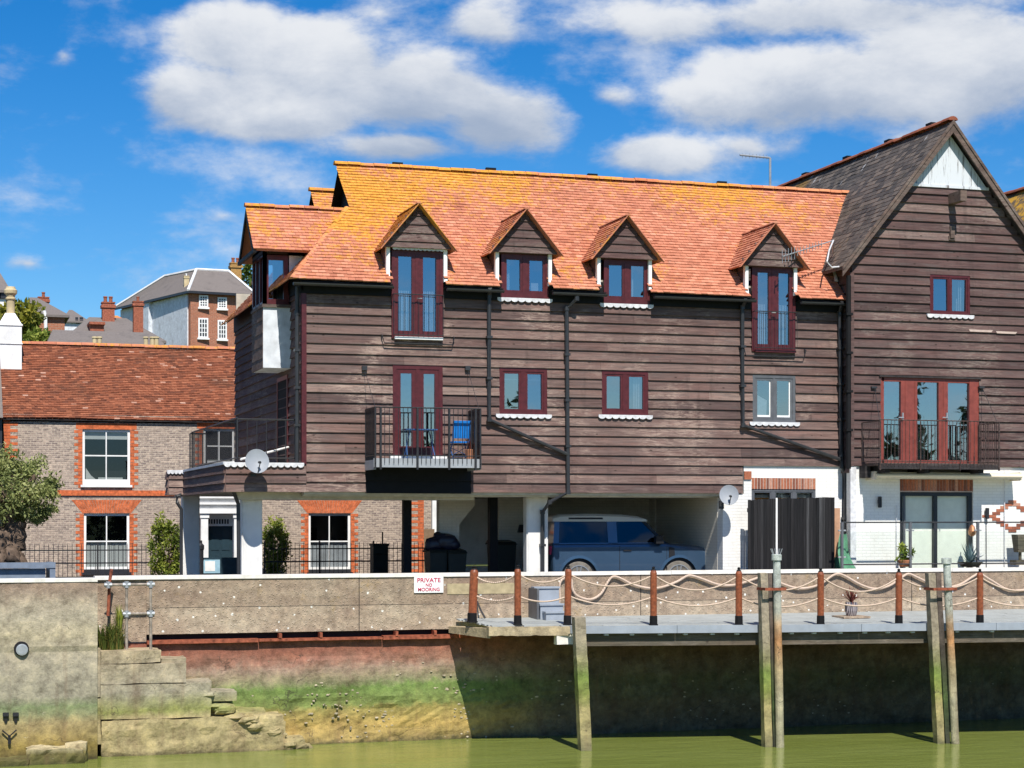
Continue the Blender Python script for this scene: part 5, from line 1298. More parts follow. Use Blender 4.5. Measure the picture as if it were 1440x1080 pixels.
b = MB(); b.box(X(206, YW), q1, YW+.12, 41.0, -.80, ZJ); b.build('gap', M['dark'], qw)
b = MB(); x = X(206, YW)
while x < X(668, YW):
    l = random.uniform(2.0, 3.4); x1 = min(x+l, X(668, YW)); rough_box(b, x, x1-.015, YW-.13, YW+.2, -.815+random.uniform(-.015, .015), -.745+random.uniform(-.015, .015), .3, .008, x, random.random()); x += l
for u in (393, 450, 556, 610): xx = X(u, YW); b.box(xx-.03, xx+.03, YW-.15, YW+.1, -.745, -.64)
b.build('capping_plate', M['rust'], qw)
b = MB(); n = 260; m_ = 46; x0, x1 = X(135, YW), 44.0; vs = []
for j in range(m_+1):
    for i in range(n+1):
        x = x0+(x1-x0)*i/n; z = -5 + (4.2)*j/m_
        bulge = .10*noise.noise((x*.55, z*.9, 4)) + .05*noise.noise((x*2.1, z*2.6, 1)) + (.05*abs(noise.noise((x*5, z*6, 3))) if z < -2.0 else .012*noise.noise((x*5, z*6, 3)))
        toe = .06*max(0, (-2.45 - z))**1.2
        vs.append(Vector((x, YW-.0 - bulge*(1 if z < -1.2 else .3) - toe*.6, z)))
b.add(vs, [(j*(n+1)+i, j*(n+1)+i+1, (j+1)*(n+1)+i+1, (j+1)*(n+1)+i) for j in range(m_) for i in range(n)])
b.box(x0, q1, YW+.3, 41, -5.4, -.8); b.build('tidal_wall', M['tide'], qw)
b = MB(); rr = random.Random(77)
for k in range(340):
    u = rr.choice((rr.uniform(330, 700), rr.uniform(430, 690), rr.uniform(690, 1440))); v = min(1036, max(930, rr.gauss(1000, 22) if rr.random() < .6 else rr.gauss(965, 18)))
    q = P(u, v, YW+.01); s_ = rr.uniform(.006, .020)
    rock(b, q, s_*rr.uniform(1, 2.6), .022, s_, k*1.7, rr.random())
b.build('shell_crust', plain('pale_shells', (.42, .36, .26), .85, .2, var=.45, scale=3), qw, kind='stuff')
# near, left-hand length of wall
YLW = 38.85; xe = X(137, YLW)
lw = thing('river_wall', (xe-10, YLW+.4, -5), 'pale stained concrete river wall with a round pipe outlet, left of the stone steps', 'wall')
b = MB(); n = 110; m_ = 50; x0 = -14; vs = []
for j in range(m_+1):
    for i in range(n+1):
        x = x0+(xe-x0)*i/n; z = -5.4 + (ZC-.07+5.4)*j/m_
        st = .03 if z > -.75 else 0
        vs.append(Vector((x, YLW - .015*noise.noise((x*1.1, z*1.4, 4)) - .012*noise.noise((x*5, z*5, 2)) - st, z)))
b.add(vs, [(j*(n+1)+i, j*(n+1)+i+1, (j+1)*(n+1)+i+1, (j+1)*(n+1)+i) for j in range(m_) for i in range(n)])
b.box(xe-.02, xe, YLW+.0, 41, -5.4, ZC-.07); b.box(x0, xe-.02, YLW+.08, 41, ZC-.12, ZC-.07)
b.build('wall_face', M['tide_left'], lw)
b = MB(); b.box(x0, xe+.0, YLW-.05, YLW+.5, ZC-.07, ZC); b.build('coping', M['coping'], lw)
b = MB(); p = P(30, 912, YLW); b.lathe((p.x, YLW-.02, p.z), [(.15, .1), (.15, -.03), (.13, -.035)], 24, axis='y'); b.build('outlet_pipe', M['dark'], lw)
b = MB(); b.lathe((p.x+.01, YLW, p.z-.02), [(.118, .0), (.118, -.075), (.09, -.08)], 20, axis='y'); b.build('outlet_flap', M['steel'], lw)
b = MB()
for u in (8, 22):
    p = P(u, 1006, YLW); b.box(p.x-.06, p.x+.06, YLW-.08, YLW+.02, p.z-.01, p.z+.06); b.prism([(p.x-.05, YLW-.05, p.z-.01), (p.x+.05, YLW-.05, p.z-.01), (p.x+.02, YLW-.02, p.z-.16), (p.x-.02, YLW-.02, p.z-.16)], (0, .04, 0))
p = P(13, 1036, YLW); b.tube([(p.x-.14, YLW-.06, p.z+.14), (p.x, YLW-.08, p.z+.02), (p.x+.14, YLW-.06, p.z+.14)], .018, 6); b.tube([(p.x, YLW-.06, p.z+.04), (p.x, YLW-.05, p.z-.14)], .032, 6); b.build('iron_bracket', M['metal_black'], lw)
b = MB(); rough_box(b, -14, X(40, 38.6), 38.2, 38.9, -4.2, -2.98, .14, .10, 3); rough_box(b, X(36, 38.5), X(118, 38.5), 38.3, 38.9, -4.2, -2.80, .12, .10, 9); rough_box(b, X(92, 38.5), X(122, 38.5), 38.5, 38.95, -4.2, -2.72, .12, .09, 19)
b.build('rock_ledge', M['rock'], label='weedy broken stone ledge at the waterline under the pipe outlet', cat='ledge')

# steps
sf = 39.2
st = thing('stone_steps', (X(200, sf), 39.6, -4.5), 'worn stone water steps descending to the right along the quay', 'steps')
lay = [(142, 225, -.86-.02, -1.16), (142, 262, -1.16, -1.62), (142, 296, -1.62, -2.36), (142, 425, -2.36, -4.4)]
T_ = [(914, 933, 226), (933, 962, 262), (962, 1011, 296), (1011, 1075, 398)]
for k, (v0, v1, u1) in enumerate(T_):
    z1 = Z(190, v0, sf); z0 = Z(190, v1, sf) if k < 3 else -4.5
    b = MB(); rough_box(b, X(142, sf), X(u1, sf), sf-.012*k, YW+.3, z0+.005, z1-.012, .075, .035 if k < 3 else .075, k*3.3, random.random())
    b.build('stone_block', M['step'], st)
for (u0, u1, v0, v1, kk) in ((225, 262, 925, 940, 1), (255, 296, 957, 975, 2), (290, 330, 971, 986, 3), (325, 362, 1000, 1016, 4), (350, 400, 1014, 1030, 5), (396, 428, 1038, 1060, 6)):
    b = MB(); z1 = Z((u0+u1)/2, v0, sf+.25); rough_box(b, X(u0, sf+.2), X(u1, sf+.2), sf+.06, YW+.3, -4.5 if kk > 3 else Z((u0+u1)/2, v1, sf), z1, .09, .05, kk*7, random.random()); b.build('tread', M['step'], st)
b = MB(); x0, x1 = X(129, sf-.05), X(141, sf-.05)
rough_box(b, x0, x1, sf-.1, sf+.25, Z(135, 980, sf), Z(135, 912, sf), .12, .01, 2); rough_box(b, x0, x1, sf-.1, sf+.25, Z(135, 1046, sf), Z(135, 982, sf), .12, .015, 5)
b.box(x0-.12, x0, sf+.0, YLW+.5, -3.1, Z(135, 914, sf)); b.build('end_post', M['step'], st)
b = MB(); b.box(X(160, 39.6), X(206, YW+.2), YW+.12, YW+.3, Z(190, 914, YW), -.2); b.box(X(137, YW), X(168, YW), YW-.05, YW+.3, Z(150, 893, YW), Z(150, 864, YW)); b.build('landing_block', M['quay'], st)
rr = random.Random(14)
for k in range(22):
    f = k/21; u = 268 + f*168 + rr.uniform(-10, 6); v = 962 + (f**1.05)*92 + rr.uniform(-3, 5); q = P(u, v, sf+rr.uniform(.05, .4)); b = MB()
    rock(b, q - Vector((0, 0, .10)), rr.uniform(.12, .27), rr.uniform(.12, .22), rr.uniform(.07, .15), k*5.1, rr.random()); b.build('broken_stone', M['step'], st)
b = MB(); rough_box(b, X(300, sf+.3), X(372, sf+.3), sf+.15, YW+.3, -4.5, Z(330, 998, sf+.3), .07, .07, 31); rough_box(b, X(262, sf+.3), X(318, sf+.3), sf+.2, YW+.3, -4.5, Z(290, 972, sf+.3), .07, .06, 33); b.build('rubble_core', M['step'], st)
# tubular handrail
hr = thing('tube_handrail', (X(196, 39.5), 39.5, -.9), 'galvanised tube handrail at the head of the stone steps', 'handrail')
zt, zm, zb = Z(196, 822, 39.5), Z(196, 863, 39.5), Z(196, 914, 39.5)
xa, xb, xc = X(150, 39.5), X(178, 39.5), X(212, 39.5)
for x in (xb, xc): b = MB(); b.tube([(x, 39.5, zb-.1), (x, 39.5, zt)], .032, 8); b.build('upright', M['tube'], hr)
b = MB(); b.tube([(X(152, 39.6), 39.6, Z(152, 866, 39.6)), (X(154, 39.6), 39.6, zt+.05), (X(157, 39.6), 39.6, Z(157, 800, 39.6))], .034, 8); b.build('upright', M['rust'], hr)
b = MB(); b.tube([(xa, 39.5, zt), (xc, 39.5, zt)], .030, 8); b.build('rail', M['tube'], hr); b = MB(); b.tube([(xb, 39.5, zm), (xc, 39.5, zm)], .030, 8); b.build('rail', M['tube'], hr)
for (x, z) in ((xa+.03, zt), (xb, zt), (xc, zt), (xb, zm), (xc, zm)): b = MB(); b.lathe((x, 39.5, z), [(.03, -.07), (.048, -.07), (.048, .07), (.03, .07)], 10); b.lathe((x, 39.5, z), [(.03, -.08), (.046, -.08), (.046, .08), (.03, .08)], 10, axis='x'); b.build('clamp', M['steel'], hr)
b = MB(); rr = random.Random(3)
def tuft(b, c, n, h, sp, w=.02, lean=0, bend=.4):
    c = Vector(c)
    for k in range(n):
        a = rr.uniform(0, 6.283); l = h*rr.uniform(.5, 1.1); s = sp*rr.uniform(.2, 1)
        e = Vector((-math.sin(a), math.cos(a), 0))*w*.5; d = Vector((math.cos(a), math.sin(a), 0))
        o = c + d*rr.uniform(0, .08)
        p1 = o + d*s*.4 + Vector((0, 0, l*.65)); p2 = o + d*s*(1+bend*.2) + Vector((0, 0, l*(1-bend*rr.random())))
        b.add([o-e, o+e, p1+e*.8, p1-e*.8, p2], [(0, 1, 2, 3), (3, 2, 4)], rr.random())
for i in range(16): p = P(rr.uniform(140, 172), 912, 39.5); tuft(b, (p.x, rr.uniform(39.4, 39.7), p.z-.03), 26, .65, .25, .02)
b.build('wall_weed', M['weed'], label='dry green weeds sprouting at the foot of the tube handrail', cat='plant')
b = MB(); p = P(168, 868, 39.7); tuft(b, p - Vector((0, 0, .3)), 60, .62, .14, .02, bend=.1); b.build('wall_weed', M['shrub'], label='upright bright green grass tuft beside the left handrail upright', cat='plant')

# sign
t = thing('notice_board', P(602, 833, YW-.02), 'white rectangular notice with red capital lettering on the quay wall', 'sign')
x0, x1 = X(582, YW), X(623, YW); z1, z0 = Z(602, 811, YW), Z(602, 833.5, YW)
b = MB(); b.box(x0, x1, YW-.03, YW+.0, z0, z1); b.build('sign_face', M['sign_white'], t)
cxm = (x0+x1)/2; hh = z1-z0
text(t, 'PRIVATE', (cxm, YW-.034, z1-hh*.22), .135, M['red_ink'], width=(x1-x0)*.80)
text(t, 'NO', (cxm, YW-.034, z1-hh*.52), .10, M['red_ink'], width=(x1-x0)*.22)
text(t, 'MOORING', (cxm, YW-.034, z1-hh*.80), .11, M['red_ink'], width=(x1-x0)*.74)

# =================================================================== DECK
ZD0, ZD1 = -.385, -.50     # back and front edge heights
pts = [(X(640, YW-.1), YW-.1), (X(690, 38.05), 38.05), (X(800, 37.75), 37.75), (X(812, 37.6), 37.6), (X(1090, 36.75), 36.75), (X(1330, 36.2), 36.2), (X(1470, 35.85), 35.85), (X(1700, 35.2), 35.2)]
def deckz(y): return ZD0 + (ZD1-ZD0)*(YW-y)/4.0
dk_ = thing('boat_deck', (pts[0][0]+6, 38.5, -.6), 'grey painted timber deck cantilevered from the quay wall over the water', 'deck')
b = MB(); front_ = pts[1:]; N_ = 0
def yfront(x):
    if x <= pts[1][0]: 
        f = (x-pts[0][0])/(pts[1][0]-pts[0][0]); return pts[0][1]+(pts[1][1]-pts[0][1])*f
    for (a, c) in zip(pts[1:-1], pts[2:]):
        if a[0] <= x <= c[0]: return a[1]+(c[1]-a[1])*(x-a[0])/(c[0]-a[0])
    return pts[-1][1]
# planks run along the deck
w_ = .145; y = YW-.06; k = 0
while y > 35.15:
    y0 = y-w_+.006
    xs = [pts[0][0]+.02]
    x = pts[0][0]
    while x < pts[-1][0]-.01 and yfront(x) > y0+.01: x += .04
    e = x
    while e < pts[-1][0]-.1:
        l = random.uniform(3, 4.8); e1 = min(e+l, pts[-1][0])
        dz = random.uniform(-.003, .003); b.hexa([(e, y0, deckz(y0)-.03+dz), (e1-.004, y0, deckz(y0)-.03+dz), (e1-.004, y, deckz(y)-.03+dz), (e, y, deckz(y)-.03+dz), (e, y0, deckz(y0)+dz), (e1-.004, y0, deckz(y0)+dz), (e1-.004, y, deckz(y)+dz), (e, y, deckz(y)+dz)], random.random()); e = e1
    y -= w_
b.build('planking', M['deck'], dk_)
b = MB()
for (a, c) in zip(pts[2:-1], pts[3:]):
    for f0, f1 in ((0, .5), (.5, 1)):
        A = Vector((a[0]+(c[0]-a[0])*f0, a[1]+(c[1]-a[1])*f0-.03, 0)); B = Vector((a[0]+(c[0]-a[0])*f1-.01, a[1]+(c[1]-a[1])*f1-.03, 0)); d = Vector((0, .04, 0))
        b.hexa([A+Vector((0, 0, -.62)), B+Vector((0, 0, -.62)), B+d+Vector((0, 0, -.62)), A+d+Vector((0, 0, -.62)), A+Vector((0, 0, -.455)), B+Vector((0, 0, -.455)), B+d+Vector((0, 0, -.455)), A+d+Vector((0, 0, -.455))], random.random())
b.build('fascia', M['deck_edge'], dk_)
b = MB()
a, c = pts[1], pts[2]; rough = []
A = Vector((a[0]-.05, a[1]-.04, 0)); B = Vector((c[0], c[1]-.08, 0)); nn = 14
for i in range(nn):
    p0 = A.lerp(B, i/nn); p1 = A.lerp(B, (i+1)/nn); d = Vector((0, .22, 0))
    t0 = -.47+.02*noise.noise((i*.8, 0, 0)); bt = -.66-.03*noise.noise((i*.7, 3, 0)); t1 = -.47+.02*noise.noise(((i+1)*.8, 0, 0)); b1 = -.66-.03*noise.noise(((i+1)*.7, 3, 0))
    b.hexa([p0+Vector((0, 0, bt)), p1+Vector((0, 0, b1)), p1+d+Vector((0, 0, b1)), p0+d+Vector((0, 0, bt)), p0+Vector((0, 0, t0)), p1+Vector((0, 0, t1)), p1+d+Vector((0, 0, t1)), p0+d+Vector((0, 0, t0))])
b.build('mossy_beam', M['step'], dk_)
b = MB(); q = Vector((pts[1][0], pts[1][1], 0)); b.hexa([Vector((pts[0][0]-.15, YW-.1, -.70)), q+Vector((-.02, 0, -.72)), q+Vector((.1, .3, -.72)), Vector((pts[0][0], YW, -.72)), Vector((pts[0][0]-.15, YW-.1, -.56)), q+Vector((-.02, 0, -.50)), q+Vector((.1, .3, -.50)), Vector((pts[0][0], YW, -.55))]); b.build('end_beam', M['step'], dk_)
b = MB(); p = P(795, 897, 37.7); rough_box(b, p.x-.18, p.x+.2, 37.72, 37.95, p.z-.14, p.z+.12, .1, .03, 5); b.build('bracket_block', M['coping'], dk_)
b = MB()
for (a, c) in zip(pts[2:-1], pts[3:]):
    A = Vector((a[0], a[1]+.12, -.90)); B = Vector((c[0], c[1]+.12, -.90)); e = Vector((0, .18, 0)); h = Vector((0, 0, .27))
    b.hexa([A, B, B+e, A+e, A+h, B+h, B+e+h, A+e+h])
x = pts[2][0]
while x < pts[-1][0]: b.box(x, x+.1, yfront(x)+.3, YW, -.66, -.545); x += .6
b.build('bearer', M['beam'], dk_)
for u in (853, 889, 929, 965, 1003, 1038, 1115, 1147, 1184, 1219, 1252, 1287, 1350, 1400):
    yy = 37.3; x = X(u, yy); yy = yfront(x)+.05; x = X(u, yy); yy = yfront(x)+.05; b = MB(); b.box(x-.045, x+.045, yy, yy+.08, -.67, -.635); b.build('bolt_plate', M['lead'], dk_)
# steps on the deck
t = thing('deck_steps', (X(770, 39.6), 39.7, -.40), 'short flight of grey painted wooden steps from the deck up to the quay', 'steps')
for k, (u0, u1, v0) in enumerate(((752, 786, 825), (752, 786, 840), (760, 792, 849), (768, 794, 860))):
    if k == 1: continue
    b = MB(); yy = 39.75-.22*k; zt = Z(770, v0, yy); b.box(X(u0, yy), X(u1, yy), yy, 39.98, deckz(yy), zt-.04); b.build('riser', M['deck_edge'], t)
    b = MB(); b.box(X(u0, yy)-.02, X(u1, yy)+.02, yy-.03, 39.98, zt-.04, zt); b.build('tread', M['deck_edge'], t)
b = MB(); b.box(X(752, 39.75)-.075, X(752, 39.75)-.025, 39.35, 39.98, deckz(39.4), Z(770, 826, 39.75)-.01); b.build('side_panel', M['frame_grey'], t)
# bollard posts and ropes
posts = []
desc = ['leftmost brown rope post, thickest, leaning slightly beside the end of the deck', 'brown rope post between the leftmost post and the deck steps', 'brown rope post in front of the deck steps and old timber pile',
        'brown rope post below the front wheel of the blue car', 'brown rope post just left of the first pair of dark piles', 'brown rope post to the left of the potted red plant', 'brown rope post to the right of the potted red plant', 'rightmost brown rope post, right of the second pile group']
for k, (u, v0, v1) in enumerate(((664, 796, 872), (728, 795, 876), (798, 795, 879), (919, 797, 877), (1039, 798, 878), (1154, 799, 880), (1264, 800, 881), (1378, 800, 878))):
    yy = 37.5
    for _ in range(6): x = X(u, yy); yy = yfront(x) + .16
    if k == 0: yy = 38.95
    zb_ = deckz(yy); r_ = .075 if k else .095; zt = Z(u, v0+5, yy)
    t = thing('rope_post', (X(u, yy), yy, zb_), desc[k], 'post', 'brown rope posts along the deck edge')
    x = X(u, yy); lean = .045 if k == 0 else (.02 if k == 2 else 0)
    b = MB(); b.tube([(x, yy, zb_+.02), (x+lean, yy, zt-.06), (x+lean, yy, zt)], [r_, r_, r_*.7], 14); b.build('shaft', M['post'], t, smooth=False)
    b = MB(); b.lathe((x, yy, zb_), [(r_*1.35, 0), (r_*1.35, .02), (r_*1.15, .03), (r_*1.12, .20), (r_, .21)], 14); b.build('base_socket', M['black'], t)
    b = MB(); b.lathe((x+lean, yy, zt), [(r_*.75, 0), (r_*.6, .02), (r_*.35, .035), (r_*.5, .06), (r_*.2, .085)], 10); b.build('finial', M['black'], t)
    posts.append((Vector((x+lean, yy, zt)), zb_, r_))
def sagrope(frac, sag, nm, label, r=.019):
    b = MB(); path = []
    top = [Vector((p.x, p.y, p.z-.10)) if frac > .6 else Vector((p.x, p.y, zb_ + (p.z-zb_)*frac)) for p, zb_, r_ in posts]
    if frac > .6: top[0].z -= .03
    last = top[-1] + (top[-1]-top[-2])
    top.append(last)
    for i in range(len(top)-1):
        a, c = top[i], top[i+1]; L = (c-a).length; sg = sag*L*random.uniform(.85, 1.15)
        for j in range(14): f = j/14; q = a.lerp(c, f); q.z -= sg*4*f*(1-f); path.append(q)
    path.append(top[-1]); b.tube(path, r, 7); return b.build(nm, M['rope'], label=label, cat='rope', smooth=True, group='ropes along the deck')
sagrope(.9, .16, 'guard_rope', 'upper pale rope sagging between the tops of the brown posts')
sagrope(.52, .115, 'guard_rope', 'lower pale rope sagging between the brown posts at half height')
wp = [(752, 868), (757, 862), (786, 852), (787, 840), (787, 822), (793, 813), (803, 815), (805, 828), (812, 838), (830, 843), (845, 835), (855, 818), (862, 811), (872, 813), (890, 822), (912, 827), (930, 826), (952, 818), (966, 810), (975, 810), (990, 815), (1010, 822), (1030, 823), (1050, 818), (1068, 812), (1080, 811), (1098, 820), (1120, 827), (1140, 826), (1156, 820), (1170, 810), (1180, 807), (1192, 812), (1210, 822), (1230, 828), (1250, 824), (1268, 812), (1278, 807), (1290, 812), (1310, 821), (1330, 826), (1350, 822), (1368, 811), (1378, 807), (1392, 815), (1420, 830), (1450, 828)]
def crom(pts, k=4):
    out = []
    for i in range(len(pts)-1):
        p0, p1, p2, p3 = pts[max(0, i-1)], pts[i], pts[i+1], pts[min(len(pts)-1, i+2)]
        for j in range(k):
            f = j/k; out.append(.5*((2*p1)+(p2-p0)*f+(2*p0-5*p1+4*p2-p3)*f*f+(3*p1-p0-3*p2+p3)*f**3))
    out.append(pts[-1]); return out
b = MB(); b.tube(crom([P(u, v, YW-.07) for u, v in wp[2:]]), .029, 8); b.build('wall_rope', M['rope'], label='thick pale mooring rope looped in waves along the quay wall behind the posts', cat='rope', smooth=True, group='ropes along the deck')
b = MB(); b.tube([P(671, 846, YW-.05), P(676, 858, YW-.2), P(682, 869, YW-.35)], .022, 6); b.build('iron_bar', M['metal_black'], label='thin black bar leaning on the quay wall behind the leftmost rope post', cat='bar')
# pot plant on deck
py = 38.4; px = X(1197, py); pz = deckz(py)
t = thing('potted_plant', (px, py, pz), 'spiky red plant in a striped grey pot on the deck', 'potted plant')
b = MB(); b.hexa([(px-.34, py-.3, pz), (px+.34, py-.3, pz), (px+.34, py+.3, pz), (px-.34, py+.3, pz), (px-.34, py-.3, pz+.045), (px+.34, py-.3, pz+.045), (px+.34, py+.3, pz+.045), (px-.34, py+.3, pz+.045)]); b.build('paving_slab', M['quay'], t)
b = MB(); b.lathe((px, py, pz+.045), [(.10, 0), (.115, .01), (.145, .12), (.15, .24), (.135, .31), (.12, .315), (.11, .28)], 22); b.build('pot', M['pot'], t)
b = MB(); rr = random.Random(12)
for k in range(46):
    a = rr.uniform(0, 6.283); el_ = rr.uniform(.15, 1.5); l = rr.uniform(.32, .52); d = Vector((math.cos(a)*math.cos(el_), math.sin(a)*math.cos(el_), math.sin(el_))); e = Vector((-math.sin(a), math.cos(a), 0))*.014
    o = Vector((px, py, pz+.36)); p1 = o+d*l*.6; p2 = o+d*l+Vector((0, 0, -.16*math.cos(el_)))
    b.add([o-e, o+e, p1+e, p1-e, p2], [(0, 1, 2, 3), (3, 2, 4)], rr.random())
b.build('foliage', M['cordy'], t)
# old timber pile and the pile groups
def square_pile(pts_, w, mat, seed, d=.26):
    b = MB(); n = len(pts_); vs = []
    for i, (p, ww) in enumerate(pts_):
        p = Vector(p); j = noise.noise_vector((i*1.7+seed, seed, 2))*.012
        vs += [p+Vector((-ww/2, 0, 0))+j, p+Vector((ww/2, 0, 0))+j, p+Vector((ww/2, d, 0))-j, p+Vector((-ww/2, d, 0))-j]
    fs = [tuple(range(4))[::-1], tuple(range(4*n-4, 4*n))] + [(i*4+k, i*4+(k+1) % 4, (i+1)*4+(k+1) % 4, (i+1)*4+k) for i in range(n-1) for k in range(4)]
    b.add(vs, fs); return b
def pilepts(u0, v0, u1, v1, Y, w0, w1, n=18, extra=1.2):
    a = P(u0, v0, Y); c = P(u1, v1, Y); d = (c-a); out = []
    for i in range(n+1):
        f = 1 + extra/d.length - (1+extra/d.length)*i/n; q = a + d*f; out.append((q, w1+(w0-w1)*(1-f)))
    return out
b = square_pile(pilepts(816, 868, 825, 1057, 37.15, .245, .245, 30), .27, None, 1, .22); t = b.build('timber_pile', M['pile'], label='single stout weathered timber pile in front of the deck steps, green at mid height', cat='pile')
for gi, (uu, lab) in enumerate((((1079, 806, 1085, 1046, 1092, 780, 1098, 1048), 'under the black gate'), ((1315, 806, 1327, 1036, 1331, 785, 1346, 1040), 'under the glass balustrade'))):
    Yp = 36.55 if gi == 0 else 36.0
    b = square_pile(pilepts(uu[0]-4, uu[1], uu[2]-4, uu[3], Yp, .175, .175), .2, None, 3+gi, .18); b.build('timber_pile', M['pile'], label='squared dark timber pile, left one of the group ' + lab, cat='pile', group='mooring piles in front of the deck')
    b = square_pile(pilepts(uu[0]+5, uu[1]+0, uu[2]+6, uu[3], Yp-.02, .125, .11), .2, None, 9+gi, .18); b.build('timber_pile', M['pile_dark'], label='blackened slim timber pile, middle of the group ' + lab, cat='pile', group='mooring piles in front of the deck')
    t = thing('mooring_pole', P(uu[6], uu[7], Yp-.05), 'round grey capped mooring pole at right of the pile group ' + lab, 'pole', 'mooring poles')
    a = P(uu[4], uu[5], Yp-.1); c = P(uu[6], uu[7]+60, Yp-.1)
    b = MB(); b.tube([c.lerp(a, i/8) for i in range(9)], [.082+.012*(1-i/8)+.004*math.sin(i*2.1) for i in range(9)], 14); b.build('shaft', M['pole'], t, smooth=False)
    b = MB(); b.lathe(a, [(.08, -.12), (.11, -.12), (.11, .0), (.08, .01)], 14)
    b.build('cap', M['pole'], t)
    if gi == 0:
        b = MB()
        for k in range(9): q = 6.283*k/9; b.tube([a+Vector((.08*math.cos(q), .08*math.sin(q), 0)), a+Vector((.13*math.cos(q), .13*math.sin(q), .13))], .006, 4)
        b.build('bird_spike', M['steel'], t)
    zz = Z(uu[0], 828, Yp); b = MB(); xm0 = X(uu[0]-9, Yp); xm1 = X(uu[4]+8, Yp)
    b.box(xm0, xm1, Yp-.21, Yp-.19, zz-.03, zz+.03); b.box(xm0, xm0+.03, Yp-.2, Yp+.22, zz-.03, zz+.03); b.box(xm1-.03, xm1, Yp-.2, Yp+.1, zz-.03, zz+.03); b.build('rust_band', M['rust'], t)

# =================================================================== GLASS BALUSTRADE AND PLANTS
t = thing('glass_balustrade', (X(1300, 40.6), 40.6, ZC), 'glass balustrade with grey posts and rails on the quay before the gabled house', 'balustrade')
Yb = 40.6; xs = [X(u, Yb) for u in (1184, 1280, 1375, 1470)]; zt, zb = Z(1300, 734.5, Yb), Z(1300, 793, Yb)
b = MB(); b.tube([(xs[0], Yb, zt), (xs[-1], Yb, zt)], .018, 8); b.build('rail', M['pipe'], t); b = MB(); b.tube([(xs[0], Yb, zb), (xs[-1], Yb, zb)], .018, 8); b.build('rail', M['pipe'], t)
for x in xs:
    b = MB(); b.box(x-.03, x+.03, Yb-.03, Yb+.03, .5, zt); b.build('post', M['frame_grey'], t)
    for z in (zb+.18, zt-.2): b = MB(); b.tube([(x-.1, Yb, z), (x+.1, Yb, z)], .02, 6); b.build('clamp', M['steel'], t)
for a, c in zip(xs[:-1], xs[1:]): b = MB(); b.box(a+.06, c-.06, Yb-.005, Yb+.005, zb+.03, zt-.22); b.build('glass_panel', M['balus'], t)
def plantpot(u, v, Y, r, label, leafm, n, h, seed, pot='terracotta'):
    p = P(u, v, Y); t = thing('potted_plant', (p.x, Y, p.z), label, 'potted plant')
    b = MB(); b.lathe(p, [(r*.7, 0), (r*.75, .01), (r, .16), (r*.9, .17), (r*.6, .13)], 16); b.build('pot', M[pot], t)
    b = MB(); leaves(b, p+Vector((0, 0, .16+h*.5)), (r*1.2, r*1.2, h*.6), n, .11, seed, 10, .2); b.build('foliage', leafm, t)
plantpot(1272, 797, 40.75, .17, 'leafy green pot plant at the foot of the first glass balustrade post', M['shrub'], 260, .34, 5)
p = P(1364, 797, 40.75); t = thing('potted_plant', p, 'blue grey agave in a wide shallow bowl under a copper lantern', 'potted plant')
b = MB(); b.lathe(p, [(.22, 0), (.30, .1), (.33, .12), (.2, .1)], 20); b.build('bowl', M['bin'], t)
b = MB(); rr = random.Random(8)
for k in range(44):
    a = rr.uniform(0, 6.283); e_ = rr.uniform(.25, 1.45); l = rr.uniform(.35, .58); d = Vector((math.cos(a)*math.cos(e_), math.sin(a)*math.cos(e_), math.sin(e_))); e = Vector((-math.sin(a), math.cos(a), 0))*.028
    o = p+Vector((0, 0, .1)); b.add([o-e, o+e, o+d*l*.5+e, o+d*l*.5-e, o+d*l], [(0, 1, 2, 3), (3, 2, 4)], rr.random())
b.build('foliage', M['agave'], t)
p = P(1367, 747, 40.9); b = MB(); b.lathe(p, [(.02, .16), (.06, .12), (.10, .0), (.09, -.08), (.03, -.13)], 12); t = b.build('lantern', M['copper'], label='round copper lantern hanging on a thin stand above the agave', cat='lantern')
OFF[t.name] = Vector(t.location); b = MB(); b.tube([p+Vector((0, .05, .2)), p+Vector((.02, .05, -.5)), p+Vector((-.1, .05, -1.0))], .015, 6); b.build('stand', M['metal_black'], t)
p = P(1436, 760, 40.9); b = MB(); b.hexa([(p.x-.12, 40.85, p.z-.3), (p.x+.12, 40.85, p.z-.3), (p.x+.12, 41.05, p.z-.3), (p.x-.12, 41.05, p.z-.3), (p.x-.16, 40.8, p.z+.15), (p.x+.2, 40.8, p.z+.15), (p.x+.2, 41.1, p.z+.15), (p.x-.16, 41.1, p.z+.15)]); b.box(p.x-.2, p.x+.2, 40.8, 41.1, p.z-.62, p.z-.5); b.tube([(p.x, 40.95, p.z-.5), (p.x, 40.95, p.z-.3)], .04, 8)
b.build('planter_urn', M['beam'], label='tall tapered brown urn at the right edge behind the balustrade', cat='planter')
# =================================================================== BRICK COTTAGE
YC = 58.5
cot = thing('brick_cottage', (7.6, YC+3, 0), 'two storey grey and red brick cottage with an old red tiled roof', 'house')
cx0, cx1 = X(5, YC), X(596, YC); zE, zR, yR = Z(170, 589, YC), Z(180, 489, 62.0), 62.0
def rc(u0, u1, v0, v1): return rect(u0, u1, v0, v1, YC)
cw = [rc(116, 183, 604, 682), rc(118, 182, 722, 805), rc(434, 493, 722, 805), rc(286, 330, 603, 656)]
door = rc(293, 327, 736, 830); door = (door[0], door[1], 0, door[3])
b = MB(); wall(b, cx0, cx1, YC, YC+.3, -.3, zE+.1, cw + [door]); b.box(cx0, cx0+.3, YC+.3, YC+6.5, -.3, zE); b.box(cx1-.3, cx1, YC+.3, YC+6.5, -.3, zE+.1); b.box(cx0, cx1, YC+6.3, YC+6.6, -.3, zE)
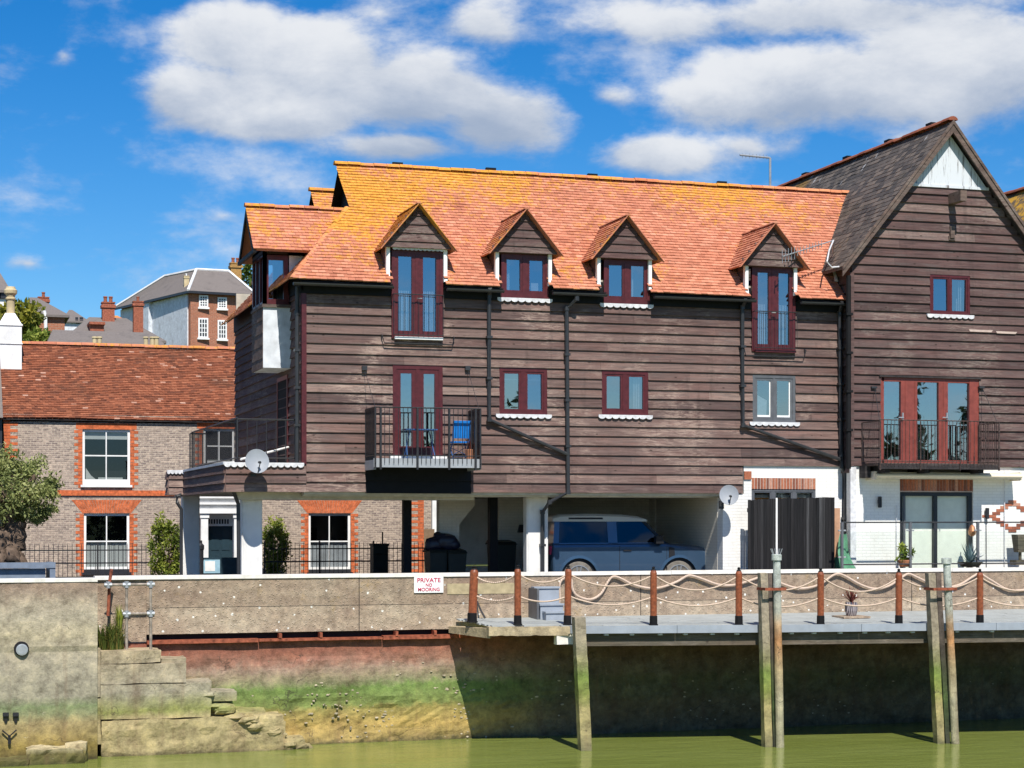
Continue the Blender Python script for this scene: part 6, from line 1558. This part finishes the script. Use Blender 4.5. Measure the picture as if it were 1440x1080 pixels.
b.prism([(cx1-.28, YC+.1, zE+.1), (cx1-.28, yR, zR-.1), (cx1-.28, YC+6.5, zE+.1)], (.26, 0, 0)); b.prism([(cx0+.02, YC+.1, zE+.1), (cx0+.02, yR, zR-.1), (cx0+.02, YC+6.5, zE+.1)], (.26, 0, 0))
b.build('wall', M['flint'], cot)
b = MB()
def quoin(xa, sx, z0, z1, w0=.11, w1=.23, y=YC-.006):
    z = z0; k = 0
    while z < z1-.02:
        w_ = w1 if k % 2 else w0; zz = min(z+.10, z1); b.box(xa, xa+sx*w_, y+random.uniform(-.003, 0), YC+.05, z+.006, zz-.006, random.random()); z += .10; k += 1
for (x0, x1, z0, z1) in cw[:3]: quoin(x0-.02, -1, z0-.1, z1); quoin(x1+.02, 1, z0-.1, z1); quoin(x0-.002, -1, z0-.1, z1, .05, .05, YC-.004); quoin(x1+.002, 1, z0-.1, z1, .05, .05, YC-.004)
quoin(cx0, 1, 0, zE, .2, .42); quoin(cx1, -1, 0, zE, .2, .42); quoin(cw[3][0]-.02, -1, cw[3][2]-.1, cw[3][3])
for (x0, x1, z0, z1) in cw[1:3]:
    for k in range(24):
        f0, f1 = k/24, (k+1)/24; g0, g1 = x0-.05+(x1-x0+.1)*f0, x0-.05+(x1-x0+.1)*f1; h0, h1 = x0-.38+(x1-x0+.76)*f0, x0-.38+(x1-x0+.76)*f1
        b.prism([(g0+.004, YC-.006, z1+.01), (g1-.004, YC-.006, z1+.01), (h1-.005, YC-.006, z1+.42), (h0+.005, YC-.006, z1+.42)], (0, .05, 0), random.random())
for (x0, x1, z0, z1) in (cw[0], cw[3]): b.box(x0-.2, x1+.2, YC-.006, YC+.05, z1+.005, z1+.2)
zs_ = Z(160, 693, YC); x = X(78, YC); b.box(cx0, X(285, YC), YC-.05, YC+.02, zs_-.09, zs_+.0); b.box(cx0, X(285, YC), YC-.03, YC+.02, zs_, zs_+.075)
b.box(X(340, YC), cx1, YC-.05, YC+.02, zs_-.09, zs_+.0)
b.build('red_brick_dressing', plain('orange_red_brick', (.50, .13, .05), .85, .2, var=.4, scale=11, bump=.4), cot)
b = MB(); b.box(cx0-.02, cx1, YC-.0, YC+.05, zE-.12, zE-.03); b.build('eaves_course', M['tile_old'], cot)
for i, r_ in enumerate(cw):
    w_, pn = window(cot, r_[0], r_[1], r_[2]+.10, r_[3], YC+.10, M['white'], 2, 2, .075, .035, 0, None, proud=.04, part='sash_window', glassm=M['glass_dark'], depth=.09)
    b = MB(); b.box(r_[0], r_[1], YC+.06, YC+.2, r_[2], r_[2]+.10); b.box(r_[0]-.06, r_[1]+.06, YC-.08, YC+.1, r_[2]-.07, r_[2]); b.build('sill', M['white'] if i == 0 else M['frame_dark'], w_)
    b = MB(); b.box(r_[0], r_[1], YC+.9, YC+.92, r_[2], r_[3]); b.build('interior', M['dark'], w_)
    b = MB(); zz = r_[2]+.12; hgt = (r_[3]-r_[2])
    if i == 0: b.box(r_[0]+.08, r_[1]-.08, YC+.15, YC+.16, r_[3]-.30, r_[3]-.05); b.prism([(r_[0]+.12, YC+.3, zz), (r_[0]+.5, YC+.3, zz), (r_[0]+.28, YC+.3, zz+.18), (r_[0]+.12, YC+.3, zz+.42)], (0, .02, 0), .9); b.box(r_[0]+.5, r_[1]-.2, YC+.3, YC+.32, zz, zz+.12)
    elif i in (1, 2):
        for k in range(11): b.box(r_[0]+.09+(r_[1]-r_[0]-.18)*k/11, r_[0]+.09+(r_[1]-r_[0]-.18)*(k+.93)/11, YC+.16+.008*(k % 2), YC+.18, zz, r_[2]+hgt*.52)
    else: b.box(r_[0]+.1, r_[1]-.1, YC+.25, YC+.27, zz, zz+.1)
    b.build('blind', M['blind'] if i != 2 else M['panel_white'], w_)
# roof
b = MB(); rl = math.hypot(yR-YC+.14, zR-zE+.05); V = Vector((0, yR-YC+.14, zR-zE+.05)).normalized(); N = Vector((0, -V.z, V.y))
rg = random.Random(21)
tiles(b, (cx0-.25, YC-.14, zE-.02), (1, 0, 0), V, N, rl, lambda s: (0, cx1-cx0+.5), gauge=.105, width=.17, lift=.026, wave=.02, rng=rg)
A = Vector((cx0-.2, YC-.11, zE-.06)); B = Vector((cx0-.2, yR, zR-.05)); d = Vector((cx1-cx0+.4, 0, 0)); b.quad(A, A+d, B+d, B, .1); b.quad(B, B+d, B+d+Vector((0, 3.6, -2.5)), B+Vector((0, 3.6, -2.5)), .1)
b.build('roof', M['tile_old'], cot)
b = MB(); halfround(b, (cx0-.25, yR, zR+.06), (cx1+.2, yR, zR+.06), .13, .4); b.build('ridge_tile', M['ridge_red'] if False else M['tile'], cot)
b = MB(); b.box(cx0-.22, cx1, YC-.11, YC+.0, zE-.08, zE-.05); b.build('soffit', M['board_black'], cot)
# chimney
def chimney(parent, x, y, z0, z1, w, d, mat, potm, pots=1, ph=.9, capm=None):
    b = MB(); b.box(x-w/2, x+w/2, y-d/2, y+d/2, z0, z1); b.box(x-w/2-.05, x+w/2+.05, y-d/2-.05, y+d/2+.05, z1-.18, z1-.08); ch = b.build('chimney', mat, parent)
    b = MB()
    for k in range(pots):
        px = x + (k-(pots-1)/2)*w*.8/max(1, pots-.2)
        b.lathe((px, y, z1), [(.16, 0), (.14, .05), (.12, ph*.7), (.15, ph*.72), (.16, ph*.8), (.13, ph*.85), (.15, ph), (.08, ph)], 14)
    b.build('chimney_pot', potm, ch); return ch
yc_ = 61.0; p = P(14, 495, yc_); xw = X(31, yc_)-X(-1, yc_)
b = MB(); b.box(p.x-xw/2, p.x+xw/2, yc_-.35, yc_+.35, 6.6, Z(14, 457, yc_)); z0 = Z(14, 457, yc_); z1 = Z(14, 441, yc_)
b.box(p.x-xw/2-.03, p.x+xw/2+.03, yc_-.38, yc_+.38, z0-.05, z0); b.box(p.x-xw/2-.03, p.x+xw/2+.03, yc_-.38, yc_+.38, Z(14, 485, yc_), Z(14, 483.5, yc_))
w2 = .30; b.hexa([(p.x-xw/2, yc_-.35, z0), (p.x+xw/2, yc_-.35, z0), (p.x+xw/2, yc_+.35, z0), (p.x-xw/2, yc_+.35, z0), (p.x-w2/2, yc_-.15, z1), (p.x+w2/2, yc_-.15, z1), (p.x+w2/2, yc_+.15, z1), (p.x-w2/2, yc_+.15, z1)])
ch = b.build('chimney', M['white'], cot)
b = MB(); zp = Z(14, 403, yc_); hp = zp-z1; b.lathe((p.x+.02, yc_, z1-.05), [(.13, 0), (.125, hp*.55), (.16, hp*.58), (.16, hp*.63), (.13, hp*.66), (.15, hp*.74), (.20, hp*.80), (.21, hp*.92), (.16, hp*.97), (.14, hp*1.05), (.06, hp*1.06)], 16); b.build('chimney_pot', M['yellow_pot'], ch)
# porch
b = MB(); yp_ = YC-.55; px0, px1 = X(281, yp_), X(341, yp_)
za, zb = Z(310, 722, yp_), Z(310, 697, yp_); hh = (zb-za)
for k, (e, f0, f1) in enumerate(((.06, 0, .28), (.0, .28, .5), (.10, .5, .62), (.02, .62, .85), (.12, .85, 1.0))): b.box(px0-e, px1+e, yp_-e, YC, za+hh*f0, za+hh*f1)
pr = b.build('porch', M['white'], cot)
b = MB(); wq = X(293, yp_)-X(283, yp_)
for x in (px0+.04, px1-.04-wq): b.box(x, x+wq, yp_+.02, yp_+.25, 0, za-.1); b.box(x-.03, x+wq+.03, yp_-.01, yp_+.28, za-.14, za-.0); b.box(x-.02, x+wq+.02, yp_, yp_+.27, 0, .2)
b.box(px0+.1, px1-.1, YC-.02, YC-.0, za-.4, za); b.build('pilaster', M['white'], pr)
b = MB()
for k in range(9): b.box(px0+.25+k*.085, px0+.30+k*.085, YC-.03, YC-.02, za-.33, za-.18)
b.build('fretwork', M['frame_dark'], pr)
b = MB(); b.box(door[0], door[1], YC+.05, YC+.1, 0, door[3]); 
for sx in (0, 1):
    for (f0, f1) in ((.12, .42), (.5, .92)): x = door[0]+(.12+.44*sx)*(door[1]-door[0]); b.box(x, x+.32*(door[1]-door[0]), YC+.035, YC+.05, door[3]*f0, door[3]*f1)
dd = b.build('front_door', M['door_teal'], cot)
b = MB(); b.box(door[0]-.12, door[0], YC-.01, YC+.1, 0, door[3]+.1); b.box(door[1], door[1]+.12, YC-.01, YC+.1, 0, door[3]+.1); b.box(door[0], door[1], YC-.01, YC+.1, door[3], door[3]+.1); b.build('door_frame', M['white'], dd)

# iron railings of the cottage
def irons(u0, u1, Y, vt, label, gate=None):
    x0, x1 = X(u0, Y), X(u1, Y); zt = Z((u0+u1)/2, vt, Y); t = thing('iron_railing', ((x0+x1)/2, Y, 0), label, 'railing', 'iron railings before the cottage')
    b = MB(); n = int((x1-x0)/.135)
    for i in range(n+1):
        x = x0+(x1-x0)*i/n; b.tube([(x, Y, .05), (x, Y, zt), (x, Y, zt+.07)], [.010, .010, .002], 5)
    b.build('bars', M['metal_black'], t)
    b = MB(); b.box(x0, x1, Y-.012, Y+.012, zt-.16, zt-.125); b.box(x0, x1, Y-.014, Y+.014, .50, .54); b.box(x0, x1, Y-.014, Y+.014, .08, .12); b.build('rail', M['metal_black'], t)
    k = max(2, int((x1-x0)/1.6)); 
    for i in range(k+1): x = x0+(x1-x0)*i/k; b = MB(); b.box(x-.022, x+.022, Y-.022, Y+.022, 0, zt+.1); b.build('post', M['metal_black'], t)
irons(22, 250, 56.4, 767, 'black iron railing before the left cottage window and the leafy shrub')
irons(372, 600, 56.4, 765, 'black iron railing before the right cottage window')
b = MB(); Y = 55.6; x0, x1 = X(284, Y), X(346, Y); b.box(x0, x1, Y, Y+.05, 0, Z(310, 784, Y)); t = b.build('low_gate', M['door_teal'], label='low dark gate panel in front of the cottage porch door', cat='gate')
b = MB(); b.box(X(286, Y), X(309, Y), Y-.05, Y-.01, Z(300, 806, Y), Z(300, 787, Y)); t = b.build('notice', plain('pale_blue_notice', (.30, .48, .58), .5, .3), label='pale blue and white notice fixed low beside the dark gate panel', cat='sign')
OFF[t.name] = Vector(t.location); b = MB(); b.box(X(288, Y), X(302, Y), Y-.056, Y-.05, Z(300, 803, Y), Z(300, 789, Y)); b.build('paper', M['white'], t)
b = MB(); x = X(282, 55.3); b.lathe((x, 55.3, 0), [(.09, 0), (.09, .9), (.11, .95), (.11, 1.05), (.05, 1.12), (.05, 1.2)], 12); b.build('bollard', M['metal_black'], label='black bollard at the left end of the low gate', cat='bollard')

# shrubs and the olive tree
def shrub(u0, u1, v0, Y, label, seed):
    x0, x1 = X(u0, Y), X(u1, Y); cx = (x0+x1)/2; zt = Z((u0+u1)/2, v0, Y); t = thing('shrub', (cx, Y, 0), label, 'shrub', 'shrubs by the cottage')
    b = MB(); leaves(b, (cx, Y, zt*.5), ((x1-x0)/2, .45, zt*.5), 3800, .115, seed, 60, .35); b.build('foliage', M['shrub'], t)
    b = MB(); 
    for k in range(6): a = k*1.05; b.tube([(cx, Y, 0), (cx+.15*math.cos(a), Y+.15*math.sin(a), zt*.3), (cx+.32*math.cos(a), Y+.3*math.sin(a), zt*.7)], [.03, .02, .008], 5)
    b.build('stem', M['bark'], t)
shrub(209, 257, 728, 55.6, 'dense yellow green shrub between the left railing and the far white pillar', 31)
shrub(371, 406, 730, 57.4, 'narrow yellow green shrub just right of the near white pillar', 32)
Yt = 44.5; cx = X(20, Yt); t = thing('olive_tree', (cx, Yt, .5), 'gnarled old olive tree with a clipped grey green crown in a planter', 'tree')
b = MB(); rr = random.Random(5)
for (u0, v0, u1, v1, r0, r1) in ((12, 800, 22, 735, .52, .34), (22, 740, 8, 700, .30, .22), (24, 740, 34, 690, .30, .17), (8, 705, -10, 670, .20, .12), (10, 705, 22, 660, .17, .09), (34, 695, 52, 665, .15, .07), (-15, 800, 6, 745, .40, .28)):
    a, c = P(u0, v0, Yt+rr.uniform(-.15, .15)), P(u1, v1, Yt+rr.uniform(-.15, .15)); n = 7; path = []; rs = []
    for i in range(n+1): q = a.lerp(c, i/n)+noise.noise_vector((i*.9, u0, v0))*.05; path.append(q); rs.append(.72*(r0+(r1-r0)*i/n)*(1+.22*noise.noise((i*1.3, u1, 3))))
    b.tube(path, rs, 12)
for k in range(9):
    q = P(rr.uniform(-14, 34), rr.uniform(770, 800), Yt-.2); b.tube([q+Vector((0, 0, -.25)), q, q+Vector((rr.uniform(-.1, .1), .1, .3))], [rr.uniform(.16, .24), rr.uniform(.14, .2), .06], 10)
b.build('trunk', M['bark'], t, smooth=True)
b = MB(); c = P(18, 688, Yt); leaves(b, c, (1.02, .9, .92), 9500, .105, 77, 75, .45); leaves(b, P(-20, 690, Yt), (.9, .8, .8), 2500, .105, 79, 24, .4); leaves(b, P(46, 715, Yt), (.5, .5, .42), 1500, .10, 78, 14, .4); b.build('crown', M['olive'], t)
t = thing('tree_planter', (X(20, Yt), Yt, 0), 'large blue grey panelled planter holding the olive tree', 'planter')
b = MB(); x0, x1 = X(-30, 43.9), X(64, 43.9); zt = Z(20, 800, 43.9); b.box(x0, x1, 43.9, 45.4, 0, zt); b.build('box_panel', M['planter'], t)
b = MB(); b.box(x0-.05, X(78, 43.8), 43.78, 43.92, Z(20, 799, 43.9), Z(20, 791, 43.9)); b.box(X(70, 43.8), X(78, 43.8), 43.8, 45.4, 0, Z(20, 792, 43.9)); b.build('rim', M['planter'], t)
# sliver of the next house at the far left
t = thing('dark_house', (X(-30, 57.5), 59, 0), 'dark sliver of a neighbouring house at the left edge beside the cottage', 'house')
b = MB(); b.box(X(-60, 57.5), X(3, 57.5), 57.5, 63, 0, Z(0, 590, 57.5)); b.build('wall', M['frame_dark'], t)
b = MB(); xa, xb, za, zb = X(-62, 57.4), X(4, 57.4), Z(0, 588, 57.5), Z(0, 500, 60); b.prism([(xa, 57.2, za), (xa, 60.2, zb), (xa, 63.2, za)], (xb-xa, 0, 0)); b.build('roof', M['slate_far'], t)

# lane end seen under the house
t = thing('lane_house', (X(640, 68), 72, 0), 'cream rendered house with a brick end glimpsed beyond the garage', 'house')
b = MB(); b.box(X(590, 68), X(720, 68), 68, 76, -1, 5); b.build('wall', M['flint'], t)
b = MB(); b.box(X(608, 67.8), X(618, 67.8), 67.8, 68, 1.1, 4.2); b.build('window', M['white'], t)
b = MB(); b.prism([(X(588, 68), 67.5, 5), (X(588, 68), 72, 8), (X(588, 68), 76.5, 5)], (10, 0, 0)); b.build('roof', M['tile_old'], t)
b = MB(); b.box(X(594, 60), X(611, 60), 60, 60.1, 0, Z(600, 744, 60)); b.build('plank_fence', plain('brown_fence', (.22, .15, .095), .85, .2, var=.2), label='plain brown board fence beyond the cottage corner', cat='fence')

# =================================================================== HOUSES ON THE HILL
def hiphouse(t, x0, x1, y0, y1, z0, ze, zr, wallm, roofm, over=.4, ridgey=None, rx=(.3, .7), tile=True):
    b = MB(); b.box(x0, x1, y0, y1, z0, ze); b.build('wall', wallm, t)
    ym = ridgey or (y0+y1)/2; a, c = x0-over, x1+over; d, e = y0-over, y1+over
    r0, r1 = x0+(x1-x0)*rx[0], x0+(x1-x0)*rx[1]
    b = MB(); b.add([(a, d, ze), (c, d, ze), (c, e, ze), (a, e, ze), (r0, ym, zr), (r1, ym, zr), (a, d, ze-.15), (c, d, ze-.15), (c, e, ze-.15), (a, e, ze-.15)],
                    [(0, 1, 5, 4), (1, 2, 5), (2, 3, 4, 5), (3, 0, 4), (0, 6, 7, 1), (1, 7, 8, 2), (2, 8, 9, 3), (3, 9, 6, 0), (6, 9, 8, 7)]); rf = b.build('roof', roofm, t)
    return rf, (a, c, d, e, r0, r1, ym)
def brickstack(t, x, y, z0, z1, w, mat, potm, n=2):
    b = MB(); b.box(x-w/2, x+w/2, y-w/2, y+w/2, z0, z1); b.box(x-w*.6, x+w*.6, y-w*.6, y+w*.6, z1-w*.5, z1-w*.25); b.box(x-w*.56, x+w*.56, y-w*.56, y+w*.56, z1-w*.1, z1); ch = b.build('chimney', mat, t)
    b = MB()
    for k in range(n): b.lathe((x+(k-(n-1)/2)*w*.45, y, z1), [(w*.16, 0), (w*.14, w*.35), (w*.18, w*.4), (w*.17, w*.5)], 8)
    b.build('chimney_pot', potm, ch)
# the big white-sided house: box whose corner faces us
Yh = 170.0
p = P(268, 410, Yh); zb = hillz(p.x, Yh)-3
t = thing('villa', (p.x, Yh+6, zb), 'tall white sided house with orange brick front and grey slate roof on the hill', 'house')
zt = p.z; xr = X(352, Yh); xl = X(171, Yh+16)
A = Vector((p.x, Yh, 0)); Bv = Vector((xr, Yh+1.0, 0)); Cv = Vector((xl, Yh+16, 0)); D = Bv + (Cv-A)
b = MB(); b.hexa([A+Vector((0, 0, zb)), Bv+Vector((0, 0, zb)), D+Vector((0, 0, zb)), Cv+Vector((0, 0, zb)), A+Vector((0, 0, zt)), Bv+Vector((0, 0, zt)), D+Vector((0, 0, zt)), Cv+Vector((0, 0, zt))]); b.build('brick_wall', M['hillbrick'], t)
nrm = Vector((-(Cv-A).y, (Cv-A).x, 0)).normalized(); nrm = nrm if nrm.dot(A) < 0 else -nrm
b = MB(); a, c = A.lerp(Cv, .02), Cv
for f0, f1 in ((.03, 1.0),): a, c = A.lerp(Cv, f0), A.lerp(Cv, f1); b.prism([a+Vector((0, 0, zb)), c+Vector((0, 0, zb)), c+Vector((0, 0, zt-.15)), a+Vector((0, 0, zt-.15))], nrm*.12)
a = A.lerp(Cv, .52); b.prism([a+Vector((0, 0, zb)), a+(Cv-A)*.08+Vector((0, 0, zb)), a+(Cv-A)*.08+Vector((0, 0, zt-.1)), a+Vector((0, 0, zt-.1))], nrm*.5)
b.build('white_wall', M['panel_white'], t)
ridge0, ridge1 = P(211, 393, Yh+10), P(276, 379.5, Yh+5); r2 = P(322, 382, Yh+5.5); ov = .5
Ao, Bo, Co, Do = A+Vector((-.3, -.6, zt)), Bv+Vector((.6, -.6, zt)), Cv+Vector((-.8, 0, zt)), D+Vector((.5, .6, zt))
zr_ = ridge1.z
b = MB(); b.add([Ao, Bo, Do, Co, ridge1, r2, Vector((ridge0.x+1.5, ridge0.y+.5, zr_-.0))], [(0, 1, 5, 4), (1, 2, 5), (2, 3, 6, 5), (3, 0, 4, 6), (5, 6, 4), (0, 3, 2, 1)]); b.build('roof', M['slate_far'], t)
b = MB()
for a, c in ((Ao, ridge1), (ridge1, r2), (r2, Bo), (ridge1, Vector((ridge0.x+1.5, ridge0.y+.5, zr_))), (Vector((ridge0.x+1.5, ridge0.y+.5, zr_)), Co)): b.tube([a+Vector((0, 0, .05)), c+Vector((0, 0, .05))], .13, 5)
b.build('ridge_lead', M['white'], t)
b = MB(); b.prism([Ao+Vector((0, 0, -.2)), Bo+Vector((0, 0, -.2)), Bo+Vector((0, 0, .02)), Ao+Vector((0, 0, .02))], (0, .15, 0)); b.prism([Ao+Vector((0, 0, -.2)), Co+Vector((0, 0, -.2)), Co+Vector((0, 0, .02)), Ao+Vector((0, 0, .02))], (0, .15, 0)); b.build('gutter', M['frame_dark'], t)
for (u0, u1, v0, v1) in ((280, 293, 415, 432), (307, 320, 418, 434), (334, 347, 421, 437), (279, 293, 447, 475), (307, 320, 450, 477)):
    yy = Yh-.02; x0, x1 = X(u0, yy), X(u1, yy); f = (x0-A.x)/(Bv.x-A.x); yy = Yh+f*1.0-.05; z0, z1 = Z(u0, v1, yy), Z(u0, v0, yy)
    b = MB(); b.box(x0, x1, yy-.05, yy+.3, z0, z1); b.box(x0-.1, x1+.1, yy-.15, yy+.3, z0-.15, z0); w_ = b.build('sash_window', M['white'], t)
    b = MB(); nx, nz = 3, 4
    for i in range(nx):
        for j in range(nz): cw_ = (x1-x0-.2)/nx; chh = (z1-z0-.2)/nz; b.box(x0+.1+i*cw_+.04, x0+.1+(i+1)*cw_-.04, yy-.06, yy-.04, z0+.1+j*chh+.04, z0+.1+(j+1)*chh-.04)
    b.build('pane', M['frame_dark'], w_)
q = P(331, 392, Yh+7); brickstack(t, q.x, Yh+7, q.z-3, P(331, 370, Yh+7).z, 1.0, plain('buff_chimney', (.38, .22, .08), .9, .1, var=.3), M['redbrick'])
q = P(262, 398, Yh+2); brickstack(t, q.x, Yh+2, q.z-2, P(262, 388, Yh+2).z, .45, M['yellow_pot'], M['white'], 1)
# mid roofs
def simple(label, u0, u1, Y, ve, vr, vb, wallm, roofm, rx=(.3, .7), depth=8, name='hill_house'):
    x0, x1 = X(u0, Y), X(u1, Y); ze, zr = Z((u0+u1)/2, ve, Y), Z((u0+u1)/2, vr, Y+depth/2); z0 = min(Z((u0+u1)/2, vb, Y)-4, hillz((x0+x1)/2, Y)-2)
    t = thing(name, ((x0+x1)/2, Y+depth/2, z0), label, 'house', 'houses on the hill'); r_ = hiphouse(t, x0, x1, Y, Y+depth, z0, ze, zr, wallm, roofm, .3, None, rx); return t, (x0, x1, ze, zr, z0)
t, g_ = simple('low house with wide grey hipped roof and two brick stacks behind the cottage ridge', 97, 226, 110, 478, 447, 500, M['hillbrick'], M['slate_far'], (.28, .70), 9)
q = P(156, 447, 112); brickstack(t, q.x, 114, q.z-1.5, P(155, 420, 112).z, .72, M['redbrick'], M['redbrick'], 2)
q = P(194, 468, 108); brickstack(t, q.x, 108, q.z-2, P(194, 424, 108).z, .55, M['redbrick'], M['redbrick'], 1)
q = P(138, 457, 110); b = MB(); b.box(q.x-.4, q.x+.4, 110.8, 113, q.z-.7, q.z+.1); b.box(q.x-.46, q.x+.46, 110.6, 113, q.z+.1, q.z+.25); b.build('dormer', M['redbrick'], t)
t, g_ = simple('long low grey roof directly above the cottage ridge', 74, 228, 80, 490, 466, 500, M['hillbrick'], M['slate_far'], (.03, .97), 5, 'outbuilding')
b = MB(); A = Vector((g_[0], 82.5, g_[3])); 
for u in (133, 140, 205, 214, 220): x = X(u, 79.5); b = MB(); b.lathe((x, 79.5, Z(u, 486, 79.5)), [(.10, -.4), (.09, .28), (.12, .32), (.11, .38)], 10); b.build('chimney_pot', M['yellow_pot'], t)
t, g_ = simple('small brick house with dark slate roof and white downpipe behind the hill tree', 46, 91, 125, 443, 419, 490, M['hillbrick'], M['slate_far'], (.0, .25), 9)
b = MB(); x = X(62, 124.8); b.tube([(x, 124.8, Z(62, 437, 124.8)), (x+.1, 124.8, Z(62, 447, 124.8)), (x+.1, 124.8, Z(62, 470, 124.8))], .12, 6); b.build('downpipe', M['white'], t)
q = P(61, 428, 130); brickstack(t, q.x, 130, q.z-.6, P(61, 418, 130).z, .7, M['redbrick'], M['redbrick'], 1)
t, g_ = simple('distant white gabled house with tiny windows between the two brick stacks', 90, 122, 190, 452, 436, 480, M['panel_white'], M['slate_far'], (.35, .5), 9)
b = MB(); 
for (u0, u1, v0, v1) in ((106, 110, 446, 449), (112, 117, 446, 449), (107, 112, 452, 455)): b.box(X(u0, 189.9), X(u1, 189.9), 189.85, 190.1, Z(u0, v1, 189.9), Z(u0, v0, 189.9))
b.build('window', M['frame_dark'], t)
t, g_ = simple('grey steep roofed white house cut by the left edge of the picture', -40, 8, 120, 408, 372, 450, M['white'], M['slate_far'], (.4, .75), 9)
b = MB()
for u in (-6, 2): x = X(u, 119.9); b.box(x-.4, x+.3, 119.85, 120.1, Z(0, 420, 120), Z(0, 411, 120))
b.build('window', M['frame_dark'], t)
t, g_ = simple('red tiled gable showing between the brick stack and the white sided house', 160, 176, 160, 452, 444, 470, M['tile'], M['tile'], (.3, .6), 6)

def htree(u, v, Y, rx, rz, n, label, seed, mat='far_leaf', size=.5, name='hill_tree'):
    p = P(u, v, Y); t = thing(name, (p.x, Y, p.z-rz*1.6), label, 'tree', 'trees on the hill')
    b = MB(); leaves(b, p, (rx, rx, rz), n, size, seed, 40, .3); b.build('crown', M[mat], t)
    b = MB(); b.tube([(p.x, Y, p.z-rz*1.8-2), (p.x+.1, Y, p.z-rz*.5), (p.x, Y, p.z+rz*.4)], [.3, .2, .06], 7)
    for k in range(4): a = k*1.6; b.tube([(p.x, Y, p.z-rz*.6), (p.x+rx*.6*math.cos(a), Y+rx*.6*math.sin(a), p.z+rz*.3)], [.12, .04], 5)
    b.build('trunk', M['bark'], t)
htree(24, 447, 95, 1.15, .85, 2200, 'yellow green tree behind the white cottage chimney', 41, size=.34)
htree(55, 484, 92, 1.1, .6, 1300, 'low dark green bush at the foot of the small brick house', 43, 'shrub', .3)
htree(354, 402, 200, 1.6, 3.0, 700, 'thin dark conifer behind the orange chimney of the white sided house', 44, 'shrub', .7)
# lichen roofed house behind the right edge
t = thing('far_right_house', (X(1440, 50), 52, 0), 'lichen covered slate roof of the next house at the right edge', 'house')
p0 = P(1406, 246, 49); p1 = P(1480, 229, 44); xa = p0.x
b = MB(); yA, yB = 44, 54; ridge_z = P(1406, 246, 49).z; 
ex_ = P(1450, 292, 42.4)
b.add([(28.2, 42.3, 9.35), (28.2, 54, 9.35), (29.9, 54, 11.35), (29.9, 42.3, 11.35), (31.6, 54, 9.35), (31.6, 42.3, 9.35)], [(0, 3, 2, 1), (3, 5, 4, 2), (0, 1, 4, 5)]); b.build('roof', M['slate_gold'], t)
b = MB(); b.box(28.4, 31.4, 42.6, 53.5, 0, 9.3); b.prism([(28.4, 42.7, 9.3), (31.4, 42.7, 9.3), (29.9, 42.7, 11.1)], (0, .1, 0)); b.prism([(28.4, 53.4, 9.3), (31.4, 53.4, 9.3), (29.9, 53.4, 11.1)], (0, .1, 0)); b.build('wall', M['white'], t)
b = MB(); halfround(b, (29.9, 42.25, 11.38), (29.9, 54, 11.38), .14, .4); b.build('ridge_tile', M['ridge_red'], t)
